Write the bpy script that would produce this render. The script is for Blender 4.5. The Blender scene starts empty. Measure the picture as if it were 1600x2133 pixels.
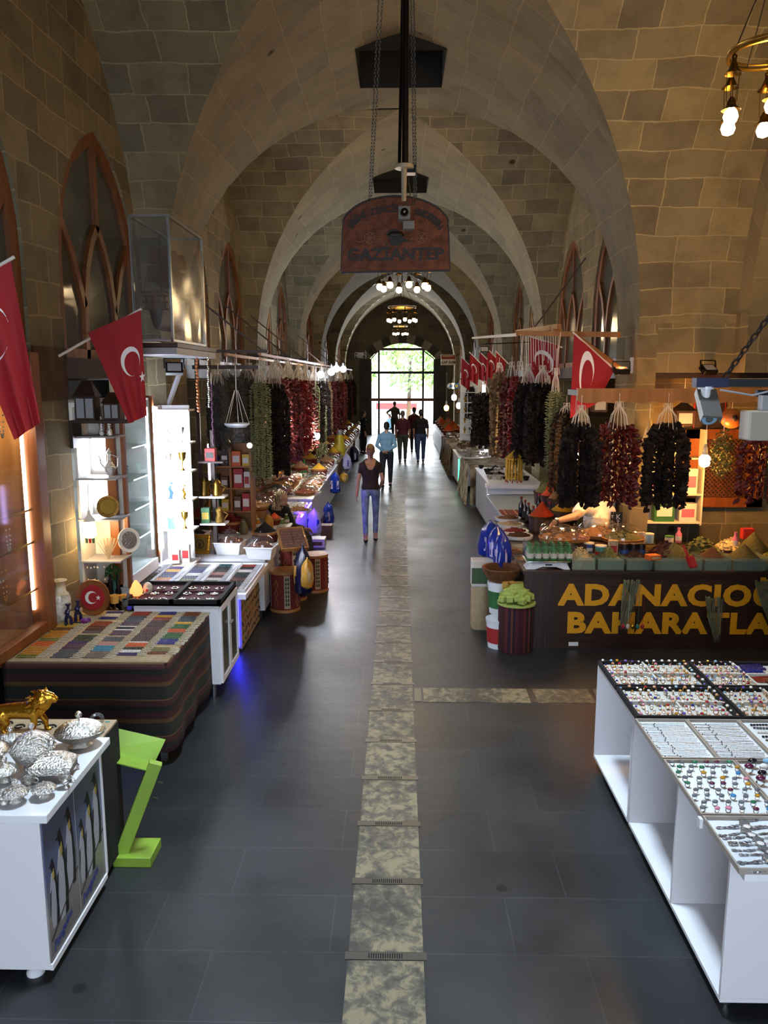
import bpy, math, random
from math import pi, sin, cos, sqrt, radians, atan2
from mathutils import Vector, Matrix
from mathutils.geometry import tessellate_polygon
random.seed(7)
R = random.Random(11)
SC = bpy.context.scene
COL = SC.collection

# ------------------------------------------------------------------ camera
FPX, VX, VY, CAMH = 1660.0, 833.0, 788.0, 2.8
PIT = math.atan((1066.5 - VY) / FPX)
YAW = math.atan((VX - 800.0) * cos(PIT) / FPX)
cam_d = bpy.data.cameras.new('camera')
cam = bpy.data.objects.new('camera', cam_d); COL.objects.link(cam)
cam_d.sensor_fit = 'VERTICAL'; cam_d.sensor_height = 36.0
cam_d.lens = 36.0 * FPX / 2133.0
cam_d.clip_start = 0.05; cam_d.clip_end = 300
cam.location = (0, 0, CAMH)
cam.rotation_euler = (pi / 2 - PIT, 0, YAW)
SC.camera = cam

_FH = Vector((-sin(YAW), cos(YAW), 0)); _RT = Vector((cos(YAW), sin(YAW), 0))
_FW = cos(PIT) * _FH + Vector((0, 0, -sin(PIT))); _UP = sin(PIT) * _FH + Vector((0, 0, cos(PIT)))
def _ray(u, v): return _FW + _RT * ((u - 800.0) / FPX) - _UP * ((v - 1066.5) / FPX)
def on_z(u, v, z):            # where a sight line through the photo meets a shelf / table / floor at height z
    d = _ray(u, v); return Vector((0, 0, CAMH)) + d * ((z - CAMH) / d.z)
def on_y(u, v, Y):            # ... meets a wall across the hall at depth Y
    d = _ray(u, v); return Vector((0, 0, CAMH)) + d * (Y / d.y)
def on_x(u, v, X):            # ... meets a wall along the hall at X
    d = _ray(u, v); return Vector((0, 0, CAMH)) + d * (X / d.x)

# ------------------------------------------------------------------ materials
def lin(c):
    if isinstance(c, str):
        c = [int(c[i:i + 2], 16) for i in (0, 2, 4)]
    o = []
    for x in c[:3]:
        x = x / 255.0
        o.append(x / 12.92 if x <= 0.04045 else ((x + 0.055) / 1.055) ** 2.4)
    return (o[0], o[1], o[2], 1.0)
MATS = {}
def _new(name):
    m = bpy.data.materials.new(name); m.use_nodes = True
    nt = m.node_tree; b = nt.nodes['Principled BSDF']
    MATS[name] = m
    return m, nt, b
def N(nt, t, **kw):
    n = nt.nodes.new(t)
    for k, v in kw.items(): setattr(n, k, v)
    return n
def ramp(nt, stops, fac=None, interp='LINEAR'):
    n = nt.nodes.new('ShaderNodeValToRGB'); cr = n.color_ramp; cr.interpolation = interp
    while len(cr.elements) < len(stops): cr.elements.new(0.5)
    for e, (p, c) in zip(cr.elements, stops):
        e.position = p; e.color = c if len(c) == 4 else lin(c)
    if fac is not None: nt.links.new(fac, n.inputs[0])
    return n
def mat(name, c='808080', rough=0.5, metal=0.0, var=0.0, vs=8.0, bump=0.0, bs=30.0, emit=0.0, ec=None, coat=0.0, trans=0.0, alpha=1.0, spec=0.5, sss=0.0, c2=None):
    if name in MATS: return MATS[name]
    m, nt, b = _new(name)
    col = lin(c)
    b.inputs['Base Color'].default_value = col
    b.inputs['Roughness'].default_value = rough
    b.inputs['Metallic'].default_value = metal
    b.inputs['Coat Weight'].default_value = coat
    b.inputs['Transmission Weight'].default_value = trans
    b.inputs['Alpha'].default_value = alpha
    b.inputs['Specular IOR Level'].default_value = spec
    if sss: b.inputs['Subsurface Weight'].default_value = sss
    if var or c2:
        tc = N(nt, 'ShaderNodeTexCoord'); nz = N(nt, 'ShaderNodeTexNoise')
        nz.inputs['Scale'].default_value = vs; nz.inputs['Detail'].default_value = 3
        nt.links.new(tc.outputs['Object'], nz.inputs['Vector'])
        if c2: a, d = col, lin(c2)
        else:
            a = tuple(min(1, x * (1 + var)) for x in col[:3]) + (1,); d = tuple(x * (1 - var) for x in col[:3]) + (1,)
        r = ramp(nt, [(0.35, a), (0.65, d)], nz.outputs['Fac'])
        nt.links.new(r.outputs[0], b.inputs['Base Color'])
    if bump:
        tc = N(nt, 'ShaderNodeTexCoord'); nz = N(nt, 'ShaderNodeTexNoise'); bp = N(nt, 'ShaderNodeBump')
        nz.inputs['Scale'].default_value = bs; nz.inputs['Detail'].default_value = 4
        bp.inputs['Strength'].default_value = bump; bp.inputs['Distance'].default_value = 0.02
        nt.links.new(tc.outputs['Object'], nz.inputs['Vector']); nt.links.new(nz.outputs['Fac'], bp.inputs['Height'])
        nt.links.new(bp.outputs[0], b.inputs['Normal'])
    if emit:
        b.inputs['Emission Color'].default_value = lin(ec or c); b.inputs['Emission Strength'].default_value = emit
    return m
def lamp_mat(name, c, s, sample=False):
    m = mat(name, c, 0.4, emit=s)
    if not sample: m.cycles.emission_sampling = 'NONE'
    return m
def glass_mat(name, tint='f4f8f6', ior=1.45, gloss=0.05, frost=0.0):     # thin clear sheet: see-through with mirror-like reflections
    if name in MATS: return MATS[name]
    m = bpy.data.materials.new(name); m.use_nodes = True; MATS[name] = m
    nt = m.node_tree; nt.nodes.clear()
    out = N(nt, 'ShaderNodeOutputMaterial'); mx = N(nt, 'ShaderNodeMixShader'); tr = N(nt, 'ShaderNodeBsdfTransparent')
    gl = N(nt, 'ShaderNodeBsdfGlossy'); fr = N(nt, 'ShaderNodeFresnel')
    tr.inputs[0].default_value = lin(tint); gl.inputs['Roughness'].default_value = gloss; fr.inputs[0].default_value = ior
    geo = N(nt, 'ShaderNodeNewGeometry'); gm = N(nt, 'ShaderNodeMath', operation='SUBTRACT'); gm.inputs[0].default_value = 1.0; nt.links.new(geo.outputs['Backfacing'], gm.inputs[1])
    g2_ = N(nt, 'ShaderNodeMath', operation='MULTIPLY'); nt.links.new(fr.outputs[0], g2_.inputs[0]); nt.links.new(gm.outputs[0], g2_.inputs[1]); nt.links.new(g2_.outputs[0], mx.inputs[0]); nt.links.new(tr.outputs[0], mx.inputs[1]); nt.links.new(gl.outputs[0], mx.inputs[2])
    last = mx
    if frost:
        m2 = N(nt, 'ShaderNodeMixShader'); df = N(nt, 'ShaderNodeBsdfDiffuse'); df.inputs[0].default_value = lin('e8ecec')
        m2.inputs[0].default_value = frost
        nt.links.new(mx.outputs[0], m2.inputs[1]); nt.links.new(df.outputs[0], m2.inputs[2]); last = m2
    nt.links.new(last.outputs[0], out.inputs[0])
    return m
def stripes(name, cols, scale, axis='X', rough=0.8, coord='Object', jitter=0.0, bump=0.0):   # woven stripes of listed colours repeated
    if name in MATS: return MATS[name]
    m, nt, b = _new(name); b.inputs['Roughness'].default_value = rough
    tc = N(nt, 'ShaderNodeTexCoord'); sp = N(nt, 'ShaderNodeSeparateXYZ'); mu = N(nt, 'ShaderNodeMath', operation='MULTIPLY'); fr = N(nt, 'ShaderNodeMath', operation='FRACT')
    nt.links.new(tc.outputs[coord], sp.inputs[0]); src = sp.outputs[axis]
    if jitter:
        nz = N(nt, 'ShaderNodeTexNoise'); nz.inputs['Scale'].default_value = 3.0
        nt.links.new(tc.outputs[coord], nz.inputs['Vector'])
        mm = N(nt, 'ShaderNodeMath', operation='MULTIPLY_ADD'); mm.inputs[1].default_value = jitter
        nt.links.new(nz.outputs['Fac'], mm.inputs[0]); nt.links.new(src, mm.inputs[2]); src = mm.outputs[0]
    mu.inputs[1].default_value = scale
    nt.links.new(src, mu.inputs[0]); nt.links.new(mu.outputs[0], fr.inputs[0])
    n = len(cols)
    tot = sum(w for _, w in cols); p = 0; st = []
    for c, w in cols: st.append((p / tot, c)); p += w
    r = ramp(nt, st, fr.outputs[0], 'CONSTANT')
    nt.links.new(r.outputs[0], b.inputs['Base Color'])
    return m

# ------------------------------------------------------------------ mesh builder
class MB:
    def __init__(s, m=None):
        s.v = []; s.f = []; s.mi = []; s.mats = []; s.cur = 0; s.M = None
        if m is not None: s.mat(m)
    def mat(s, m):
        if isinstance(m, str): m = MATS[m]
        if m not in s.mats: s.mats.append(m)
        s.cur = s.mats.index(m); return s
    def add(s, vs, fs):
        o = len(s.v)
        if s.M is not None: vs = [s.M @ Vector(v) for v in vs]
        s.v += [tuple(v) for v in vs]
        for f in fs: s.f.append(tuple(i + o for i in f)); s.mi.append(s.cur)
        return s
    def box(s, x0, x1, y0, y1, z0, z1):
        return s.add([(x0, y0, z0), (x1, y0, z0), (x1, y1, z0), (x0, y1, z0), (x0, y0, z1), (x1, y0, z1), (x1, y1, z1), (x0, y1, z1)],
                     [(0, 3, 2, 1), (4, 5, 6, 7), (0, 1, 5, 4), (1, 2, 6, 5), (2, 3, 7, 6), (3, 0, 4, 7)])
    def cbox(s, c, d, rz=0, rx=0, ry=0):
        o = s.M; L = Matrix.Translation(c) @ Matrix.Rotation(rz, 4, 'Z') @ Matrix.Rotation(ry, 4, 'Y') @ Matrix.Rotation(rx, 4, 'X')
        s.M = L if o is None else o @ L
        s.box(-d[0] / 2, d[0] / 2, -d[1] / 2, d[1] / 2, -d[2] / 2, d[2] / 2); s.M = o; return s
    def bar(s, p0, p1, w, h=None):           # square bar from p0 to p1
        h = h or w; p0 = Vector(p0); p1 = Vector(p1); d = (p1 - p0); L = d.length; d.normalize()
        up = Vector((0, 0, 1)) if abs(d.z) < 0.95 else Vector((0, 1, 0))
        a = d.cross(up).normalized() * w / 2; b = a.cross(d).normalized() * h / 2
        vs = [p0 - a - b, p0 + a - b, p0 + a + b, p0 - a + b, p1 - a - b, p1 + a - b, p1 + a + b, p1 - a + b]
        return s.add(vs, [(0, 1, 2, 3), (7, 6, 5, 4), (0, 4, 5, 1), (1, 5, 6, 2), (2, 6, 7, 3), (3, 7, 4, 0)])
    def cyl(s, p0, p1, r0, r1=None, n=12, caps=True):
        r1 = r0 if r1 is None else r1
        p0 = Vector(p0); p1 = Vector(p1); d = (p1 - p0).normalized()
        up = Vector((0, 0, 1)) if abs(d.z) < 0.95 else Vector((1, 0, 0))
        a = d.cross(up).normalized(); b = d.cross(a)
        vs = []
        for p, r in ((p0, r0), (p1, r1)):
            for i in range(n):
                t = 2 * pi * i / n; vs.append(p + a * (r * cos(t)) + b * (r * sin(t)))
        fs = [(i, (i + 1) % n, n + (i + 1) % n, n + i) for i in range(n)]
        if caps: fs += [tuple(range(n - 1, -1, -1)), tuple(range(n, 2 * n))]
        return s.add(vs, fs)
    def lathe(s, prof, c=(0, 0, 0), n=16, sx=1.0, sy=1.0, wob=None, cap=True):
        vs = []; fs = []
        for r, z in prof:
            for i in range(n):
                t = 2 * pi * i / n; k = wob(t, z) if wob else 1.0
                vs.append((c[0] + r * k * cos(t) * sx, c[1] + r * k * sin(t) * sy, c[2] + z))
        for j in range(len(prof) - 1):
            for i in range(n):
                a = j * n + i; b = j * n + (i + 1) % n; fs.append((a, b, b + n, a + n))
        if cap:
            if prof[0][0] > 1e-6: fs.append(tuple(range(n - 1, -1, -1)))
            if prof[-1][0] > 1e-6: fs.append(tuple(range((len(prof) - 1) * n, len(prof) * n)))
        return s.add(vs, fs)
    def sph(s, c, r, n=12, m=8):
        rx, ry, rz = r if isinstance(r, (tuple, list)) else (r, r, r)
        vs = [(c[0], c[1], c[2] - rz)]
        for j in range(1, m):
            a = -pi / 2 + pi * j / m
            for i in range(n):
                t = 2 * pi * i / n; vs.append((c[0] + rx * cos(a) * cos(t), c[1] + ry * cos(a) * sin(t), c[2] + rz * sin(a)))
        vs.append((c[0], c[1], c[2] + rz)); T = len(vs) - 1; fs = []
        for i in range(n): fs.append((0, 1 + (i + 1) % n, 1 + i)); fs.append((T, T - n + i, T - n + (i + 1) % n))
        for j in range(m - 2):
            for i in range(n):
                a = 1 + j * n + i; b = 1 + j * n + (i + 1) % n; fs.append((a, b, b + n, a + n))
        return s.add(vs, fs)
    def cap(s, p0, p1, r0, r1, n=12):        # tapered capsule
        s.cyl(p0, p1, r0, r1, n); s.sph(p0, r0, n, 8); s.sph(p1, r1, n, 8); return s
    def tube(s, pts, r, n=6, closed=False):
        pts = [Vector(p) for p in pts]; k = len(pts); vs = []; a = None
        for i, p in enumerate(pts):
            d = (pts[(i + 1) % k] - pts[i - 1]) if closed else (pts[min(i + 1, k - 1)] - pts[max(i - 1, 0)])
            d.normalize()
            if a is None:
                up = Vector((0, 0, 1)) if abs(d.z) < 0.9 else Vector((1, 0, 0)); a = d.cross(up).normalized()
            else:
                a = (a - d * a.dot(d)).normalized()
            b = d.cross(a); rr = r[i] if isinstance(r, (list, tuple)) else r
            for j in range(n):
                t = 2 * pi * j / n; vs.append(p + a * (rr * cos(t)) + b * (rr * sin(t)))
        fs = []
        for i in range(k if closed else k - 1):
            for j in range(n):
                A = i * n + j; B = i * n + (j + 1) % n; C2 = ((i + 1) % k) * n
                fs.append((A, B, C2 + (j + 1) % n, C2 + j))
        if not closed: fs += [tuple(range(n - 1, -1, -1)), tuple(range((k - 1) * n, k * n))]
        return s.add(vs, fs)
    def ring(s, c, R_, r, n=20, m=6, ax='Z'):
        pts = []
        for i in range(n):
            t = 2 * pi * i / n; a, b = R_ * cos(t), R_ * sin(t)
            pts.append((c[0] + a, c[1] + b, c[2]) if ax == 'Z' else (c[0] + a, c[1], c[2] + b) if ax == 'Y' else (c[0], c[1] + a, c[2] + b))
        return s.tube(pts, r, m, True)
    def poly(s, pts, h, fn=None, back=True):   # flat outline extruded by h; fn(x,y,h)->3-D point
        fn = fn or (lambda x, y, z: (x, y, z))
        n = len(pts); tri = tessellate_polygon([[Vector((x, y, 0)) for x, y in pts]])
        vs = [fn(x, y, 0) for x, y in pts] + [fn(x, y, h) for x, y in pts]
        fs = [tuple(i + n for i in t) for t in tri]
        if back: fs += [tuple(reversed(t)) for t in tri]
        fs += [(i, (i + 1) % n, n + (i + 1) % n, n + i) for i in range(n)]
        return s.add(vs, fs)
    def grid(s, fn, nu, nv):
        vs = [fn(i / nu, j / nv) for j in range(nv + 1) for i in range(nu + 1)]; w = nu + 1
        return s.add(vs, [(j * w + i, j * w + i + 1, (j + 1) * w + i + 1, (j + 1) * w + i) for j in range(nv) for i in range(nu)])
    def mesh(s, name, smooth=True, ang=38):
        me = bpy.data.meshes.new(name); me.from_pydata(s.v, [], s.f)
        for m in s.mats: me.materials.append(m)
        me.polygons.foreach_set('material_index', s.mi)
        me.validate(); me.update()
        if smooth:
            me.polygons.foreach_set('use_smooth', [True] * len(me.polygons)); me.set_sharp_from_angle(angle=radians(ang))
        return me
    def build(s, name, parent=None, loc=None, rz=0, smooth=True, bevel=0.0, solid=0.0):
        o = bpy.data.objects.new(name, s.mesh(name, smooth)); COL.objects.link(o)
        if parent is not None: o.parent = parent
        if loc is not None: o.location = loc
        if rz: o.rotation_euler.z = rz
        if solid:
            d = o.modifiers.new('thickness', 'SOLIDIFY'); d.thickness = solid
        if bevel:
            d = o.modifiers.new('edge', 'BEVEL'); d.width = bevel; d.segments = 2; d.limit_method = 'ANGLE'; d.angle_limit = radians(40)
        return o

def tag(o, label, cat, group=None, kind=None):
    o['label'] = label; o['category'] = cat
    if group: o['group'] = group
    if kind: o['kind'] = kind
    return o
def thing(name, label, cat, loc=(0, 0, 0), rz=0, group=None):
    o = bpy.data.objects.new(name, None); COL.objects.link(o); o.empty_display_size = 0.1
    o.location = loc; o.rotation_euler = (0, 0, rz); return tag(o, label, cat, group)
def part(t, name, mb, label=None, **k):
    o = mb.build(name, t, **k)
    if label: o['label'] = label
    return o
def solo(name, label, cat, mb, loc=None, rz=0, group=None, **k):
    return tag(mb.build(name, None, loc, rz, **k), label, cat, group)
def struct(name, mb, **k):
    o = mb.build(name, **k); o['kind'] = 'structure'; return o
def kids(o): return [c for c in o.children]
def dup(root, loc, rz=None, label=None, group=None, scale=None):
    ks = kids(root)
    r = root.copy(); COL.objects.link(r); r.location = loc
    if rz is not None: r.rotation_euler.z = rz
    if label: r['label'] = label
    if group: r['group'] = group
    if scale is not None: r.scale = (scale,) * 3 if isinstance(scale, (int, float)) else scale
    for ch in ks:
        c = ch.copy(); COL.objects.link(c); c.parent = r
        for g in kids(ch):
            d = g.copy(); COL.objects.link(d); d.parent = c
    return r
def proxy_copy(mesh, name, loc, rz, label, cat, group=None, scale=None, rot=None):   # another object of a shape already made
    o = bpy.data.objects.new(name, mesh); COL.objects.link(o); o.location = loc
    o.rotation_euler = rot if rot else (0, 0, rz)
    if scale is not None: o.scale = (scale,) * 3 if isinstance(scale, (int, float)) else scale
    return tag(o, label, cat, group)
ORD = ['first', 'second', 'third', 'fourth', 'fifth', 'sixth', 'seventh', 'eighth', 'ninth', 'tenth', 'eleventh', 'twelfth', 'thirteenth', 'fourteenth', 'fifteenth', 'sixteenth', 'seventeenth', 'eighteenth', 'nineteenth', 'twentieth']
def text_mb(txt, size, m, depth=0.01, bold=0.0, sx=1.0, align='CENTER', fn=None, track=1.0):
    cu = bpy.data.curves.new('lettering', 'FONT'); cu.body = txt; cu.size = size; cu.extrude = depth; cu.offset = bold; cu.align_x = align; cu.resolution_u = 3; cu.space_character = track
    o = bpy.data.objects.new('lettering', cu); COL.objects.link(o)
    bpy.context.view_layer.update()
    me = o.to_mesh(); mb = MB(m)
    vs = [(v.co.x * sx, v.co.y, v.co.z) for v in me.vertices]
    if fn: vs = [fn(*v) for v in vs]
    mb.add(vs, [tuple(p.vertices) for p in me.polygons])
    o.to_mesh_clear(); bpy.data.objects.remove(o); bpy.data.curves.remove(cu)
    return mb

# ------------------------------------------------------------------ shared materials
def uvstone(name, c1, c2, mort, bw=0.56, bh=0.28, mw=0.010, rough=0.92, bump=0.55, dirt=0.35):
    m, nt, b = _new(name); b.inputs['Roughness'].default_value = rough; b.inputs['Specular IOR Level'].default_value = 0.2
    uv = N(nt, 'ShaderNodeUVMap'); tc = N(nt, 'ShaderNodeTexCoord')
    nz = N(nt, 'ShaderNodeTexNoise'); nz.inputs['Scale'].default_value = 1.3; nz.inputs['Detail'].default_value = 4
    nt.links.new(uv.outputs[0], nz.inputs['Vector'])
    su = N(nt, 'ShaderNodeVectorMath', operation='MULTIPLY_ADD'); su.inputs[1].default_value = (0.12, 0.12, 0)
    nt.links.new(nz.outputs['Color'], su.inputs[0]); nt.links.new(uv.outputs[0], su.inputs[2])
    nf = N(nt, 'ShaderNodeTexNoise'); nf.inputs['Scale'].default_value = 14; nf.inputs['Detail'].default_value = 3
    nt.links.new(uv.outputs[0], nf.inputs['Vector'])
    su2 = N(nt, 'ShaderNodeVectorMath', operation='MULTIPLY_ADD'); su2.inputs[1].default_value = (0.02, 0.02, 0)
    nt.links.new(nf.outputs['Color'], su2.inputs[0]); nt.links.new(su.outputs[0], su2.inputs[2])
    br = N(nt, 'ShaderNodeTexBrick'); br.offset = 0.42; br.squash = 0.7; br.squash_frequency = 3
    br.inputs['Scale'].default_value = 1.0; br.inputs['Brick Width'].default_value = bw; br.inputs['Row Height'].default_value = bh
    br.inputs['Mortar Size'].default_value = mw; br.inputs['Mortar Smooth'].default_value = 0.35; br.inputs['Bias'].default_value = 0.0
    br.inputs['Color1'].default_value = lin(c1); br.inputs['Color2'].default_value = lin(c2); br.inputs['Mortar'].default_value = lin(mort)
    nt.links.new(su2.outputs[0], br.inputs['Vector'])
    n2 = N(nt, 'ShaderNodeTexNoise'); n2.inputs['Scale'].default_value = 2.2; n2.inputs['Detail'].default_value = 9; n2.inputs['Roughness'].default_value = 0.68
    nt.links.new(uv.outputs[0], n2.inputs['Vector'])
    r = ramp(nt, [(0.30, (1 - dirt,) * 3 + (1,)), (0.55, (1, 1, 1, 1)), (0.8, (1.0, 0.97, 0.9, 1))], n2.outputs['Fac'])
    mx = N(nt, 'ShaderNodeMix', data_type='RGBA', blend_type='MULTIPLY'); mx.inputs['Factor'].default_value = 1
    nt.links.new(br.outputs['Color'], mx.inputs['A']); nt.links.new(r.outputs[0], mx.inputs['B'])
    # pits
    vo = N(nt, 'ShaderNodeTexVoronoi'); vo.inputs['Scale'].default_value = 1.1; nt.links.new(uv.outputs[0], vo.inputs['Vector'])
    rp = ramp(nt, [(0.045, (0.25, 0.22, 0.18, 1)), (0.07, (1, 1, 1, 1))], vo.outputs['Distance'])
    m2 = N(nt, 'ShaderNodeMix', data_type='RGBA', blend_type='MULTIPLY'); m2.inputs['Factor'].default_value = 1
    nt.links.new(mx.outputs['Result'], m2.inputs['A']); nt.links.new(rp.outputs[0], m2.inputs['B'])
    nt.links.new(m2.outputs['Result'], b.inputs['Base Color'])
    n3 = N(nt, 'ShaderNodeTexNoise'); n3.inputs['Scale'].default_value = 26; n3.inputs['Detail'].default_value = 6
    nt.links.new(uv.outputs[0], n3.inputs['Vector'])
    ad = N(nt, 'ShaderNodeMath', operation='MULTIPLY_ADD'); ad.inputs[1].default_value = 0.35
    nt.links.new(n3.outputs['Fac'], ad.inputs[0])
    iv = N(nt, 'ShaderNodeMath', operation='SUBTRACT'); iv.inputs[0].default_value = 1.0
    nt.links.new(br.outputs['Fac'], iv.inputs[1]); nt.links.new(iv.outputs[0], ad.inputs[2])
    bp = N(nt, 'ShaderNodeBump'); bp.inputs['Strength'].default_value = bump; bp.inputs['Distance'].default_value = 0.018
    nt.links.new(ad.outputs[0], bp.inputs['Height']); nt.links.new(bp.outputs[0], b.inputs['Normal'])
    return m
uvstone('stone', '857a5e', '686150', '948a6c')
uvstone('stone_arch', '82785e', '766d58', '90866a', bw=0.5, bh=0.42, mw=0.008, dirt=0.25)
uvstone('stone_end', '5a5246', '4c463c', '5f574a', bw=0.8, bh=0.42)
def wood(name, a, b_, rough=0.45, sc=6.0, axis=(1, 1, 0.08)):
    if name in MATS: return MATS[name]
    m, nt, b = _new(name); b.inputs['Roughness'].default_value = rough
    tc = N(nt, 'ShaderNodeTexCoord'); mp = N(nt, 'ShaderNodeMapping'); mp.inputs['Scale'].default_value = axis
    nz = N(nt, 'ShaderNodeTexNoise'); nz.inputs['Scale'].default_value = sc; nz.inputs['Detail'].default_value = 6; nz.inputs['Distortion'].default_value = 0.6
    nt.links.new(tc.outputs['Object'], mp.inputs[0]); nt.links.new(mp.outputs[0], nz.inputs['Vector'])
    r = ramp(nt, [(0.3, a), (0.7, b_)], nz.outputs['Fac']); nt.links.new(r.outputs[0], b.inputs['Base Color'])
    return m
wood('wood_orange', '8a4f22', '6c3915', 0.4, 10)
wood('wood_window', '7c4a25', '5c3216', 0.5, 10)
wood('wood_pale', 'b07a45', '90602f', 0.55, 8)
wood('wood_dark', '3a2618', '27180e', 0.5, 10)
wood('wood_wenge', '4a3228', '140d0b', 0.4, 7, (0.4, 0.4, 22))
wood('wood_wenge_v', '42302a', '140d0b', 0.4, 7, (26, 26, 0.4))
mat('white', 'e6e6ea', 0.45); mat('white_gloss', 'eef0f4', 0.22); mat('offwhite', 'd8d4c8', 0.5); mat('grey_panel', '9a9ca0', 0.5)
mat('black', '0c0c0e', 0.5); mat('black_felt', '0d0d10', 0.95); mat('black_metal', '101012', 0.4, 0.6); mat('dark_grey', '2b2b2e', 0.5)
mat('steel', 'b8bcc0', 0.3, 1.0); mat('silver', 'eeece6', 0.2, 1.0, bump=0.55, bs=95); mat('gold', 'd8a23a', 0.25, 1.0, bump=0.3, bs=40); mat('brass', 'b08a3c', 0.3, 1.0)
mat('dark_brass', '5c4720', 0.35, 1.0); mat('copper', '5e3524', 0.5, 0.45, var=0.35, vs=12, bump=0.5, bs=60); mat('copper_dark', '110b09', 0.5, 0.2)
mat('flag_red', '960d18', 0.75, sss=0.0); mat('flag_white', 'e8e4e2', 0.75)
mat('cord', 'd9d0c2', 0.8); mat('eggplant', '1c1614', 0.75, c2='34241d', vs=9, spec=.3); mat('pepper_red', '640a0d', 0.55, c2='3c0608', vs=10)
mat('pepper_bright', '8a1610', 0.42, c2='6d0e0c', vs=10); mat('okra', '8e9064', 0.75, c2='6a6d46', vs=30); mat('squash', '9c7d55', 0.7, c2='735636', vs=12)
mat('skin', 'b98a6c', 0.5, sss=0.05); mat('glass_dark', '4a4d47', 0.12, spec=0.6); mat('plastic_white', 'e8ecf2', 0.3)
glass_mat('glass'); glass_mat('plastic_clear', 'f4f4f2', 1.9, 0.10, 0.02); glass_mat('wrap', 'd4d4d0', 1.3, 0.2, 0.06); glass_mat('crystal', 'f0f0ea', 2.2, 0.05, 0.10); mat('crystal_cut', 'f2f0ea', .14, .85, bump=1.0, bs=85)
lamp_mat('bulb_warm', 'ffe0b0', 14.0); lamp_mat('bulb_white', 'f2f6ff', 14.0); lamp_mat('bulb_orange', 'ffb066', 10.0)
# ================================================================== THE HALL
HW, WW, BAY, AT = 2.65, 2.86, 5.98, 0.9       # pier face, side wall, bay spacing, arch thickness
ZS = 3.4; FC, FR = 0.75, 3.4                  # pointed profile of the long vault
APEX = ZS + sqrt(FR * FR - FC * FC)
HB = (BAY - AT) / 2
GC = ((APEX - ZS) ** 2 - HB * HB) / (2 * HB); GR = HB + GC
def f_(x): return ZS + sqrt(max(0, FR * FR - (abs(x) + FC) ** 2))
def finv(z): return sqrt(max(0, FR * FR - (z - ZS) ** 2)) - FC
def g_(t): return ZS + sqrt(max(0, GR * GR - (abs(t) + GC) ** 2))
def ginv(z): return sqrt(max(0, GR * GR - (z - ZS) ** 2)) - GC
A = {k: 9.1 + BAY * (k - 1) for k in range(-1, 7)}
YEND = A[6] + AT; YBACK = A[-1]
def uvmesh(name, mats, verts, faces, uvs, smooth=True, mi=None):
    me = bpy.data.meshes.new(name); me.from_pydata([tuple(v) for v in verts], [], faces)
    for m in mats: me.materials.append(MATS[m])
    ul = me.uv_layers.new(name='UVMap')
    for p in me.polygons:
        for li in p.loop_indices: ul.data[li].uv = uvs[me.loops[li].vertex_index]
        p.use_smooth = smooth
    if mi: me.polygons.foreach_set('material_index', mi)
    o = bpy.data.objects.new(name, me); COL.objects.link(o); o['kind'] = 'structure'
    return o
class UVB:
    def __init__(s): s.v = []; s.f = []; s.u = []; s.mi = []
    def grid(s, P, U, mi=0, skip=None):
        o = len(s.v); nr = len(P); nc = len(P[0])
        for r in range(nr):
            for c in range(nc): s.v.append(P[r][c]); s.u.append(U[r][c])
        for r in range(nr - 1):
            for c in range(nc - 1):
                if skip and skip(r, c): continue
                s.f.append((o + r * nc + c, o + r * nc + c + 1, o + (r + 1) * nc + c + 1, o + (r + 1) * nc + c)); s.mi.append(mi)
    def quad(s, a, b, c, d, mi=0, su=None):
        a, b, c, d = map(Vector, (a, b, c, d)); w = (b - a).length; h = (d - a).length; o = len(s.v); u0 = R.random() * 7
        s.v += [a, b, c, d]; s.u += [(u0, 0), (u0 + w, 0), (u0 + w, h), (u0, h)]; s.f.append((o, o + 1, o + 2, o + 3)); s.mi.append(mi)
    def tri(s, pts2, fn, mi=0):
        t = tessellate_polygon([[Vector((x, y, 0)) for x, y in pts2]]); o = len(s.v)
        for x, y in pts2: s.v.append(fn(x, y)); s.u.append((x, y))
        for q in t: s.f.append(tuple(i + o for i in q)); s.mi.append(mi)
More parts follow.
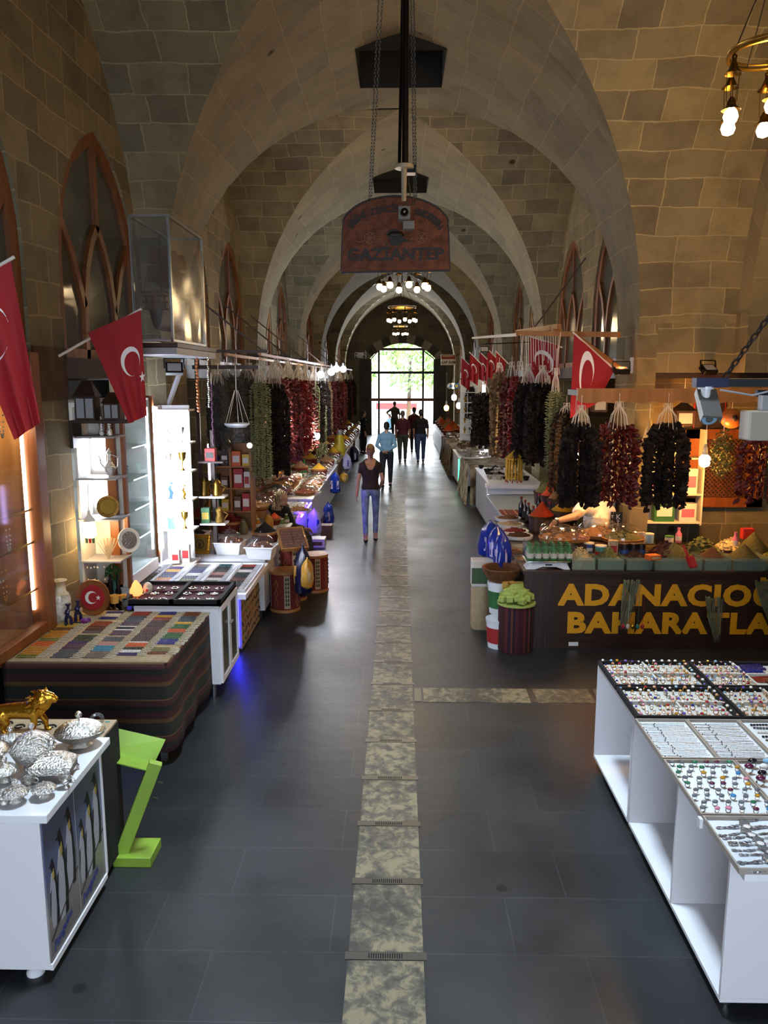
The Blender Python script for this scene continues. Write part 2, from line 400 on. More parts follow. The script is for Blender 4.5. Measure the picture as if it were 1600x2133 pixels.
# x samples incl. the edges of the roof openings
NS = 14
xs = [finv(ZS + (APEX - ZS) * sin(pi / 2 * i / NS)) for i in range(NS + 1)]
xs = sorted(set([-x for x in xs] + xs + [-0.53, 0.53]))
arc = [0.0]
for i in range(1, len(xs)): arc.append(arc[-1] + math.hypot(xs[i] - xs[i - 1], f_(xs[i]) - f_(xs[i - 1])))
cei = UVB()
for k in range(-1, 7):
    P = []; U = []
    ym = []
    for x, a in zip(xs, arc):
        q = ginv(f_(x)); y0 = A[k] - HB + q if k > -1 else A[k]; y1 = A[k] + AT + HB - q if k < 6 else YEND
        h0, h1 = A[k] + 0.85, A[k] + 2.05
        ys = [y0, y0 + (h0 - y0) * .5, h0, min(h1, y1 - .01) if abs(x) < 0.9 else h0 + (y1 - h0) * .5, y1]
        if y1 <= h0 + .02: ys = [y0 + (y1 - y0) * i / 4 for i in range(5)]
        P.append([(x, y, f_(x)) for y in ys]); U.append([(y * 1.0 + (0.17 if k % 2 else .4), a) for y in ys])
    hole = (lambda r, c: c == 2 and -0.54 < xs[r] < 0.52) if -1 < k < 5 else None
    cei.grid(P, U, 1, hole)
    if -1 < k < 5:      # the dark shaft above the opening
        h0, h1 = A[k] + 0.85, A[k] + 2.05; z0 = f_(.53); zt = 8.3
        for a, b in (((-.53, h0), (.53, h0)), ((.53, h0), (.53, h1)), ((.53, h1), (-.53, h1)), ((-.53, h1), (-.53, h0))):
            cei.quad((a[0], a[1], z0 - .02), (b[0], b[1], z0 - .02), (b[0], b[1], zt), (a[0], a[1], zt), 2)
        cei.quad((-.53, h0, zt), (.53, h0, zt), (.53, h1, zt), (-.53, h1, zt), 2)
NG = 16
ts = [ginv(ZS + (APEX - ZS) * sin(pi / 2 * i / NG)) for i in range(NG + 1)]
ts = sorted(set([-t for t in ts] + ts))
garc = [0.0]
for i in range(1, len(ts)): garc.append(garc[-1] + math.hypot(ts[i] - ts[i - 1], g_(ts[i]) - g_(ts[i - 1])))
XT = 3.72
for k in range(0, 7):
    yc = A[k] - HB
    for s in (-1, 1):
        far = XT if (k == 1 and s == 1) else WW
        P = []; U = []
        for t, a in zip(ts, garc):
            xg = finv(g_(t)); z = g_(t)
            row = [(s * (xg + (far - xg) * i / 4), yc + t, z) for i in range(5)]
            P.append(row); U.append([(p[0] + k * .31, a) for p in row])
        cei.grid(P, U, 0)
mat('shaft', '23211d', 0.95)
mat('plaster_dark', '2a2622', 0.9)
# the arm of the crossing on the right: a lower arch, then its own short vault
yc = A[1] - HB
def g2(t): return ZS - .15 + (g_(t * HB / 2.25) - ZS) * 0.93
P = []; U = []; P2 = []; U2 = []
for t, a in zip(ts, garc):
    t2 = t * 2.25 / HB
    P.append([(XT, yc + t2, g2(t2)), (XT + .85, yc + t2, g2(t2))]); U.append([(0, a), (.85, a)])
    P2.append([(XT, yc + t2, g2(t2)), (XT, yc + t, g_(t))]); U2.append([(a, 0), (a, .3)])
cei.grid(P, U, 1); cei.grid(P2, U2, 1)
P = [[(XT + .85 + i * 1.2, yc + t, g_(t)) for i in range(5)] for t in ts]; cei.grid(P, [[(p[0], a) for p in r] for r, a in zip(P, garc)], 0)
uvmesh('ceiling', ['stone', 'stone_arch', 'shaft'], cei.v, cei.f, cei.u, True, cei.mi)

# ---- side walls with two tall pointed openings per bay
WHW, WSP, WAP, LINT = 1.025, 3.75, 5.08, 2.98
_c = ((WAP - WSP) ** 2 - WHW ** 2) / (2 * WHW); _r = WHW + _c
def warch(n=8, w=WHW, sp=WSP, r=None, c=None):       # from left springing over the apex to the right springing
    r = r or _r; c = _c if c is None else c
    a1 = math.acos(c / r); L = []
    for i in range(n + 1): a = a1 * i / n; L.append((-(r * cos(a) - c), sp + r * sin(a)))
    return L + [(-x, z) for x, z in reversed(L[:-1])]
WIN = []
for s, side in ((-1, 'left'), (1, 'right')):
    wb = UVB()
    for k in range(0, 7):
        yc = A[k] - HB
        if s == 1 and k == 1: continue
        out = [(yc - HB, 0.0)]
        for o in (-1.345, 1.345):
            out += [(yc + o - WHW, 0.0)] + [(yc + o + x, z) for x, z in warch()] + [(yc + o + WHW, 0.0)]
            WIN.append((s, yc + o, k))
        out += [(yc + HB, 0.0)] + [(yc + t, g_(t)) for t in reversed(ts)]
        wb.tri(out, lambda y, z: (s * WW, y, z))
        for o in (-1.345, 1.345):                     # reveals
            L = [(-WHW, 0.0)] + warch() + [(WHW, 0.0)]
            P = [[(s * WW, yc + o + x, z), (s * (WW + .38), yc + o + x, z)] for x, z in L]
            acc = 0; U = []
            for i, (x, z) in enumerate(L):
                if i: acc += math.hypot(x - L[i - 1][0], z - L[i - 1][1])
                U.append([(0, acc), (.38, acc)])
            wb.grid(P, U, 0)
    for k in range(-1, 7):                            # piers under the arches
        y0, y1 = A[k], A[k] + AT
        wb.quad((s * HW, y0, 0), (s * HW, y1, 0), (s * HW, y1, ZS), (s * HW, y0, ZS))
        wb.quad((s * WW, y0, 0), (s * HW, y0, 0), (s * HW, y0, ZS), (s * WW, y0, ZS))
        wb.quad((s * WW, y1, 0), (s * HW, y1, 0), (s * HW, y1, ZS), (s * WW, y1, ZS))
    uvmesh('wall_' + side, ['stone'], wb.v, wb.f, wb.u, False)
# walls of the crossing arm on the right: far wall set back under a ledge
wb = UVB(); yf = A[1]; YS = 9.75
wb.quad((WW, yf, 2.86), (8.4, yf, 2.86), (8.4, yf, ZS), (WW, yf, ZS))
wb.quad((WW, yf, 2.86), (8.4, yf, 2.86), (8.4, YS, 2.86), (WW, YS, 2.86))
wb.quad((HW - .0, YS, 0), (8.4, YS, 0), (8.4, YS, 2.86), (HW, YS, 2.86))
wb.quad((HW, A[0] + AT, 0), (8.4, A[0] + AT, 0), (8.4, A[0] + AT, ZS), (HW, A[0] + AT, ZS))
wb.quad((8.4, A[0] + AT, 0), (8.4, YS, 0), (8.4, YS, 7.2), (8.4, A[0] + AT, 7.2))
for y in (yf - .29, A[0] + AT + .29):
    wb.quad((XT, y, 2.86), (XT + .85, y, 2.86), (XT + .85, y, ZS), (XT, y, ZS))
wb.quad((XT - .01, yf - .32, 2.86), (XT - .01, yf, 2.86), (XT - .01, yf, ZS + .1), (XT - .01, yf - .32, ZS + .1))
uvmesh('wall_far_right', ['stone'], wb.v, wb.f, wb.u, False)
# outer shell so no daylight leaks in except through the two gates
sh = MB('plaster_dark')
sh.box(-4.6, 8.6, YBACK - .3, YEND + .3, 8.3, 8.5)
sh.box(-4.75, -4.6, YBACK - .3, YEND + .3, 0, 8.3); sh.box(4.6, 4.75, 10.0, YEND + .3, 0, 8.3); sh.box(8.45, 8.6, YBACK - .3, 10.0, 0, 8.3); sh.box(3.0, 8.6, 9.85, 10.0, 0, 8.3)
struct('wall_outer', sh, smooth=False)

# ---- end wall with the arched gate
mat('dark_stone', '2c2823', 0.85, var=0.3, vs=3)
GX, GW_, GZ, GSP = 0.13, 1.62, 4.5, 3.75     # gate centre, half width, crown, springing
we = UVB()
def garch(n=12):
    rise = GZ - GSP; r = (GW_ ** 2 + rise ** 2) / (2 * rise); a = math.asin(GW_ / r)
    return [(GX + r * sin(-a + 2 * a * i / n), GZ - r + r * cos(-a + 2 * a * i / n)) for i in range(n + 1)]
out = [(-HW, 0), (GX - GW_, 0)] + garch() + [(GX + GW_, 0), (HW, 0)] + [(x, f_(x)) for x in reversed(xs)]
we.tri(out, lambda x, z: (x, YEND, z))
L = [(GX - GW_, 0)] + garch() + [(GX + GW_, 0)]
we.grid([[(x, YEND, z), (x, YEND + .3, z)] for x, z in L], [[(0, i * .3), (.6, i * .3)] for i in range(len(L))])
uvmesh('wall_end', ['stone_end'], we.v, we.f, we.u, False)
tr = MB('dark_stone')                         # dark and pale voussoirs over the gate, dark jambs
mat('pale_stone', '6a6154', 0.85, var=.2, vs=3)
rise = GZ - GSP; r = (GW_ ** 2 + rise ** 2) / (2 * rise); a = math.asin(GW_ / r); zc = GZ - r
for i in range(11):
    tr.mat('dark_stone' if i % 2 else 'pale_stone'); b0 = -a * 1.12 + 2.24 * a * i / 11; b1 = -a * 1.12 + 2.24 * a * (i + 1) / 11
    q = [(b0, r), (b1, r), (b1, r + .42), (b0, r + .42)]
    tr.poly([(GX + rr * sin(b), zc + rr * cos(b)) for b, rr in q], -.05, lambda x, z, h: (x, YEND + h, z))
tr.mat('dark_stone')
for s in (-1, 1):
    x0 = GX + s * GW_; tr.box(min(x0, x0 + s * .5), max(x0, x0 + s * .5), YEND - .06, YEND + .02, 0, GSP)
struct('trim_1', tr, smooth=False)
gt = MB('black_metal'); y = YEND + .12
gt.box(GX - GW_, GX + GW_, y - .05, y + .05, 4.15, 4.27)
gt.box(GX - GW_, GX + GW_, y - .04, y + .04, 3.02, 3.14)
for x in (GX - 1.17, GX + 1.02): gt.box(x - .05, x + .05, y - .05, y + .05, 0, 4.2)
gt.box(GX - .06 + .2, GX + .14, y - .05, y + .05, 4.2, 4.52)
for x in (GX - GW_ + .04, GX + GW_ - .04): gt.box(x - .05, x + .05, y - .05, y + .05, 0, GSP)
for x0, z0, x1, z1 in ((GX - 1.55, 3.75, GX - 1.17, 4.15), (GX + 1.55, 3.75, GX + 1.02, 4.15)): gt.bar((x0, y, z0), (x1, y, z1), .05)
struct('door_1', gt, smooth=False)
rb = MB('rust') if mat('rust', '6b3a34', 0.6) else None
rb.box(GX - GW_, GX + GW_, y - .07, y + .07, 1.68, 1.82); struct('trim_2', rb, smooth=False)
gp = MB('glass')
gp.box(GX - GW_ + .05, GX + GW_ - .05, y - .005, y + .005, 1.82, 4.15); struct('window_0', gp, smooth=False)

# ---- wall behind the camera with the entrance that lets the daylight in
wk = UVB()
out = [(-HW, 0), (-1.9, 0), (-1.9, 4.6), (1.9, 4.6), (1.9, 0), (HW, 0)] + [(x, f_(x)) for x in reversed(xs)]
wk.tri(out, lambda x, z: (x, YBACK, z)); uvmesh('wall_back', ['stone'], wk.v, wk.f, wk.u, False)

# ---- floor: slate flags, pale stone channel with drain plates
def slate():
    m, nt, b = _new('slate')
    tc = N(nt, 'ShaderNodeTexCoord')
    n1 = N(nt, 'ShaderNodeTexNoise'); n1.inputs['Scale'].default_value = 0.9; n1.inputs['Detail'].default_value = 8; n1.inputs['Roughness'].default_value = .62
    nt.links.new(tc.outputs['Object'], n1.inputs['Vector'])
    br = N(nt, 'ShaderNodeTexBrick'); br.offset = .37
    for k_, v in (('Scale', 1.0), ('Brick Width', .92), ('Row Height', .44), ('Mortar Size', .0035), ('Mortar Smooth', .4)): br.inputs[k_].default_value = v
    br.inputs['Color1'].default_value = lin('2a2d2f'); br.inputs['Color2'].default_value = lin('242628'); br.inputs['Mortar'].default_value = lin('3e4042')
    nt.links.new(tc.outputs['Object'], br.inputs['Vector'])
    r = ramp(nt, [(.3, (.6, .6, .6, 1)), (.5, (.92, .92, .92, 1)), (.72, (1.25, 1.24, 1.2, 1))], n1.outputs['Fac'])
    mx = N(nt, 'ShaderNodeMix', data_type='RGBA', blend_type='MULTIPLY'); mx.inputs['Factor'].default_value = 1
    nt.links.new(br.outputs['Color'], mx.inputs['A']); nt.links.new(r.outputs[0], mx.inputs['B'])
    vo = N(nt, 'ShaderNodeTexVoronoi'); vo.inputs['Scale'].default_value = 2.3; nt.links.new(tc.outputs['Object'], vo.inputs['Vector'])
    n4 = N(nt, 'ShaderNodeTexNoise'); n4.inputs['Scale'].default_value = .7; nt.links.new(tc.outputs['Object'], n4.inputs['Vector'])
    th = ramp(nt, [(.55, (0, 0, 0, 1)), (.62, (.085, .085, .085, 1))], n4.outputs['Fac'])
    lt = N(nt, 'ShaderNodeMath', operation='LESS_THAN'); nt.links.new(vo.outputs['Distance'], lt.inputs[0]); nt.links.new(th.outputs[0], lt.inputs[1])
    m2 = N(nt, 'ShaderNodeMix', data_type='RGBA', blend_type='MIX'); m2.inputs['B'].default_value = lin('141415')
    nt.links.new(lt.outputs[0], m2.inputs['Factor']); nt.links.new(mx.outputs['Result'], m2.inputs['A'])
    nt.links.new(m2.outputs['Result'], b.inputs['Base Color'])
    rr = ramp(nt, [(.3, (.32, .32, .32, 1)), (.7, (.5, .5, .5, 1))], n1.outputs['Fac']); nt.links.new(rr.outputs[0], b.inputs['Roughness'])
    n2 = N(nt, 'ShaderNodeTexNoise'); n2.inputs['Scale'].default_value = 9; n2.inputs['Detail'].default_value = 6; nt.links.new(tc.outputs['Object'], n2.inputs['Vector'])
    bp = N(nt, 'ShaderNodeBump'); bp.inputs['Strength'].default_value = .16; bp.inputs['Distance'].default_value = .02
    nt.links.new(n2.outputs['Fac'], bp.inputs['Height']); nt.links.new(bp.outputs[0], b.inputs['Normal'])
slate()
def pale():
    m, nt, b = _new('channel_stone'); b.inputs['Roughness'].default_value = .5
    tc = N(nt, 'ShaderNodeTexCoord'); n1 = N(nt, 'ShaderNodeTexNoise'); n1.inputs['Scale'].default_value = 13; n1.inputs['Detail'].default_value = 8; n1.inputs['Roughness'].default_value = .7; n1.inputs['Distortion'].default_value = .5
    n0 = N(nt, 'ShaderNodeTexNoise'); n0.inputs['Scale'].default_value = 2.2
    nt.links.new(tc.outputs['Object'], n1.inputs['Vector']); nt.links.new(tc.outputs['Object'], n0.inputs['Vector'])
    ad = N(nt, 'ShaderNodeMath', operation='MULTIPLY_ADD'); ad.inputs[1].default_value = .45; nt.links.new(n0.outputs['Fac'], ad.inputs[0]); nt.links.new(n1.outputs['Fac'], ad.inputs[2])
    r = ramp(nt, [(.6, '36342e'), (.72, '555042'), (.82, '7d7359')], ad.outputs[0]); nt.links.new(r.outputs[0], b.inputs['Base Color'])
pale()
fl = MB('slate'); fl.box(-5, 9, YBACK - 1, YEND + .3, -.2, 0); struct('floor', fl, smooth=False)
grates = [1.98, 1.54] + [3.36]
Gp = [on_z(815, v, 0).y for v in (1993, 1838, 1716, 1620, 1545, 1479)]
step = (Gp[-1] - Gp[0]) / 5
ch = MB('channel_stone'); gy = [Gp[0] + step * i for i in range(-5, int((YEND - Gp[0]) / step) + 1)]
for i, y in enumerate(gy[:-1]):
    ch.box(-.245, .125, y + .03, gy[i + 1] - .03, -.05, .003)
for i, (x0, x1) in enumerate([(.22, .66), (.70, 1.16), (1.22, 1.72), (1.76, 2.2), (2.24, 2.7), (2.74, 3.2), (3.24, 3.7)]):
    ch.box(x0, x1, 6.62, 6.94, -.05, .003)
struct('trim_3', ch, smooth=False)
mat('drain_metal', '6a6862', 0.38, 0.85); mat('slot_black', '050505', 0.9)
def drain(): 
    t = thing('drain_plate', 'x', 'drain plate', (0, 0, 0), 0, None)
    m = MB('drain_metal'); m.box(-.20, .20, -.026, .026, -.01, .005); part(t, 'plate', m, smooth=False)
    m = MB('slot_black')
    for i in range(15): m.box(-.085 + i * .0115, -.079 + i * .0115, -.016, .016, .0045, .0062)
    part(t, 'slots', m, smooth=False); return t
d0 = drain(); nd = 0
for i, y in enumerate(gy):
    if y < 3.0 or y > 26: continue
    lab = ('metal slotted drain plate across the floor channel, %s from the front' % ORD[nd]) if nd < 12 else 'far slotted drain plate beyond the first dozen in the floor channel'
    if nd == 0: d0.location = (-.06, y, 0); d0['label'] = lab; d0['group'] = 'drain plates along the floor channel'
    else: dup(d0, (-.06, y, 0), None, lab, 'drain plates along the floor channel')
    nd += 1
sm = MB('drain_metal'); sm.box(-.03, .03, -.15, .15, -.01, .005)
for (x, l) in ((.17, 'where the side channel meets the main channel'), (1.19, 'between the second and third slabs of the side channel'), (.68, 'between the first and second slabs of the side channel')):
    solo('drain_plate', 'narrow metal drain strip ' + l, 'drain plate', sm, (x, 6.78, 0), smooth=False)

# ---- windows: wooden tracery with dark panes above a lintel, shop openings below
def tracery():
    m = MB('wood_window'); T_ = .09
    L = warch(10); inn = [(x * (1 - .13 / WHW), z - .12 if abs(x) < .5 else z - .05) for x, z in L]
    outl = [(-WHW, LINT)] + L + [(WHW, LINT)]; inl = [(-WHW + .13, LINT)] + inn + [(WHW - .13, LINT)]
    n = len(outl)
    for h0, h1, flip in ((0, T_, 0),):
        vs = [(0, y, z) for y, z in outl] + [(0, y, z) for y, z in inl] + [(T_, y, z) for y, z in outl] + [(T_, y, z) for y, z in inl]
        fs = []
        for i in range(n - 1):
            fs += [(i, i + 1, n + i + 1, n + i), (2 * n + i, 3 * n + i, 3 * n + i + 1, 2 * n + i + 1), (n + i, n + i + 1, 3 * n + i + 1, 3 * n + i)]
        m.add(vs, fs)
    X = T_ / 2
    def seg(p): 
        for a, b in zip(p[:-1], p[1:]): m.bar((X, a[0], a[1]), (X, b[0], b[1]), .085)
    seg([(0, 4.98), (0, 4.2)])
    for s in (-1, 1):
        seg([(0, 4.22), (s * .16, 4.05), (s * .30, 3.8), (s * .38, 3.5), (s * .40, 3.2), (s * .40, LINT)])
        seg([(s * .93, 4.25), (s * .62, 3.88), (s * .40, 3.45)])
    seg([(-WHW, LINT + .04), (WHW, LINT + .04)])
    return m
def panes():
    m = MB('glass_dark'); L = warch(10); m.poly([(-WHW + .03, LINT)] + [(x * .97, z - .03) for x, z in L] + [(WHW - .03, LINT)], .012, lambda y, z, h: (h, y, z)); return m
tm = tracery().mesh('window_frame'); pm = panes().mesh('window_pane', False)
for i, (s, y, k) in enumerate(WIN):
    o = bpy.data.objects.new('window_%d' % (i + 1), tm); COL.objects.link(o); o['kind'] = 'structure'
    o.location = (s * (WW + .03), y, 0); o.scale.x = s
    p = bpy.data.objects.new('window_pane', pm); COL.objects.link(p); p.parent = o; p.location = (.04, 0, 0)
wb = MB('wood_dark')            # lintels, shop backs
for (s, y, k) in WIN:
    x0, x1 = sorted((s * (WW + .02), s * (WW + .36))); wb.box(x0, x1, y - WHW - .02, y + WHW + .02, 2.8, LINT)
struct('trim_4', wb, smooth=False)
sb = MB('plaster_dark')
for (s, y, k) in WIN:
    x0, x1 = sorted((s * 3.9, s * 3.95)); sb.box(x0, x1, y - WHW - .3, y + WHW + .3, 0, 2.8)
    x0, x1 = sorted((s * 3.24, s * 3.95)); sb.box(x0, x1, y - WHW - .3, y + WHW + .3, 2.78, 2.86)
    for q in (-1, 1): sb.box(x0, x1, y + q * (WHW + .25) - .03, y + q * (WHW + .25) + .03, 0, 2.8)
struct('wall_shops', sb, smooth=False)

# ---- outside the far gate
mat('paving_pale', 'c9c6be', 0.8); mat('render_pale', 'd8d4ca', 0.8)
og = MB('paving_pale'); og.box(-30, 30, YEND + .3, YEND + 45, -.25, -.02); struct('floor_outside', og, smooth=False)
of = MB('render_pale'); of.box(-20, 20, YEND + 41, YEND + 41.4, -.02, 5.6); struct('wall_outside', of, smooth=False)
def leafmat():
    mat('leaf', '9dbb74', 0.6, c2='6f9450', vs=3); mat('bark', '4a3a2a', 0.9)
leafmat()
def foliage(m, n, rx, ry, rz, c, size, rnd):
    for i in range(n):
        while 1:
            p = Vector((rnd.uniform(-1, 1), rnd.uniform(-1, 1), rnd.uniform(-1, 1)))
            if 0.35 < p.length < 1: break
        q = Vector((c[0] + p.x * rx, c[1] + p.y * ry, c[2] + p.z * rz)); s = size * rnd.uniform(.6, 1.3)
        a = Vector((rnd.uniform(-1, 1), rnd.uniform(-1, 1), rnd.uniform(-1, 1))).normalized(); b = a.orthogonal().normalized(); c2 = a.cross(b)
        m.add([q - b * s, q + c2 * s * .45 + a * s * .12, q + b * s, q - c2 * s * .45 + a * s * .12], [(0, 1, 2, 3)])
for x, y, h, lab in ((-3.4, 52, 5.2, 'leafy green tree outside the far gate, seen at its upper left'), (.6, 55, 6.6, 'leafy green tree outside the far gate, seen above the middle transom'), (3.6, 50.5, 4.6, 'leafy green tree outside the far gate, seen at its right edge')):
    t = thing('tree', lab, 'tree', (x, y, 0), 0, 'trees outside the far gate')
    m = MB('bark'); m.cyl((0, 0, -.02), (.1, 0, h * .6), .16, .09, 8); part(t, 'trunk', m)
    m = MB('leaf'); foliage(m, 900, 2.0, 1.5, h * .38, (0, 0, h * .66), .22, random.Random(int(y))); part(t, 'foliage', m, smooth=False)
mat('car_red', 'a01822', 0.3, coat=.6)
m = MB('car_red'); m.box(-2.2, 1.6, 74, 74.3, -.02, .55); solo('barrier', 'low red barrier across the street outside the far gate', 'barrier', m, bevel=.05)
# ================================================================== LEFT FOREGROUND: silverware cabinet, cloth tables, display tables
TZ = .87
t = thing('display_cabinet', 'white laminate display cabinet with a penguin poster on its side, nearest on the left', 'cabinet', (-2.06, 3.66, 0))
m = MB('white'); m.box(-.46, .43, -.36, .36, .06, .83); part(t, 'body', m, bevel=.004, smooth=False)
m = MB('white_gloss'); m.box(-.48, .485, -.40, .395, .83, .87); part(t, 'top', m, bevel=.004, smooth=False)
m = MB('white'); m.box(.43, .445, -.36, .36, .06, .09); m.box(.43, .445, .345, .36, .06, .83); part(t, 'edge_strip', m, smooth=False)
for x, y in ((.33, -.3), (.33, .3), (-.38, -.3), (-.38, .3)):
    m = MB('plastic_white'); m.lathe([(.02, .06), (.022, .03), (.042, .012), (.042, 0)][::-1], (x, y, 0), 14); part(t, 'foot', m)
def poster_bg():
    m, nt, b = _new('poster_sky'); b.inputs['Roughness'].default_value = .3
    tc = N(nt, 'ShaderNodeTexCoord'); sp = N(nt, 'ShaderNodeSeparateXYZ'); nt.links.new(tc.outputs['Generated'], sp.inputs[0])
    r = ramp(nt, [(0, '6d6a66'), (.3, '8b8780'), (.42, '77787f'), (.6, '5a6280'), (1, '565f7e')], sp.outputs['Z']); nt.links.new(r.outputs[0], b.inputs['Base Color'])
poster_bg(); mat('penguin_black', '16171c', .5); mat('penguin_white', 'a9a9b2', .5); mat('penguin_yellow', 'a8924a', .5); mat('ink_blue', '26358a', .5)
po = MB('poster_sky'); po.box(.4305, .4365, -.35, .345, .09, .80)
pp = part(t, 'poster', po, 'penguin poster of two side by side prints', smooth=False)
FXP = .4368
def onp(m, pts, h=.0012): m.poly(pts, h, lambda y, z, hh: (FXP + hh, y, z), back=False)
for j, y0 in enumerate((-.345, 0.0)):
    W_ = .34
    g = MB('penguin_white')
    for cx, s_, dz in ((.06, .75, .02), (.155, 1.0, .0), (.26, .92, .09)):
        g.mat('penguin_white'); zb = .22 + dz
        onp(g, [(y0 + cx + a * s_, zb + b * s_) for a, b in ((-.035, 0), (.02, 0), (.045, .12), (.04, .27), (.015, .36), (-.015, .36), (-.045, .25), (-.05, .1))])
        g.mat('penguin_black')
        onp(g, [(y0 + cx + a * s_, zb + b * s_) for a, b in ((.012, 0), (.05, .0), (.062, .14), (.05, .3), (.03, .4), (.012, .455), (-.012, .45), (-.02, .43), (-.045, .425), (-.012, .41), (.004, .36), (.03, .27), (.03, .12))], .0018)
        onp(g, [(y0 + cx + a * s_, zb + b * s_) for a, b in ((-.045, .25), (-.03, .27), (-.045, .17), (-.062, .1))], .0018)
        g.mat('penguin_yellow'); onp(g, [(y0 + cx + a * s_, zb + b * s_) for a, b in ((-.005, .36), (.018, .385), (.024, .33), (.005, .31))], .0022)
    g.mat('dark_stone'); onp(g, [(y0 + .01, .19), (y0 + W_ - .005, .36), (y0 + W_ - .005, .368), (y0 + .01, .2)], .0024)
    part(pp, 'printed_penguins', g, smooth=False)
    part(pp, 'printed_lettering', text_mb('Penguins', .075, 'ink_blue', .0004, 0, .8, 'LEFT', lambda x, y, z: (FXP + .0012 + z, y0 + .03 + x, .12 + y + x * .25)), smooth=False)
m = MB('grey_panel'); m.box(.4366, .4375, -.004, .002, .09, .8); part(pp, 'seam', m, smooth=False)

# ---- silver and crystal ware on the cabinet
def flute(k, a): return lambda t, z: 1 + a * cos(k * t)
def lidded(nm, lab, x, y, r, h, k=12, mt='silver', sx=1, sy=1, rz=0, kn=.016, z=TZ, cat='dish'):
    t = thing(nm, lab, cat, (x, y, z), rz, 'silver and crystal ware on the white cabinet')
    m = MB(mt); m.lathe([(r * .45, 0), (r * .5, .008), (r * .35, .02), (r * .8, .03 + h * .15), (r, h * .5), (r * 1.04, h * .56)], n=36, sx=sx, sy=sy, wob=flute(k, .035)); part(t, 'bowl', m)
    m = MB(mt); m.lathe([(r * 1.0, h * .56), (r * .95, h * .66), (r * .75, h * .82), (r * .42, h * .93), (r * .15, h * .97), (0, h * .98)], n=36, sx=sx, sy=sy, wob=flute(k * 2, .03)); part(t, 'lid', m)
    m = MB(mt); m.cyl((0, 0, h * .95), (0, 0, h * 1.06), .006, .005, 8); m.sph((0, 0, h * 1.06 + kn * .8), kn, 12, 8); part(t, 'knob', m)
    return t
def px(u, v, z=TZ): p = on_z(u, v, z); return p.x, p.y
x, y = px(72, 1600); lidded('sugar_bowl', 'tall round crystal bowl with a silver lid, behind the others by the gold lion', x, y, .105, .20, 14, 'crystal_cut', cat='bowl')
x, y = px(168, 1555); lidded('serving_dish', 'large oval silver dish with a domed lid and ball knob, near the cabinet corner', x, y, .11, .155, 16, 'silver', 1.15, .85, .35, .019)
x, y = px(38, 1672); lidded('candy_dish', 'small crystal dish with dark-tipped knob on its lid at the front edge', x - .01, y, .058, .085, 10, 'crystal_cut')
x, y = px(93, 1660); lidded('candy_dish', 'round low crystal jar with a flat lid, frontmost right on the cabinet', x, y, .055, .07, 9, 'crystal_cut', kn=.004)
x, y = px(14, 1640); lidded('candy_dish', 'small silver lidded dish at the left picture edge', x - .03, y + .05, .06, .10, 12, 'silver')
x, y = px(0, 1588); lidded('candy_dish', 'fluted silver bowl half out of the picture below the gold lion', x - .03, y + .0, .075, .11, 12, 'silver')
x, y = px(20, 1555); lidded('candy_dish', 'pale silver shell dish just below the gold lion', x, y + .02, .07, .07, 8, 'silver', 1.2, .8, .4)
t = thing('casket', 'rectangular silver casket with tent lid standing on four claw feet', 'casket', (*px(112, 1618), TZ), .12, 'silver and crystal ware on the white cabinet')
m = MB('silver'); m.box(-.10, .10, -.065, .065, .035, .072); m.box(-.107, .107, -.072, .072, .072, .08); part(t, 'body', m, bevel=.006)
m = MB('silver'); vs = [(-.104, -.07, .08), (.104, -.07, .08), (.104, .07, .08), (-.104, .07, .08), (-.05, -.03, .125), (.05, -.03, .125), (.05, .03, .125), (-.05, .03, .125)]
m.add(vs, [(0, 1, 5, 4), (1, 2, 6, 5), (2, 3, 7, 6), (3, 0, 4, 7), (4, 5, 6, 7), (3, 2, 1, 0)]); part(t, 'lid', m, bevel=.006)
m = MB('silver'); m.cyl((0, 0, .12), (0, 0, .165), .006, .004, 8); m.sph((0, 0, .178), .017, 12, 8); m.sph((0, 0, .2), .009, 10, 6); part(t, 'knob', m)
for a in (-1, 1):
    for b in (-1, 1):
        m = MB('silver'); m.tube([(a * .09, b * .056, .04), (a * .10, b * .066, .022), (a * .094, b * .06, .008), (a * .102, b * .07, 0.004)], [.009, .007, .006, .008], 6); part(t, 'foot', m)
t = thing('ring_stand', 'small stand with an upright clear crystal ring at the back corner', 'ornament', (*px(203, 1522), TZ), .5, 'silver and crystal ware on the white cabinet')
m = MB('crystal'); m.ring((0, 0, .065), .03, .011, 20, 8, 'Y'); part(t, 'ring', m)
m = MB('silver'); m.lathe([(.024, 0), (.02, .01), (.006, .02), (.006, .032)], n=14); part(t, 'base', m)
for i, (u, v, k) in enumerate(((60, 1640, .035), (138, 1640, .03), (8, 1690 - 18, .04))):
    t = thing('cup', ['small plain silver cup between the casket and the crystal dishes', 'small silver cup beside the right foot of the casket', 'small silver cup at the front left edge'][i], 'cup', (*px(u, v), TZ), 0, 'silver and crystal ware on the white cabinet')
    m = MB('silver'); m.lathe([(k * .6, 0), (k * .55, .006), (k * .3, .014), (k * .9, .03), (k, .05), (k * .92, .05), (k * .8, .03), (0, .02)], n=24, wob=flute(8, .03)); part(t, 'cup_body', m)
    m = MB('silver'); m.ring((k * 1.05, 0, .036), .012, .003, 12, 5, 'Y'); part(t, 'handle', m)
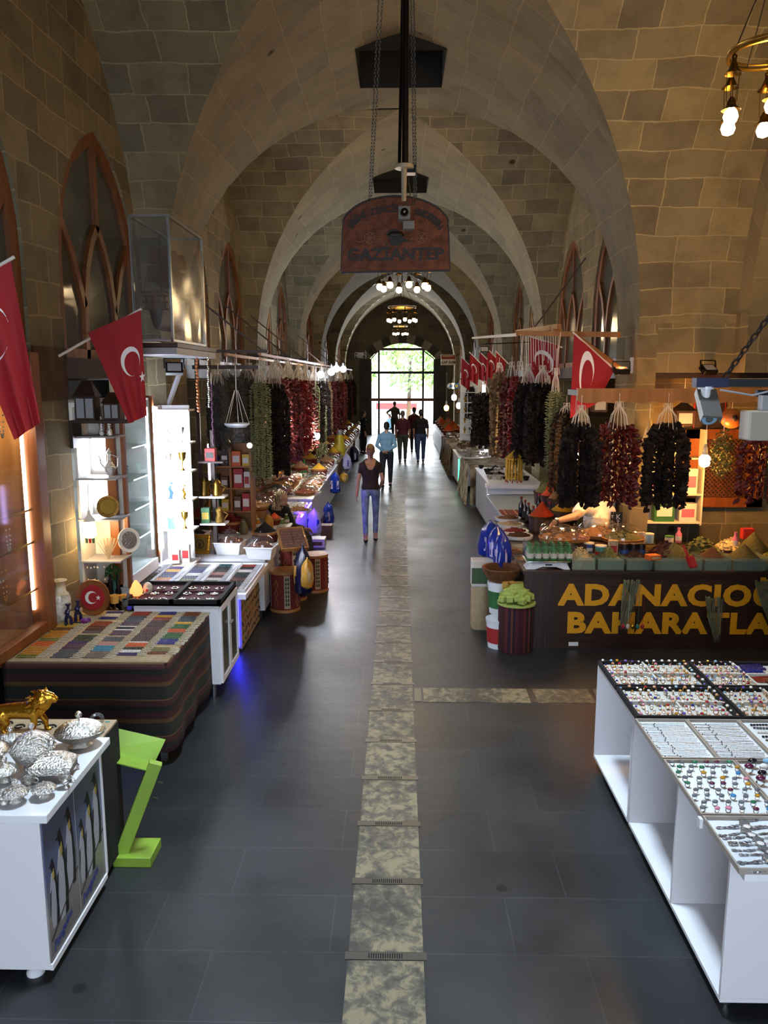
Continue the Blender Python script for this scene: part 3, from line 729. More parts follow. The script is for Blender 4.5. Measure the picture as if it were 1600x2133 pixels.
# ---- second table with patterned cloth, gold lion
t = thing('side_table', 'dark low table under the patterned cream cloth behind the silverware cabinet', 'table', (-2.1, 4.19, 0))
m = MB('wood_dark'); m.box(-.46, .44, -.12, .13, .78, .83); part(t, 'tabletop', m, smooth=False)
for x_ in (-.42, .4):
    for y_ in (-.09, .1):
        m = MB('wood_dark'); m.box(x_ - .02, x_ + .02, y_ - .02, y_ + .02, 0, .78); part(t, 'leg', m, smooth=False)
mat('cloth_cream', 'b09a78', .85, var=.1, vs=20); mat('cloth_black', '0e0b0a', .9); mat('turquoise', '3c8f8a', .5); mat('rust_print', '8a5a30', .7)
c = thing('tablecloth', 'cream tablecloth with black curls and turquoise flowers, black at its hanging side', 'tablecloth', (-2.1, 4.19, 0))
m = MB('cloth_cream'); m.box(-.49, .462, -.13, .15, .831, .842); part(c, 'cloth_top', m, smooth=False)
m = MB('cloth_black'); m.box(.452, .468, -.13, .15, .06, .83); m.box(-.49, .465, .14, .155, .06, .83); part(c, 'hanging_side', m, smooth=False)
m = MB('penguin_black')
for i in range(9):
    cx = -.42 + i * .09; pts = [(cx + .03 * cos(a) * (1 - a / 14), .06 + .028 * sin(a) * (1 - a / 14) + (.02 if i % 2 else -.02), .845) for a in [q * .5 for q in range(13)]]; m.tube(pts, .006, 5)
m.mat('turquoise')
for i in range(5): m.sph((.40 + .02 * sin(i * 2.1), -.06 + i * .045, .843), (.016, .012, .003), 8, 4)
m.mat('rust_print')
for i in range(4): m.sph((.36 + .03 * cos(i * 3), -.03 + i * .04, .843), (.02, .01, .003), 8, 4)
part(c, 'printed_pattern', m, smooth=False)

def vox(mb, name, size=.01, smooth=3, parent=None, mats=None, cut=None, facemat=None):   # several overlapping volumes fused into one continuous skin
    o = mb.build(name); 
    r = o.modifiers.new('fuse', 'REMESH'); r.mode = 'VOXEL'; r.voxel_size = size
    if smooth: sm_ = o.modifiers.new('soft', 'SMOOTH'); sm_.iterations = smooth; sm_.factor = .5
    dg = bpy.context.evaluated_depsgraph_get(); me = bpy.data.meshes.new_from_object(o.evaluated_get(dg))
    bpy.data.objects.remove(o)
    if cut or facemat:
        import bmesh
        b = bmesh.new(); b.from_mesh(me)
        if cut: bmesh.ops.delete(b, geom=[f for f in b.faces if cut(f.calc_center_median())], context='FACES')
        b.to_mesh(me); b.free()
    me.materials.clear()
    for q in (mats or mb.mats): me.materials.append(MATS[q] if isinstance(q, str) else q)
    if facemat: me.polygons.foreach_set('material_index', [facemat(p.center) for p in me.polygons])
    else: me.polygons.foreach_set('material_index', [0] * len(me.polygons))
    me.polygons.foreach_set('use_smooth', [True] * len(me.polygons)); me.update()
    n = bpy.data.objects.new(name, me); COL.objects.link(n)
    if parent is not None: n.parent = parent
    return n
m = MB('gold')      # striding lion, head raised to the right
m.cap((-.11, 0, .125), (.06, 0, .135), .042, .052); m.cap((.06, 0, .14), (.125, 0, .195), .052, .045); m.sph((.115, 0, .19), (.055, .05, .062), 14, 10)
m.cap((.13, 0, .215), (.165, 0, .212), .036, .027); m.cap((.165, 0, .208), (.192, 0, .2), .022, .017); m.cap((.17, 0, .192), (.186, 0, .186), .012, .01)
for s in (-1, 1):
    m.sph((.13, s * .026, .25), (.01, .008, .014), 8, 6)
    m.cap((.075, s * .026, .12), (.095 + s * .02, s * .028, .06), .024, .016); m.cap((.095 + s * .02, s * .028, .06), (.085 + s * .03, s * .028, .014), .015, .012); m.sph((.097 + s * .03, s * .028, .011), (.022, .014, .012), 10, 6)
    m.cap((-.105, s * .026, .115), (-.10 - s * .02, s * .028, .065), .03, .019); m.cap((-.10 - s * .02, s * .028, .065), (-.128 - s * .02, s * .028, .035), .016, .012); m.cap((-.128 - s * .02, s * .028, .035), (-.118 - s * .02, s * .028, .012), .012, .012); m.sph((-.108 - s * .02, s * .028, .011), (.02, .013, .012), 10, 6)
m.tube([(-.145, 0, .14), (-.19, 0, .13), (-.215, 0, .09), (-.225, 0, .07)], [.012, .009, .008, .014], 8)
p = on_y(75, 1512, 4.17)
t = thing('lion_figurine', 'shiny gold striding lion figurine on the patterned cream cloth', 'figurine', (p.x - .07, 4.17, .838), 0)
o = vox(m, 'body', .006, 2, t)
m = MB('gold'); 
for i in range(46):
    a = R.uniform(0, 2 * pi); b = R.uniform(-1.2, 1.1); q = Vector((.108 + .045 * cos(b) * cos(a) - .012, .05 * cos(b) * sin(a), .188 + .06 * sin(b)))
    d = (q - Vector((.115, 0, .19))) * .5; m.cyl(q, q + d * .6 + Vector((-.010, 0, -.014)), .011, .003, 5)
part(t, 'mane', m)

# ---- green lectern-like stand
mat('lime', '86a838', .45, var=.06, vs=6); mat('screw', '8a8d90', .35, 1)
t = thing('display_stand', 'lime green metal stand with slanted post and folded tray beside the white cabinet', 'stand', (-1.54, 4.3, 0))
m = MB('lime'); m.box(-.115, .105, -.11, .10, 0, .06); part(t, 'base', m, bevel=.004, smooth=False)
m = MB('lime'); m.bar((-.085, -.05, .05), (.13, .0, .60), .05, .075); part(t, 'post', m, bevel=.004, smooth=False)
m = MB('lime'); th = .007
def plate(m, a, b, c_, d_, th):
    a, b, c_, d_ = map(Vector, (a, b, c_, d_)); n_ = (b - a).cross(d_ - a).normalized() * th
    m.add([a, b, c_, d_, a + n_, b + n_, c_ + n_, d_ + n_], [(3, 2, 1, 0), (4, 5, 6, 7), (0, 1, 5, 4), (1, 2, 6, 5), (2, 3, 7, 6), (3, 0, 4, 7)])
_t = [on_y(u, v, yy) - Vector((-1.54, 4.3, 0)) for u, v, yy in ((222, 1586, 4.28), (304, 1606, 4.28), (322, 1590, 4.40), (228, 1562, 4.40), (245, 1518, 4.50), (345, 1541, 4.50))]
plate(m, _t[0], _t[1], _t[2], _t[3], th); plate(m, _t[3], _t[2], _t[5], _t[4], th); part(t, 'tray', m, smooth=False)
m = MB('screw')
for q in ((.155, -.05, .50), (.12, -.045, .40)): m.cyl(q, (q[0] + .03, q[1] - .02, q[2] + .005), .008, None, 8)
part(t, 'bolts', m)

# ---- table under the striped cloth with strings of prayer beads
SX, SY, SZ = -1.66, 5.42, .79
t = thing('market_table', 'low table with steel legs hidden under the striped cloth', 'table', (-2.26, 6.06, 0))
m = MB('wood_dark'); m.box(-.58, .57, -.6, .6, .72, .775); part(t, 'tabletop', m, smooth=False)
for x_, y_ in ((.52, -.55), (.52, .55), (-.54, -.55), (-.54, .55)):
    m = MB('steel'); m.box(x_ - .022, x_ + .022, y_ - .022, y_ + .022, 0, .72); part(t, 'leg', m, smooth=False)
stripes('kilim_dark', [('25261c', 2.2), ('5c3c20', 1.2), ('3a1a18', 2.2), ('1b1712', 1.5), ('42201c', 1.6), ('6a4a2c', .4), ('24261e', 1.6)], 3.6, 'Z', .9)
mat('cloth_sand', '94805f', .9, var=.12, vs=25, bump=.2, bs=120)
m = MB('cloth_sand'); cl = thing('tablecloth', 'sand coloured cloth with dark striped sides over the prayer bead table', 'tablecloth', (0, 0, 0))
m.grid(lambda a, b: (-2.85 + (SX + 2.85) * a, SY + (6.70 - SY) * b, SZ + .002 * sin(a * 40) * sin(b * 31)), 24, 20); part(cl, 'cloth_top', m, solid=-.004)
m = MB('kilim_dark')
def skirt(a, b):
    L1 = SX + 2.85; L2 = 6.70 - SY; d = a * (L1 + L2); w_ = .012 * sin(a * 37) * b + .01 * sin(a * 13 + 1) * b
    z = SZ - b * (SZ - .11) + .006 * sin(a * 25) * (b > .5)
    rr = .05
    if d < L1 - rr: return (-2.85 + d, SY - .006 - w_ - .01 * b, z)
    if d < L1 + rr:
        q = (d - (L1 - rr)) / (2 * rr) * pi / 2; return (SX - rr + (rr + .006 + w_ + .01 * b) * sin(q), SY + rr - (rr + .006 + w_ + .01 * b) * cos(q), z)
    return (SX + .006 + w_ + .01 * b, SY + d - L1, z)
m.grid(skirt, 90, 16); part(cl, 'striped_side', m, solid=-.004)
# strings of beads
BEAD = {}
def bead_mesh(key, c, r=.0062, n=13, L=.15):
    if key in BEAD: return BEAD[key]
    mm = 'bead_' + key; mat(mm, c, .42, spec=.3)
    m = MB(mm)
    for i in range(n):
        x = -L / 2 + L * (i + .5) / n; m.sph((x, 0, r), (L / n * .52, r * 1.35, r), 6, 4)
    BEAD[key] = m.mesh('bead_string'); return BEAD[key]
mat('tassel', 'b8ac94', .6); mat('tassel_silver', 'c8c8cc', .35, .5)
def tassel_mesh(mt, L):
    m = MB(mt); m.tube([(0, 0, .005), (L * .35, .004, .004), (L * .6, -.003, .004)], .0028, 5); m.cyl((L * .55, -.003, .004), (L, -.006, .004), .003, .007, 6); m.sph((L * .35, .004, .005), .006, 6, 4); return m.mesh('tassel')
TAS = tassel_mesh('tassel', .075); TAS2 = tassel_mesh('tassel_silver', .07)
def lay_string(key, c, x, y, z, rz, label, group, cat='prayer beads', name='prayer_bead_string', tas=None, L=.15, r=.0062, tl=None):
    o = proxy_copy(bead_mesh(key, c, r, 13, L), name, (x, y, z), rz, label, cat, group)
    q = bpy.data.objects.new('tassel', tas or TAS); COL.objects.link(q); q.parent = o; q.location = (L / 2, 0, 0)
    return o
PAL = {'amber': 'c07a1c', 'orange': 'd0541a', 'olive': '6b6a2e', 'yellow': 'cfa02a', 'brown': '6e3a1c', 'darkgreen': '20352a', 'grey': '4c4f58', 'plum': '4e2f48', 'purple': '2f2560',
       'cream': 'd8c8a8', 'maroon': '4a1a1c', 'red': '8c2f1e', 'taupe': '6e5f54', 'turquoise': '1f7fa0', 'pink': 'b98478', 'white': 'dcd8d0', 'black': '17161a', 'blue': '20267a', 'green': '2c6030', 'slate': '3a4552', 'darkred': '3a1216', 'rose': 'b0707a', 'teal': '1f4f50'}
COLS = [(-2.72, [('olive', 2), ('amber', 5), ('orange', 3), ('olive', 2), ('amber', 5), ('brown', 2), ('yellow', 3), ('darkgreen', 1), ('amber', 3), ('brown', 5)], 'first column, by the glass case'),
        (-2.46, [('grey', 6), ('plum', 4), ('purple', 2), ('darkgreen', 5), ('', 1), ('grey', 2), ('maroon', 4), ('red', 4), ('', 2), ('purple', 2), ('cream', 3), ('purple', 2)], 'second column'),
        (-2.22, [('taupe', 5), ('turquoise', 4), ('pink', 3), ('grey', 4), ('', 1), ('plum', 4), ('white', 1), ('black', 2), ('white', 1), ('plum', 3), ('grey', 3), ('slate', 3), ('red', 4)], 'third column'),
        (-2.0, [('', 2), ('purple', 2), ('white', 2), ('black', 2), ('orange', 3), ('white', 1), ('darkred', 6), ('maroon', 6), ('darkred', 5), ('red', 3), ('yellow', 2), ('blue', 3)], 'fourth column'),
        (-1.79, [('', 3), ('brown', 2), ('olive', 3), ('', 2), ('blue', 4), ('green', 5), ('orange', 3), ('green', 4), ('yellow', 2), ('slate', 5), ('brown', 4)], 'fifth column, along the aisle edge')]
for cx, seq, cn in COLS:
    tot = sum(n for _, n in seq); y = SY + .07; dy = (6.66 - y) / tot
    for key, n in seq:
        for i in range(n):
            if key:
                if not (cx < -2.4 and y > 6.45 and key not in ('purple', 'cream')):
                    lay_string(key, PAL[key], cx + (y - SY) * .0 + R.uniform(-.006, .006), y + R.uniform(-.003, .003), SZ + .004, R.uniform(-.04, .04), '%s prayer bead string on the sand cloth, %s' % ({'darkgreen': 'dark green', 'darkred': 'dark red'}.get(key, key), cn), '%s prayer beads, %s' % (key, cn))
            y += dy
# ---- white cabinet with glazed doors and the black jewellery case on it
t = thing('cabinet', 'white cabinet with two glazed doors behind the prayer bead table', 'cabinet', (-1.95, 7.02, 0))
m = MB('white'); m.box(-.36, .38, -.36, .36, .13, .85); part(t, 'body', m, bevel=.006, smooth=False)
for y_ in (-.175, .178):
    m = MB('white'); 
    m.box(.38, .40, y_ - .172, y_ - .135, .14, .83); m.box(.38, .40, y_ + .135, y_ + .172, .14, .83); m.box(.38, .40, y_ - .135, y_ + .135, .14, .19); m.box(.38, .40, y_ - .135, y_ + .135, .78, .83)
    d_ = part(t, 'door', m, smooth=False)
    m = MB('glass_dark'); m.box(.384, .392, y_ - .135, y_ + .135, .19, .78); part(d_, 'pane', m, smooth=False)
    s_ = .15 if y_ < 0 else -.15; m = MB('steel'); m.sph((.415, y_ + s_, .6), .013, 10, 6); m.cyl((.4, y_ + s_, .6), (.412, y_ + s_, .6), .006, None, 8); part(d_, 'knob', m)
for x_, y_ in ((-.3, -.3), (.3, -.3), (-.3, .3), (.3, .3)):
    m = MB('steel'); m.cyl((x_, y_, 0), (x_, y_, .13), .022, .026, 12); part(t, 'leg', m)
mat('maroon_felt', '4a2630', .95)
t = thing('jewellery_case', 'open black case with maroon lining on the white glazed cabinet', 'case', (-1.98, 6.99, .85))
m = MB('black_felt'); m.box(-.42, .43, -.34, .32, 0, .018)
for q in ((-.42, .43, -.34, -.31), (-.42, .43, .29, .32), (-.42, -.39, -.34, .32), (.40, .43, -.34, .32), (-.015, .02, -.34, .32)): m.box(*q, 0, .055)
part(t, 'case_body', m, smooth=False)
m = MB('maroon_felt'); m.box(-.39, -.015, -.31, .29, .018, .024); m.box(.02, .40, -.31, .29, .018, .024); m.box(-.39, .40, .0, .015, .018, .045); part(t, 'lining', m, smooth=False)
mat('stone_pale', 'd8cfc4', .3); mat('stone_dark', '3a2a2c', .2); mat('stone_mint', 'a8c4bc', .25)
def brooch(mt, k):
    m = MB('silver')
    m.ring((0, 0, .006), .022, .004, 16, 5)
    for i in range(6): a = i * pi / 3; m.sph((.03 * cos(a), .03 * sin(a), .006), .007, 6, 4)
    m.mat(mt); m.sph((0, 0, .008), (.017, .017, .010), 10, 6); return m.mesh('brooch')
BR = [brooch('stone_pale', 0), brooch('stone_dark', 1), brooch('stone_mint', 2)]
for i in range(6):
    for j in range(3):
        b_ = BR[1] if (j == 2 or i < 4 and R.random() < .6) else BR[(i + j) % 3]
        kd = {0: 'pale', 1: 'dark', 2: 'mint'}[BR.index(b_)]
        proxy_copy(b_, 'brooch', (-1.98 - .35 + i * .125 + (.04 if i > 2 else 0), 6.99 - .24 + j * .19, .875), R.uniform(0, 3), 'silver brooch with a %s stone, %s row of the black jewellery case' % (kd, ['front', 'middle', 'back'][j]), 'brooch', '%s brooches, %s row of the case' % (kd, ['front', 'middle', 'back'][j]), 1.15)

# ---- LED display table with bracelets
LZ = .70
t = thing('display_table', 'white display table edged with blue light, its side printed with moustaches', 'table', (-2.17, 8.25, 0))
m = MB('white_gloss'); m.box(-.67, .66, -.67, .70, LZ - .055, LZ); part(t, 'tabletop', m, bevel=.004, smooth=False)
mat('front_white', 'dfe2ee', .4); m = MB('front_white'); m.box(-.64, .52, -.36, -.33, 0.04, LZ - .055); part(t, 'front_panel', m, smooth=False)
mat('panel_beige', '9a8a6c', .6)
m = MB('panel_beige'); m.box(.52, .545, -.36, .68, .03, LZ - .055); sp_ = part(t, 'side_panel', m, 'beige side panel with moustache print', smooth=False)
m = MB('maroon_felt'); cl_ = ['maroon_felt', 'penguin_black', 'wood_dark', 'rust_print']; mat('print_green', '3c5a3a', .6); cl_.append('print_green')
for i in range(8):
    for j in range(6):
        cy = -.31 + i * .13 + (.05 if j % 2 else 0); cz = .09 + j * .095; m.mat(R.choice(cl_)); a0 = R.uniform(-.7, .7)
        for s in (-1, 1):
            pts = [(.5465, cy + cos(a0) * s * u_ - sin(a0) * w_, cz + sin(a0) * s * u_ + cos(a0) * w_) for u_, w_ in ((0, 0), (.015, .008), (.032, .004), (.044, -.012), (.05, .0))]
            m.tube(pts, [.008, .009, .007, .005, .002], 5)
part(sp_, 'printed_moustaches', m)
lamp_mat('led_blue', '3030ff', 42.0, True); lamp_mat('led_white', 'eaf0ff', 30.0, True); lamp_mat('led_warm', 'ffe2c0', 16.0, True); lamp_mat('led_violet', '5a30ff', 85.0, True); lamp_mat('led_green', '40ff9a', 6.0, True)
m = MB('led_blue'); m.box(-.62, .50, -.385, -.37, LZ - .075, LZ - .06); m.box(.50, .512, -.385, -.375, .06, LZ - .07); part(t, 'light_strip', m, smooth=False)
mat('tray_white', 'dcdfe8', .35)
KEYS = [['slate', 'slate', 'grey', 'grey', 'blue', 'slate', 'white'], ['cream', 'slate', 'red', 'amber', 'slate', 'purple', 'yellow', 'purple', 'cream'], ['taupe', 'darkred', 'olive', 'slate', 'white', 'purple', 'slate', 'taupe'], ['slate', 'slate', 'teal', 'white', 'darkred', 'pink', 'darkgreen', 'black', 'teal'], ['brown', 'black', 'black', 'brown', 'black', 'darkgreen', 'white', 'black', 'red']]
for ci in range(5):
    xc = -2.83 + .13 + ci * .262
    cn = ['leftmost', 'second', 'middle', 'fourth', 'aisle-side'][ci]
    m = MB('tray_white'); m.box(-.122, .122, -.57, .57, 0, .014); m.box(-.125, -.118, -.57, .57, 0, .03); m.box(.118, .125, -.57, .57, 0, .03); m.box(-.125, .125, -.575, -.565, 0, .022)
    solo('bracelet_tray', 'white tray of bracelets, %s of the five on the blue-lit table' % cn, 'tray', m, (xc, 8.22, LZ), group='bracelet trays', smooth=False)
    n = 27; k = KEYS[ci]
    for i in range(n):
        key = k[int(i / n * len(k))]; y = 7.68 + i * .041
        lay_string(key, PAL[key], xc - .035, y, LZ + .016, R.uniform(-.03, .03), '%s bead bracelet lying in the %s tray of the blue-lit table' % (key, cn), '%s bracelets, %s tray' % (key, cn), 'bracelet', 'bracelet', TAS2, .13, .0085)
# gold picture frame leaning at the back of the table
p = on_z(402, 1157, LZ)
t = thing('framed_plaque', 'ornate gold framed plaque with star and tree emblems behind the bracelets', 'frame', (p.x, p.y + .02, LZ + .016), radians(-8))
m = MB('gold'); W2, H2 = .205, .235
for q in ((-W2, W2, 0, .04), (-W2, W2, H2 - .04, H2), (-W2, -W2 + .04, .04, H2 - .04), (W2 - .04, W2, .04, H2 - .04)): m.box(q[0], q[1], -.014, .014, q[2], q[3])
o = part(t, 'frame_border', m, bevel=.006); o.rotation_euler.x = radians(-14)
mat('old_gold', '9a7c3e', .4, .7); m = MB('old_gold'); m.box(-W2 + .04, W2 - .04, -.002, .008, .04, H2 - .04); o = part(t, 'panel', m, smooth=False); o.rotation_euler.x = radians(-14)
m = MB('wood_dark'); m.ring((.075, -.005, H2 / 2), .05, .006, 24, 6, 'Y')
for i in range(5): a = i * .5 - 1; m.tube([(.075, -.005, H2 / 2 - .04), (.075 + .03 * sin(a), -.005, H2 / 2 + .03 * cos(a))], .003, 5)
st = [((.05 if i % 2 == 0 else .022) * sin(i * pi / 5), (.05 if i % 2 == 0 else .022) * cos(i * pi / 5)) for i in range(10)]
for i in range(10): m.tube([(-.075 + st[i][0], -.005, H2 / 2 + st[i][1]), (-.075 + st[(i + 1) % 10][0], -.005, H2 / 2 + st[(i + 1) % 10][1])], .005, 5)
o = part(t, 'emblems', m); o.rotation_euler.x = radians(-14)
# ================================================================== LEFT WALL: shop fronts, shelves, flags
# glass show case in the first opening
t = thing('show_case', 'wood framed glass show case with hanging necklaces at the left wall', 'show case', (-2.87, 5.2, 0))
m = MB('wood_orange'); m.box(-.07, .07, .90, 1.04, .78, 3.0); part(t, 'post', m, bevel=.005, smooth=False)
for z_ in (.80, 2.87): m = MB('wood_orange'); m.box(-.03, .06, -1.0, .9, z_, z_ + .08); part(t, 'rail', m, bevel=.005, smooth=False)
m = MB('glass'); m.box(.0, .005, -1.0, .9, .87, 2.85); part(t, 'pane', m, smooth=False)
m = MB('wood_pale'); m.box(-.62, -.6, -1.0, 1.0, .75, 2.97); m.box(-.6, 0, .96, .98, .75, 2.97); m.box(-.6, 0, -1, .97, .74, .79); part(t, 'case_back', m, smooth=False)
for i, z in enumerate((1.14, 1.52, 1.78)):
    m = MB('glass'); m.box(-.58, -.02, -.98, .9, z, z + .012); s_ = part(t, 'shelf', m, smooth=False)
    m = MB('brass'); m.box(-.022, -.012, -.98, .9, z, z + .014); part(s_, 'shelf_edge', m, smooth=False)
m = MB('led_warm'); m.box(-.05, -.03, .875, .895, .98, 2.5); part(t, 'light_strip', m, smooth=False)
m = MB('led_blue'); m.box(-.4, -.385, .0, .62, 1.22, 1.24); part(t, 'blue_light', m, smooth=False)
m = MB('steel'); m.box(-.3, -.27, .1, .75, 1.32, 1.345); m.box(-.25, -.22, .25, .8, 1.23, 1.25); part(t, 'tube', m, smooth=False)
NCK = {}
def necklace_mesh(c, L, n=16):
    k = (c, L)
    if k not in NCK:
        m = MB(mat('bead_' + c, PAL[c], .28)); pts = []
        for i in range(n + 1):
            a = pi * i / n; m.sph((-.03 * cos(a), 0, -L * sin(a) ** .6), (.007, .007, .009), 6, 4)
        NCK[k] = m.mesh('necklace')
    return NCK[k]
for i in range(12):
    c = ['amber', 'brown', 'cream', 'darkred', 'black', 'amber', 'taupe', 'brown', 'olive', 'amber', 'cream', 'black'][i]; lev = i % 3
    proxy_copy(necklace_mesh(c, .26 if lev else .38), 'necklace', (-2.98 - .02 * (i % 2), 5.15 + i * .075, [1.50, 1.76, 2.62][lev]), pi / 2, '%s bead necklace hanging in the glass show case, %s level' % (c, ['lower', 'middle', 'upper'][lev]), 'necklace', '%s necklaces, %s level of the show case' % (c, ['lower', 'middle', 'upper'][lev]))
mat('box_green', '3f6b4a', .5)
for i in range(6):
    m = MB('box_green'); m.box(-.12, .12, -.05, .05, 0, .03)
    solo('jewel_box', 'flat green box in the bottom of the glass show case', 'box', m, (-3.05, 5.0 + (i // 2) * .16, .79 + (i % 2) * .031), group='green boxes in the show case', smooth=False)
# dark stone course on the pillar between the openings
m = MB('dark_brown_stone') if mat('dark_brown_stone', '4a3826', .9, var=.35, vs=5, bump=.4, bs=20) else None
m.box(-WW - .01, -WW + .02, 6.245, 6.865, 2.62, 3.05); struct('trim_5', m, smooth=False)
# white open shelf unit at the pillar
t = thing('wall_shelf', 'tall narrow white shelf unit fixed to the stone pillar, holding metal ornaments', 'shelf', (-2.69, 7.1, 0))
m = MB('offwhite'); m.box(-.17, -.15, -.15, .15, .85, 2.55); m.box(-.17, .17, .14, .155, .85, 2.55); part(t, 'carcass', m, smooth=False)
m = MB('wood_orange'); m.box(.15, .18, .10, .16, .85, 2.6); part(t, 'post', m, smooth=False)
SHZ = (.86, 1.18, 1.56, 1.93, 2.3)
for z in SHZ:
    m = MB('grey_panel'); m.box(-.17, .19, -.17, .14, z - .018, z); part(t, 'shelf', m, bevel=.003, smooth=False)
m = MB('led_white'); m.box(-.12, .0, .135, .139, 1.98, 2.26); m.box(-.12, -.02, .135, .139, 1.62, 1.9); part(t, 'glowing_panel', m, smooth=False)  # shelf back glows by itself, standing in for lamplight falling on it
def plate_orn(nm, lab, loc, r, rim, face, rz=0, tilt=.2, z0=0):
    t = thing(nm, lab, 'plaque', loc, rz); m = MB(rim)
    m.lathe([(0, .006), (r * .8, .006), (r * .97, .014), (r, .006), (r * .96, -.006), (0, -.006)], n=36); m.v = [(x, -z, y + r) for x, y, z in m.v]; part(t, 'rim', m).rotation_euler.x = -tilt
    m = MB(face); m.lathe([(0, .008), (r * .68, .008), (r * .7, .005)], n=36, cap=False); m.v = [(x, -z - .004, y + r) for x, y, z in m.v]; f = part(t, 'face', m); f.rotation_euler.x = -tilt; return t, f
mat('brass_pat', '8a6c34', .35, .9, bump=.6, bs=70); mat('silver_pat', '9a9aa0', .3, .9, bump=.7, bs=60)
plate_orn('ornament_plate', 'engraved brass plate leaning on the third shelf of the white unit', (-2.62, 7.03, 1.56), .10, 'brass_pat', 'brass', .5)
plate_orn('ornament_plate', 'oval dark plate in a pale rim at the end of the white shelf unit', (-2.47, 7.12, 1.22), .115, 'offwhite', 'silver_pat', .9)
t = thing('ewer', 'silver toned ewer with tall neck on the second highest shelf', 'ewer', (-2.58, 7.02, 1.93))
m = MB('silver'); m.lathe([(.035, 0), (.02, .015), (.045, .06), (.05, .09), (.02, .14), (.014, .19), (.024, .22), (.012, .24), (0, .26)], n=18); part(t, 'vessel', m)
m = MB('silver'); m.tube([(.018, 0, .2), (.07, 0, .18), (.065, 0, .1), (.045, 0, .07)], .006, 6); part(t, 'handle', m)
m = MB('silver'); m.tube([(-.045, 0, .08), (-.08, 0, .12), (-.085, 0, .17), (-.1, 0, .19)], [.01, .008, .006, .005], 6); part(t, 'spout', m)
for i, (z, lab) in enumerate(((2.3, 'silver and black figurine pair on the top shelf of the white unit'), (.86, 'dark glass candlestick on the bottom shelf of the white unit'))):
    t = thing('figurine' if i == 0 else 'candlestick', lab, 'ornament', (-2.6, 7.0, z)); m = MB('silver' if i == 0 else 'black_metal')
    for x in (-.03, .04): m.lathe([(.025, 0), (.03, .02), (.015, .07), (.022, .12), (.008, .15), (.013, .17), (0, .185)], (x, 0, 0), 12)
    part(t, 'body', m)
t = thing('fan_ornament', 'cream carved fan shaped ornament leaning on the lower shelf', 'ornament', (-2.63, 7.0, 1.18), .4)
m = MB('cloth_cream')
for i in range(7): a = -.5 + i * .16; m.bar((0, i * .002, .01), (.2 * sin(a), i * .002, .2 * cos(a)), .02, .006)
part(t, 'ribs', m, smooth=False)
for i, (x, y, c) in enumerate(((-2.76, 6.9, 'cream'), (-2.72, 6.88, 'white'), (-2.67, 6.9, 'cream'))):
    proxy_copy(necklace_mesh(c, .3), 'necklace', (x, y, 1.13), .2, 'long pale bead necklace hanging below the lamp on the white unit', 'necklace', 'pale necklaces below the lamp')
t = thing('wall_lamp', 'round glowing lamp hung on the side of the white shelf unit', 'lamp', (-2.74, 6.88, 1.48))
m = MB('bulb_warm'); m.lathe([(.03, -.075), (.052, -.055), (.055, 0), (.05, .055), (.025, .075)], n=18); part(t, 'glowing_globe', m)
m = MB('offwhite'); m.lathe([(.05, .075), (.045, .09), (.015, .13), (.01, .17)], n=16); m.tube([(0, 0, .17), (0, .02, .4)], .004, 5); part(t, 'fitting', m)
for i, (c, mt) in enumerate((('green', 'print_green'), ('red', 'flag_red'), ('green', 'print_green'))):
    m = MB(mt); m.cyl((-.03 + i * .03, -.01, -.12), (-.03 + i * .03, -.01, -.075), .01, .013, 8); part(t, 'bead_drop', m, c + ' bead drop')
# dark house shaped lantern boxes up on a board
for i, (x, y, w_, h_, lab) in enumerate(((-2.72, 6.95, .17, .34, 'dark wooden house shaped lantern box with pale panes, left one on the high board'), (-2.5, 6.97, .14, .24, 'dark lantern box with frosted panes, right one on the high board'))):
    t = thing('lantern_box', lab, 'lantern', (x, y, 2.44)); m = MB('wood_dark'); d_ = .07
    m.box(-w_ / 2, w_ / 2, -d_, d_, 0, .02); m.box(-w_ / 2, w_ / 2, -d_, d_, h_ * .55, h_ * .6)
    for a in (-w_ / 2, -.005, w_ / 2 - .012): m.box(a, a + .012, -d_ - .003, -d_ + .01, .02, h_ * .55)
    m.box(-w_ / 2, -w_ / 2 + .01, -d_, d_, .02, h_ * .55); m.box(w_ / 2 - .01, w_ / 2, -d_, d_, .02, h_ * .55)
    m.add([(-w_ / 2 - .015, -d_ - .01, h_ * .6), (w_ / 2 + .015, -d_ - .01, h_ * .6), (w_ / 2 + .015, d_ + .01, h_ * .6), (-w_ / 2 - .015, d_ + .01, h_ * .6), (-w_ / 4, 0, h_), (w_ / 4, 0, h_)], [(0, 1, 5, 4), (2, 3, 4, 5), (1, 2, 5), (3, 0, 4), (3, 2, 1, 0)])
    part(t, 'box_frame', m, smooth=False); m = MB('grey_panel'); m.box(-w_ / 2 + .012, w_ / 2 - .012, -d_, -d_ + .004, .02, h_ * .55); part(t, 'pane', m, smooth=False)
m = MB('wood_dark'); m.box(-2.86, -2.36, 6.86, 7.06, 2.415, 2.44); m.box(-2.86, -2.83, 6.86, 7.06, 2.2, 2.415); struct('trim_6', m, smooth=False)
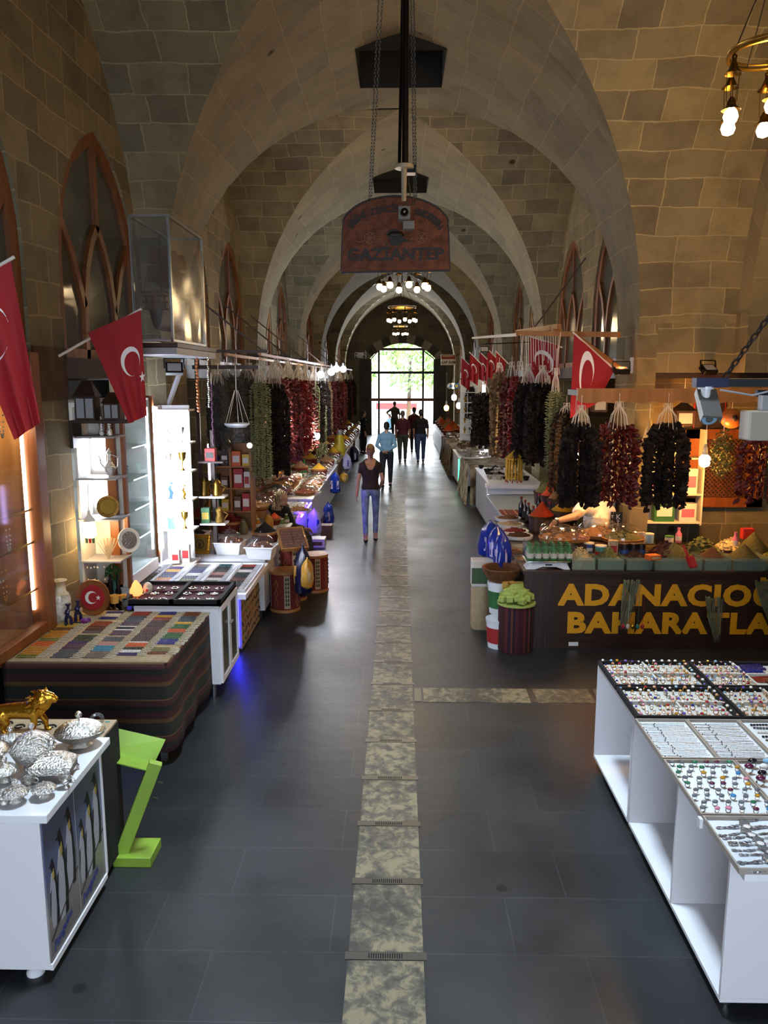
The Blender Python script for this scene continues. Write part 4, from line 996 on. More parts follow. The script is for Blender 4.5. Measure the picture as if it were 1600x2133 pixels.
# brightly lit glass cabinet in the second opening, and the lit white shelves beside it
mat('cab_white', 'eef2f4', .5)
t = thing('glass_cabinet', 'brightly lit glass cabinet of small trinkets in the second wall opening', 'cabinet', (-2.62, 7.75, 0))
for q in (-.57, .6): m = MB('wood_orange'); m.box(-.05, .03, q, q + .05, .9, 2.62); part(t, 'post', m, smooth=False)
m = MB('cab_white'); m.box(-.62, -.6, -.5, .62, .8, 2.6); m.box(-.6, 0, .58, .6, .8, 2.6); m.box(-.6, .0, -.51, .6, 2.58, 2.6); m.box(-.6, .02, -.51, .6, .78, .9); part(t, 'case_back', m, smooth=False)
CZ = (1.2, 1.5, 1.8, 2.12)
for z in CZ:
    m = MB('glass'); m.box(-.58, -.01, -.5, .58, z, z + .01); s_ = part(t, 'shelf', m, smooth=False)
    m = MB('led_white'); m.box(-.016, -.008, .05, .56, z + .0, z + .006); part(s_, 'shelf_light', m, smooth=False)
m = MB('glass'); m.box(0, .005, -.5, .6, .9, 2.58); part(t, 'pane', m, smooth=False)
mat('led_tube', 'f4f7ff', .4, emit=140.0, ec='e6eeff')
m = MB('led_tube'); m.box(.01, .06, .62, .68, .98, 2.5); part(t, 'light_tube', m, smooth=False)
mat('trinket_teal', '3f7f78', .3); mat('trinket_grey', '70787c', .3, .6); mat('trinket_blue', '34549a', .3)
def trinket(kind, mt):
    m = MB(mt)
    if kind == 0: m.lathe([(.022, 0), (.024, .01), (.008, .03), (.03, .07), (.028, .1), (.01, .12), (.014, .14), (0, .16)], n=12)
    elif kind == 1: m.lathe([(.02, 0), (.006, .02), (.006, .06), (.024, .085), (.03, .13), (.028, .13), (.02, .09), (0, .08)], n=12)
    elif kind == 2:
        m.cyl((0, 0, 0), (0, 0, .012), .024, .02, 12); m.tube([(0, 0, .01), (.012, 0, .05), (-.006, 0, .09), (.01, 0, .12)], [.012, .018, .014, .006], 8); m.sph((.012, 0, .135), .014, 10, 6)
    else:
        m.box(-.03, .03, -.02, .02, 0, .09); m.box(-.034, .034, -.024, .024, .09, .1)
    return m.mesh('trinket', kind != 3)
TRM = {}
KN = ['vase', 'goblet', 'figurine', 'box']
def put_trinket(kind, mt, loc, lab, group=None, sc=1.0, rz=0, cat=None):
    k = (kind, mt)
    if k not in TRM: TRM[k] = trinket(kind, mt)
    return proxy_copy(TRM[k], KN[kind], loc, rz, lab, cat or KN[kind], group, sc)
nm = {'brass': 'brass', 'silver': 'silver', 'trinket_teal': 'teal', 'trinket_grey': 'grey', 'trinket_blue': 'blue', 'gold': 'gold'}
for si, z in enumerate((.9,) + CZ):
    for i in range(6):
        kd = (i * 2 + si) % 4; mt = ['trinket_teal', 'brass', 'trinket_grey', 'silver', 'trinket_blue'][(i + si * 2) % 5]
        put_trinket(kd, mt, (-2.8 - .12 * (i % 2), 7.36 + i * .16, z + .011), '%s %s on the %s shelf of the lit glass cabinet' % (nm[mt], KN[kd], ['bottom', 'second', 'third', 'fourth', 'top'][si]), '%s %ss, %s shelf of the glass cabinet' % (nm[mt], KN[kd], ['bottom', 'second', 'third', 'fourth', 'top'][si]), 1.15, i)
t = thing('lit_shelf', 'white shelf unit flooded with light against the corner pier', 'shelf', (-2.52, 8.9, 0))
m = MB('cab_white'); m.box(-.17, .14, .12, .14, .72, 2.5); m.box(-.19, -.17, -.12, .14, .72, 2.5); part(t, 'carcass', m, smooth=False)
LS = (.74, 1.12, 1.46, 1.78, 2.1, 2.46)
for z in LS: m = MB('cab_white'); m.box(-.18, .20, -.14, .13, z - .018, z); part(t, 'shelf', m, smooth=False)
m = MB('led_white'); m.box(-.1, .1, .112, .119, 1.15, 2.4); part(t, 'glowing_panel', m, smooth=False)  # part of the shelf back is set to glow by itself
LIT = [(0, 'silver', 1), (1, 'brass', 1)], [(3, 'trinket_teal', 1.2), (1, 'brass', 1.5)], [(2, 'trinket_blue', 1.3), (2, 'gold', 1.1)], [(1, 'silver', 1.5), (1, 'brass', 1.6)], [(0, 'silver', 1.2), (1, 'silver', 1.3)]
for si, row in enumerate(LIT):
    for i, (kd, mt, sc) in enumerate(row):
        put_trinket(kd, mt, (-2.58 + i * .15, 8.84, LS[si] + .001), '%s %s at the %s of the %s level of the white lit shelf' % (nm[mt], KN[kd], ['left', 'right'][i], ['bottom', 'second', 'third', 'fourth', 'top'][si]), None, sc)
mat('pack_white', 'd9d6cf', .5); mat('pack_red', 'a52a2a', .5); mat('pack_green', '2f6a3a', .5); mat('pack_orange', 'c8611e', .5); mat('pack_yellow', 'd0b23a', .5); mat('pack_brown', '5e4028', .5); mat('pack_blue', '2a4a8a', .5); mat('pack_black', '1a1a1c', .4); mat('pack_pink', 'c96a86', .5)
def carton(lab, loc, w_, d_, h_, c, c2='pack_white', rz=0, group=None):
    t = thing('carton', lab, 'box', loc, rz, group); m = MB(c); m.box(-w_ / 2, w_ / 2, -d_ / 2, d_ / 2, 0, h_); part(t, 'box_body', m, bevel=.003, smooth=False)
    m = MB(c2); m.box(-w_ * .38, w_ * .38, -d_ / 2 - .002, -d_ / 2, h_ * .25, h_ * .7); part(t, 'label_panel', m, smooth=False); return t
carton('white carton with a red lid, left of two on the lit shelf bottom', (-2.52, 8.74, .742), .09, .07, .15, 'pack_white', 'pack_red'); carton('taller white carton with red edge, right of two on the lit shelf bottom', (-2.42, 8.80, .742), .09, .07, .2, 'pack_white', 'pack_red')

# ---- flags
def flag(lab, A_, B_, C_, D_, pole, cres, cr, opening, star, sr, drape=.02, folds=3, seed=0, nu=18, nv=18, show_star=True):
    """A,B along the pole; D below A, C below B. cres/star in (u along pole, v down)"""
    t = thing('flag', lab, 'flag', (0, 0, 0)); A_, B_, C_, D_ = map(Vector, (A_, B_, C_, D_))
    nrm = (B_ - A_).cross(D_ - A_).normalized()
    if nrm.y > 0: nrm = -nrm
    def S(u, v, off=0):
        p = (A_ * (1 - u) + B_ * u) * (1 - v) + (D_ * (1 - u) + C_ * u) * v
        return p + nrm * (drape * sin(u * folds * 2 * pi + seed + v * 1.5) * (max(v, 0) ** .7) + off)
    m = MB('flag_red'); m.grid(lambda u, v: S(u, v), nu, nv); cl = part(t, 'cloth', m)
    Lu = (B_ - A_).length; Lv = (D_ - A_).length
    ou = []; inn = []
    for i in range(25):
        a = opening + .42 + (2 * pi - .84) * i / 24; ou.append((cres[0] + cr * cos(a) / Lu, cres[1] - cr * sin(a) / Lv))
    c2 = (cr * .22 * cos(opening), cr * .22 * sin(opening)); r2 = cr * .82
    a0 = atan2(ou[0][0] * 0 + cr * sin(opening + .42) - c2[1], cr * cos(opening + .42) - c2[0]); a1 = atan2(cr * sin(opening - .42) - c2[1], cr * cos(opening - .42) - c2[0])
    if a1 < a0: a1 += 2 * pi
    for i in range(25):
        a = a1 + (a0 - a1) * i / 24; inn.append((cres[0] + (c2[0] + r2 * cos(a)) / Lu, cres[1] - (c2[1] + r2 * sin(a)) / Lv))
    m = MB('flag_white')
    for off in (.003, -.003):
        for i in range(24):
            q = [ou[i], ou[i + 1], inn[23 - i], inn[24 - i]]; m.add([S(u, v, off) for u, v in q], [(0, 1, 2, 3)])
        if show_star:
            P = [S(star[0] + (sr if k % 2 == 0 else sr * .4) * cos(k * pi / 5 + opening) / Lu, star[1] - (sr if k % 2 == 0 else sr * .4) * sin(k * pi / 5 + opening) / Lv, off) for k in range(10)]
            m.add(P + [S(star[0], star[1], off)], [(k, (k + 1) % 10, 10) for k in range(10)])
    part(cl, 'crescent_and_star', m, smooth=False)
    m = MB('cord'); m.cyl(pole[0], pole[1], .012, .010, 8); part(t, 'pole', m)
    return t
P = lambda u, v, Y: on_y(u, v, Y)
flag('large red crescent flag hanging at the left picture edge', P(-95, 610, 4.6), P(22, 543, 4.75), P(84, 880, 4.75), P(30, 917, 4.6), (P(-150, 640, 4.55), P(30, 535, 4.76)), (.28, .33), .16, -.4, (.5, .45), .06, .03, 2, .5, show_star=False)
flag('translucent red crescent flag on a slanted pole below the first tall window', P(183, 693, 6.75), P(293, 646, 6.9), P(306, 866, 6.9), P(268, 882, 6.78), (P(122, 742, 6.7), P(295, 643, 6.91)), (.66, .43), .115, -1.0, (.93, .62), .045, .02, 2, 2.0)
# ---- glass case with a model ship on a high dark board
t = thing('model_ship_case', 'tall glass case wrapped in clear plastic holding a wooden model ship', 'case', (-2.3, 8.3, 3.14))
X0, X1, Y0, Y1, HH = -.18, .17, -.7, .55, 1.13
m = MB('steel'); 
for x in (X0, X1):
    for y_ in (Y0, Y1): m.box(x - .012, x + .012, y_ - .012, y_ + .012, 0, HH)
for z in (.012, HH):
    for x in (X0, X1): m.box(x - .012, x + .012, Y0, Y1, z - .012, z + .012)
    for y_ in (Y0, Y1): m.box(X0, X1, y_ - .012, y_ + .012, z - .012, z + .012)
part(t, 'frame', m, smooth=False)
m = MB('glass'); m.box(X0, X1, Y0 - .003, Y0, .02, HH); part(t, 'pane', m, smooth=False)
m = MB('wrap'); m.grid(lambda u, v: (X1 + .016 + .01 * sin(u * 9) * sin(v * 7), Y0 + (Y1 - Y0) * u, .02 + (HH - .05 - .12 * u) * v), 16, 12); m.grid(lambda u, v: (X0 + (X1 - X0) * u, Y0 - .016 - .006 * sin(u * 8 + v * 9), .02 + (HH - .04) * v), 8, 10); part(t, 'plastic_wrap', m)
t = thing('model_ship', 'wooden model sailing ship seen stern on inside the glass case', 'model ship', (-2.305, 8.2, 3.155))
m = MB('ship_wood') if mat('ship_wood', 'a8743c', .5, c2='7c5026', vs=14) else None
def hull(u, v):
    y_ = -.5 + .95 * u; wdt = (.115 - .02 * (1 - u)) * (1 - max(0, u - .55) ** 1.6 * 2.9) ; a = v * pi
    dep = .36 * (1 - .3 * u); return (-wdt * cos(a) * (1 if sin(a) < .7 else .9), y_, .40 + .06 * (1 - u) ** 2 - (dep * sin(a) ** 1.5))
m.grid(hull, 14, 12); m.cyl((0, -.3, 0), (0, .2, .1), .012, None, 8); m.box(-.012, .012, -.42, .3, 0, .09); m.box(-.09, .09, -.5, -.48, .30, .46)
part(t, 'hull', m)
m = MB('wood_window')
for z in (.40, .34, .28): m.box(-.12, .12, -.515, -.50, z, z + .018)
for x in (-.09, -.03, .03, .09): m.box(x - .008, x + .008, -.512, -.5, .28, .42)
m.box(-.13, .13, -.52, .3, .44, .455); part(t, 'stern_gallery', m, smooth=False)
for i, y_ in enumerate((-.3, -.02, .25)):
    m = MB('wood_dark'); m.cyl((0, y_, .4), (0, y_, 1.0 - .06 * i), .009, .005, 8); ms = part(t, 'mast', m)
    m = MB('ship_sail') if mat('ship_sail', '7a4a28', .7) else None
    for j, (z, w_) in enumerate(((.56, .13), (.74, .11))): m.grid(lambda u, v: (-w_ + 2 * w_ * u * (1 - .1 * v), y_ - .015 + .035 * sin(v * pi), z + .15 * v), 6, 6)
    part(ms, 'sail', m)
m = MB('wood_dark'); m.box(-2.56, -2.06, 7.5, 9.08, 3.085, 3.125); struct('trim_7', m, smooth=False)
m = MB('grey_panel'); m.box(-2.56, -2.07, 7.5, 9.08, 3.02, 3.08); m.cyl((-2.5, 7.55, 3.1), (-2.75, 8.9, 3.9), .006, None, 6); m.bar((-2.4, 9.0, 3.02), (-2.64, 9.12, 2.5), .04); struct('trim_8', m, smooth=False)
# flood lamp and hanging beads under the board
def flood(lab, loc, rz, rx, lit=False):
    t = thing('flood_lamp', lab, 'lamp', loc, rz); m = MB('black_metal'); Mx = Matrix.Rotation(rx, 4, 'X'); m.M = Mx
    m.box(-.085, .085, -.03, .03, -.06, .06); m.M = None; o = part(t, 'housing', m, bevel=.006, smooth=False)
    m = MB('bulb_warm' if lit else 'grey_panel'); m.M = Mx; m.box(-.065, .065, -.034, -.03, -.042, .042); part(o, 'lens', m, smooth=False)
    m = MB('black_metal'); m.bar((-.095, 0, 0), (-.095, .02, .1), .012); m.bar((.095, 0, 0), (.095, .02, .1), .012); m.bar((-.095, .02, .1), (.095, .02, .1), .012); part(t, 'bracket', m, smooth=False); return t
q = P(363, 768, 8.0); flood('black flood lamp tilted down below the model ship board', (q.x, 8.0, q.z), .3, -.5)
def hang_beads(lab, u, v0, v1, Y, mt, r, grp=None):
    a = P(u, v0, Y); b = P(u, v1, Y); t = thing('bead_string', lab, 'beads', (a.x, Y, a.z), 0, grp); L = a.z - b.z; n = int(L / (r * 1.9)); m = MB(mt)
    for i in range(n): m.sph((.004 * sin(i * 1.3), 0, -r - i * r * 1.9), (r, r, r * .95), 8, 5)
    part(t, 'beads', m); m = MB('cord'); m.tube([(0, 0, .12), (0, 0, -.01)], .003, 5); part(t, 'cord', m); return t
mat('bead_wood', '9a5a2c', .35)
hang_beads('hanging string of large orange brown wooden beads', 409, 738, 860, 8.6, 'bead_wood', .019); hang_beads('hanging string of silver beads beside the brown ones', 432, 738, 850, 8.7, 'silver', .012); hang_beads('hanging string of small dark violet beads with a lit end', 440, 800, 930, 8.9, 'bead_plum' if 'bead_plum' in MATS else 'black', .010)

# ---- things along the wall end of the prayer bead table
def on_tab(u, v, z=SZ + .003): return on_z(u, v, z)
mat('porcelain', 'd8cdb4', .25, c2='b89a62', vs=14); mat('porcelain_pale', 'e6e0d2', .2, c2='a89a86', vs=22); mat('cobalt', '151a44', .12, coat=.5); mat('amethyst', '7a3a86', .15); mat('onyx', 'c9a24e', .25, sss=.1); mat('smoke_glass', '88908a', .1, trans=.6); mat('salt', 'ff9a5a', .5, emit=2.2, ec='ff8a4a')
q = on_tab(130, 1299); t = thing('vase', 'tall cream porcelain vase with painted garden scenes by the show case post', 'vase', (q.x, q.y, SZ + .002))
m = MB('porcelain'); m.lathe([(.055, 0), (.06, .03), (.064, .04)], n=24); m.lathe([(.07, .25), (.045, .285), (.04, .33), (.044, .355), (.06, .37), (.056, .375)], n=24); part(t, 'neck_and_foot', m)
m = MB('porcelain_pale'); m.lathe([(.06, .03), (.068, .05), (.078, .14), (.08, .22), (.068, .255)], n=24); part(t, 'belly', m)
for i, (u, v, s_) in enumerate(((143, 1304, 1), (163, 1296, 1.1))):
    q = on_tab(u, v); t = thing('jug_figurine', ['dark blue glazed animal jug with a cream disc, front one of the pair', 'dark blue glazed animal jug with a cream disc, back one of the pair'][i], 'figurine', (q.x, q.y, SZ + .002), .2 * i)
    m = MB('cobalt'); m.tube([(-.02, 0, .0), (-.018, 0, .06), (.0, 0, .1)], [.014, .013, .02], 8); m.tube([(.022, .01, .0), (.02, .01, .06), (.0, 0, .1)], [.014, .013, .02], 8); m.sph((0, 0, .115), (.028, .022, .03), 12, 8); m.tube([(0, 0, .13), (.008, 0, .165), (.006, 0, .185)], [.014, .011, .02], 8); m.cyl((.006, 0, .18), (.006, 0, .192), .022, .022, 12); o = part(t, 'jug', m)
    m = MB('cloth_cream'); m.cyl((.028, -.005, .11), (.034, -.007, .11), .02, None, 14); part(t, 'disc', m)
q = on_tab(193, 1282); t, f = plate_orn('wooden_plaque', 'round brown wooden plaque with a red centre, crescent and star', (q.x, q.y, SZ + .002), .155, 'wood_pale' if 0 else 'wood_orange', 'flag_red', -.08, .18)
m = MB('offwhite'); m.M = None
def onpl(x, z, off=.0125): v = Matrix.Rotation(.0, 4, 'X') @ Vector((x, -off, z + .155)); return v
pts = []
for i in range(21): a = .55 + (2 * pi - 1.1) * i / 20; pts.append((-.01 + .055 * cos(a), .055 * sin(a)))
inn = [(.006 + .043 * cos(.72 + (2 * pi - 1.44) * i / 20), .043 * sin(.72 + (2 * pi - 1.44) * i / 20)) for i in range(21)]
for i in range(20): m.add([onpl(*pts[i]), onpl(*pts[i + 1]), onpl(*inn[i + 1]), onpl(*inn[i])], [(0, 1, 2, 3)])
S5 = [((.024 if k % 2 == 0 else .0095) * cos(k * pi / 5 + .3) + .052, (.024 if k % 2 == 0 else .0095) * sin(k * pi / 5 + .3)) for k in range(10)]
m.add([onpl(*p_) for p_ in S5] + [onpl(.052, 0)], [(k, (k + 1) % 10, 10) for k in range(10)]); part(f, 'crescent_and_star', m, smooth=False)
q = on_tab(179, 1297); t = thing('bowl', 'small purple glass bowl between the blue jugs and the plaque', 'bowl', (q.x, q.y, SZ + .002)); m = MB('amethyst'); m.lathe([(.03, 0), (.04, .012), (.042, .03), (.036, .03), (.03, .012), (0, .01)], n=20); part(t, 'bowl_body', m)
for i, (u, v, mt, lab) in enumerate(((227, 1268, 'smoke_glass', 'clear glass goblet nearest the wooden plaque'), (240, 1270, 'onyx', 'yellow onyx goblet, left one of the pair'), (257, 1262, 'onyx', 'smaller yellow onyx goblet, right one of the pair'), (263, 1274, 'smoke_glass', 'clear glass goblet in front of the onyx ones'), (276, 1272, 'trinket_teal', 'green tinted goblet, rightmost of the row'))):
    q = on_tab(u, v); t = thing('goblet', lab, 'goblet', (q.x, q.y, SZ + .002)); m = MB(mt); k = [1, 1.15, .9, 1, .9][i]
    m.lathe([(.03 * k, .055 * k), (.034 * k, .10 * k), (.036 * k, .115 * k), (.032 * k, .115 * k), (.026 * k, .06 * k), (.006, .05 * k)], n=16); part(t, 'cup_body', m); m = MB('dark_brass'); m.lathe([(.026 * k, 0), (.02 * k, .008), (.006, .02), (.006, .052 * k)], n=14); part(t, 'stem', m)
q = on_tab(249, 1252); t = thing('potted_plant', 'small dark green artificial plant in a green glass vase', 'plant', (q.x - .06, q.y + .05, SZ + .002)); m = MB('trinket_teal'); m.lathe([(.035, 0), (.045, .03), (.03, .1), (.02, .16), (.03, .18)], n=16); part(t, 'vase_body', m)
mat('leaf_dark', '1f5a2c', .4); m = MB('leaf_dark'); foliage(m, 90, .075, .06, .075, (0, 0, .26), .024, random.Random(3)); part(t, 'leaves', m, smooth=False)
q = on_tab(290, 1262); t = thing('salt_lamp', 'glowing orange and white rock salt lamp', 'lamp', (q.x - .03, q.y + .03, SZ + .002)); m = MB('wood_dark'); m.cyl((0, 0, 0), (0, 0, .09), .045, .03, 12); part(t, 'base', m)
m = MB('salt'); m.lathe([(.03, .085), (.055, .10), (.058, .13), (.045, .17), (.03, .2), (.012, .225), (0, .232)], n=14, wob=lambda a, z: 1 + .08 * sin(a * 3 + z * 40)); part(t, 'salt_block', m)
q = on_tab(312, 1255); t = thing('egg_ornament', 'large pale ornament egg printed with a red emblem beside the salt lamp', 'ornament', (q.x - .02, q.y + .03, SZ + .002)); m = MB('brass'); m.lathe([(.03, 0), (.01, .02), (.01, .06), (.022, .075)], n=12); part(t, 'stand', m); m = MB('porcelain_pale'); m.sph((0, 0, .125), (.045, .045, .058), 16, 12); e_ = part(t, 'egg', m); m = MB('pack_red'); m.sph((.004, -.042, .118), (.014, .005, .014), 10, 6); part(e_, 'emblem', m)
for i in range(7):
    q = on_tab(298 + i * 6, 1258 + (i % 3) * 5)
    put_trinket(0, 'silver', (q.x, q.y, SZ + .002), 'small clear and silver trinket between the salt lamp and the black case', 'small trinkets beside the salt lamp', .45)
# ================================================================== LEFT ROW: spice stalls
SHT = .72
mat('counter_white', 'd2d4da', .45); mat('counter_cloth', '5a3a34', .9, var=.4, vs=12); mat('table_wood', '7a5a3a', .5)
def stall(lab, x0, x1, y0, y1, z, front='counter_white', top='counter_white'):
    t = thing('market_counter', lab, 'counter', ((x0 + x1) / 2, (y0 + y1) / 2, 0)); a = (x1 - x0) / 2; b = (y1 - y0) / 2
    m = MB(front); m.box(-a + .02, a - .02, -b + .02, b - .02, .1, z - .03); part(t, 'body', m, smooth=False)
    m = MB(top); m.box(-a, a, -b, b, z - .03, z); part(t, 'top', m, bevel=.004, smooth=False)
    for s in (-1, 1): m = MB('black'); m.box(s * (a - .1) - .04, s * (a - .1) + .04, -b + .05, b - .05, 0, .1); part(t, 'plinth', m, smooth=False)
    return t
stall('white counter carrying the tubs of black spice behind the bracelet table', -2.62, -1.56, 9.02, 11.42, SHT); stall('white counter just beyond the woman in the headscarf on the left', -2.62, -1.56, 11.92, 13.4, SHT)
stall('second white counter under the rows of domed trays on the left', -2.62, -1.5, 13.6, 19.3, .74)
stall('reddish cloth sided counter further along the left row', -2.62, -1.5, 19.6, 26.0, .76, 'counter_cloth', 'table_wood')
stall('dark far counter of the left row near the gate', -2.62, -1.45, 26.3, 35.0, .78, 'wood_dark', 'table_wood')
m = MB('led_violet'); m.box(-1.515, -1.495, 12.0, 13.4, .70, .716); solo('light_strip', 'violet light strip along the counter edge above the blue bags', 'light strip', m, smooth=False)
# goods
def spice(name, c, c2=None, rough=.9, bs=160): return mat(name, c, rough, c2=c2, vs=60 if c2 else 8, bump=.5, bs=bs)
for n_, c, c2 in (('sp_black', '141214', None), ('sp_cinnamon', '7a4a38', '5e3428'), ('sp_orange', 'b4561c', '9c4616'), ('sp_yellow', 'd6a21c', None), ('sp_hotorange', 'd04a12', 'b83c0c'), ('sp_redflake', '8a1f14', '5e100c'), ('sp_nuts', 'b08250', '8a5e34'), ('sp_pale', 'cdbd98', 'a8946a'), ('sp_green', '6a6e3e', '4e5430'), ('sp_darkred', '4c1018', '2e0a10'), ('sp_olive', '5c5a34', '474526'), ('sp_fig', '9a6a40', '5a3a24'), ('sp_brown', '4a2a1a', '341c10'), ('sp_pink', 'c08a84', '9a6260')):
    spice(n_, c, c2)
def heap(m, r, h, c=(0, 0, 0), p=1.0, n=22, sx=1, sy=1, rough=.06, sq=0):
    rr = random.Random(int(c[0] * 1000 + r * 977)); k = [rr.uniform(-1, 1) for _ in range(9)]
    def wob(t, z):
        w = 1 + rough * (k[0] * sin(2 * t + k[1] * 3) + k[2] * sin(5 * t + k[3]) * .6 + k[4] * sin(9 * t + 40 * z) * .5)
        return w * ((1 / max(abs(cos(t)), abs(sin(t)))) ** sq)
    m.lathe([(r * (1 - (j / 8) ** p), h * j / 8) for j in range(9)], c, n, sx, sy, wob)
def bits(m, n, r, h, kind, sz, seed, sx=1, sy=1, z0=0, cone=1.0):         # separate visible pieces lying on a heap
    rr = random.Random(seed)
    for i in range(n):
        a = rr.uniform(0, 2 * pi); q = sqrt(rr.random()); x, y = r * q * cos(a) * sx, r * q * sin(a) * sy; z = z0 + h * (1 - q ** 1.3 * cone)
        o = m.M; m.M = Matrix.Translation((x, y, z)) @ Matrix.Rotation(rr.uniform(0, 6.3), 4, 'Z') @ Matrix.Rotation(rr.uniform(-.8, .8), 4, 'Y') @ Matrix.Rotation(rr.uniform(-.8, .8), 4, 'X')
        s = sz * rr.uniform(.7, 1.3)
        if kind == 'flake': m.add([(-s, -s * .5, 0), (s, -s * .4, .2 * s), (s * .8, s * .5, 0), (-s * .7, s * .5, .15 * s)], [(0, 1, 2, 3)])
        elif kind == 'nut': m.sph((0, 0, 0), (s, s * .7, s * .6), 6, 4)
        elif kind == 'stick': m.cyl((-s * 1.6, 0, 0), (s * 1.6, 0, 0), s * .3, None, 5)
        elif kind == 'cube': m.box(-s, s, -s * .8, s * .8, -s * .7, s * .7)
        m.M = o
def dome(lab, loc, r, goods, kind='nut', base='plastic_white', h=.75, sy=1.0, group=None, tray='round', rz=0, sz=.02, n=40, knob=True, cover=True):
    t = thing('domed_tray' if cover else 'goods_tray', lab, 'tray', loc, rz, group)
    m = MB(base)
    if tray == 'tub':
        a, b = r, r * .8
        vs = [(x * k, y * k2, z) for z, k, k2 in ((0, .82, .8), (.15, 1, 1), (.15, .93, .92), (.1, .9, .9)) for x, y in ((-a, -b), (a, -b), (a, b), (-a, b))]
        fs = [(3, 2, 1, 0)] + [(j * 4 + i, j * 4 + (i + 1) % 4, j * 4 + 4 + (i + 1) % 4, j * 4 + 4 + i) for j in range(3) for i in range(4)] + [(12, 13, 14, 15)]
        m.add(vs, fs); m.box(-a * 1.06, a * 1.06, -b * 1.07, -b * .97, .135, .15); m.box(-a * 1.06, a * 1.06, b * .97, b * 1.07, .135, .15); m.box(-a * 1.06, -a * .97, -b, b, .135, .15); m.box(a * .97, a * 1.06, -b, b, .135, .15); z = .12
        part(t, 'tub', m, bevel=.006, smooth=False)
    else:
        m.lathe([(r * .9, 0), (r, .01), (r * 1.06, .05), (r * .98, .05), (r * .92, .02), (0, .02)], n=28, sy=sy); z = .035; part(t, 'tray_body', m)
    m = MB(goods); hh = r * h * .62; heap(m, r * .92, hh * .8, (0, 0, z), 1.5, sy=sy * (.8 if tray == 'tub' else 1))
    if kind: bits(m, n, r * .85, hh * .82, kind, sz, int(r * 1e4) + n, 1, sy * (.8 if tray == 'tub' else 1), z)
    part(t, 'goods', m)['kind'] = 'stuff'
    if cover:
        m = MB('plastic_clear'); m.lathe([(r * cos(a), r * h * sin(a)) for a in [pi / 2 * i / 9 for i in range(10)]], (0, 0, z + .016), 28, 1, sy * (.82 if tray == 'tub' else 1), cap=False); c = part(t, 'clear_dome', m)
        if knob: m = MB('plastic_clear'); m.cyl((0, 0, z + .012 + r * h), (0, 0, z + .03 + r * h), .008, None, 8); m.sph((0, 0, z + .035 + r * h), .014, 8, 6); part(c, 'knob', m)
    return t
def atz(u, v, z): q = on_z(u, v, z); return (q.x, q.y, z)
dome('white square tub heaped with black spice, no cover, beside the gold frame', atz(407, 1132, SHT), .165, 'sp_black', None, h=1.0, tray='tub', cover=False, rz=-.1)
dome('white tub of cinnamon brown balls under a clear dome, left of the pair', atz(480, 1152, SHT), .165, 'sp_cinnamon', 'nut', h=.95, tray='tub', sz=.05, n=9, rz=-.1)
dome('white tub of brown balls under a clear dome, right of the pair at the corner', atz(545, 1162, SHT), .165, 'sp_cinnamon', 'nut', h=.95, tray='tub', sz=.05, n=8, rz=-.1)
mat('kilim_red', '6a2018', .9)
stripes('kilim_band', [('7a241a', 5), ('c9b48a', .35), ('2a2024', .8), ('b9a27c', .35), ('7a241a', 2), ('2e3a40', .5), ('7a241a', 2), ('c9b48a', .35), ('2a2024', .8), ('b9a27c', .35)], 1.25, 'X', .9)
def basket(lab, loc, r, h, goods, hh, kind=None, wrap='kilim_red', sz=.02, n=40, p=1.0, group=None, deck=True):
    t = thing('spice_barrel', lab, 'barrel', loc, 0, group); m = MB(wrap); m.lathe([(r * .92, 0), (r, h * .5), (r, h - .02)], n=24); part(t, 'barrel_body', m)
    m = MB('wood_pale'); m.lathe([(r * .96, h - .03), (r * 1.05, h - .03), (r * 1.05, h), (r * .96, h)], n=24); part(t, 'rim', m)
    m = MB(goods); heap(m, r * .97, hh, (0, 0, h - .015), p)
    if kind: bits(m, n, r * .85, hh, kind, sz, n + int(r * 999), 1, 1, h - .01)
    part(t, 'spice_heap', m)['kind'] = 'stuff'; return t
basket('round wooden tub of orange brown spice shaped to a cone beside the yellow one', atz(415, 1092, SHT), .17, .13, 'sp_orange', .14)
basket('tub of bright yellow spice cut like a ridge behind the orange cone', atz(440, 1078, SHT), .14, .16, 'sp_yellow', .17)
basket('round tub of whole dried red peppers', atz(480, 1108, SHT), .19, .16, 'sp_redflake', .08, 'flake', sz=.035, n=70)
basket('tub of dark red ground pepper behind the whole peppers', atz(505, 1080, SHT), .13, .16, 'sp_darkred', .1)
basket('patterned round tub heaped with a black spice cone', atz(553, 1128, SHT), .165, .14, 'sp_black', .14)
basket('tub of red ground pepper among the jars', atz(572, 1092, SHT), .10, .1, 'sp_hotorange', .09)
def bottle(lab, loc, mt, capm, r=.03, h=.2, group=None, lbl=None):
    t = thing('bottle', lab, 'bottle', loc, 0, group); m = MB(mt); m.lathe([(r * .95, 0), (r, .01), (r, h * .58), (r * .45, h * .75), (r * .38, h * .9)], n=14); part(t, 'glass_body', m)
    m = MB(capm); m.lathe([(r * .48, h * .88), (r * .5, h), (0, h)], n=12); part(t, 'cap', m)
    if lbl: m = MB(lbl); m.lathe([(r * 1.02, h * .15), (r * 1.02, h * .45)], n=14, cap=False); part(t, 'label', m)
    return t
mat('syrup', '1a0d0a', .12, coat=.4); mat('glass_green', '2c7a3a', .1, coat=.3); mat('honey', 'b8862c', .15); mat('jar_green', '5a7a34', .2)
for i, (u, v) in enumerate(((442, 1092), (455, 1085), (466, 1078), (512, 1075), (520, 1085))):
    bottle('dark syrup bottle with a red cap, %s in the row among the spice tubs' % ORD[i], atz(u, v, SHT), 'syrup', 'pack_red', .035, .26, 'red capped syrup bottles on the left', 'pack_orange')
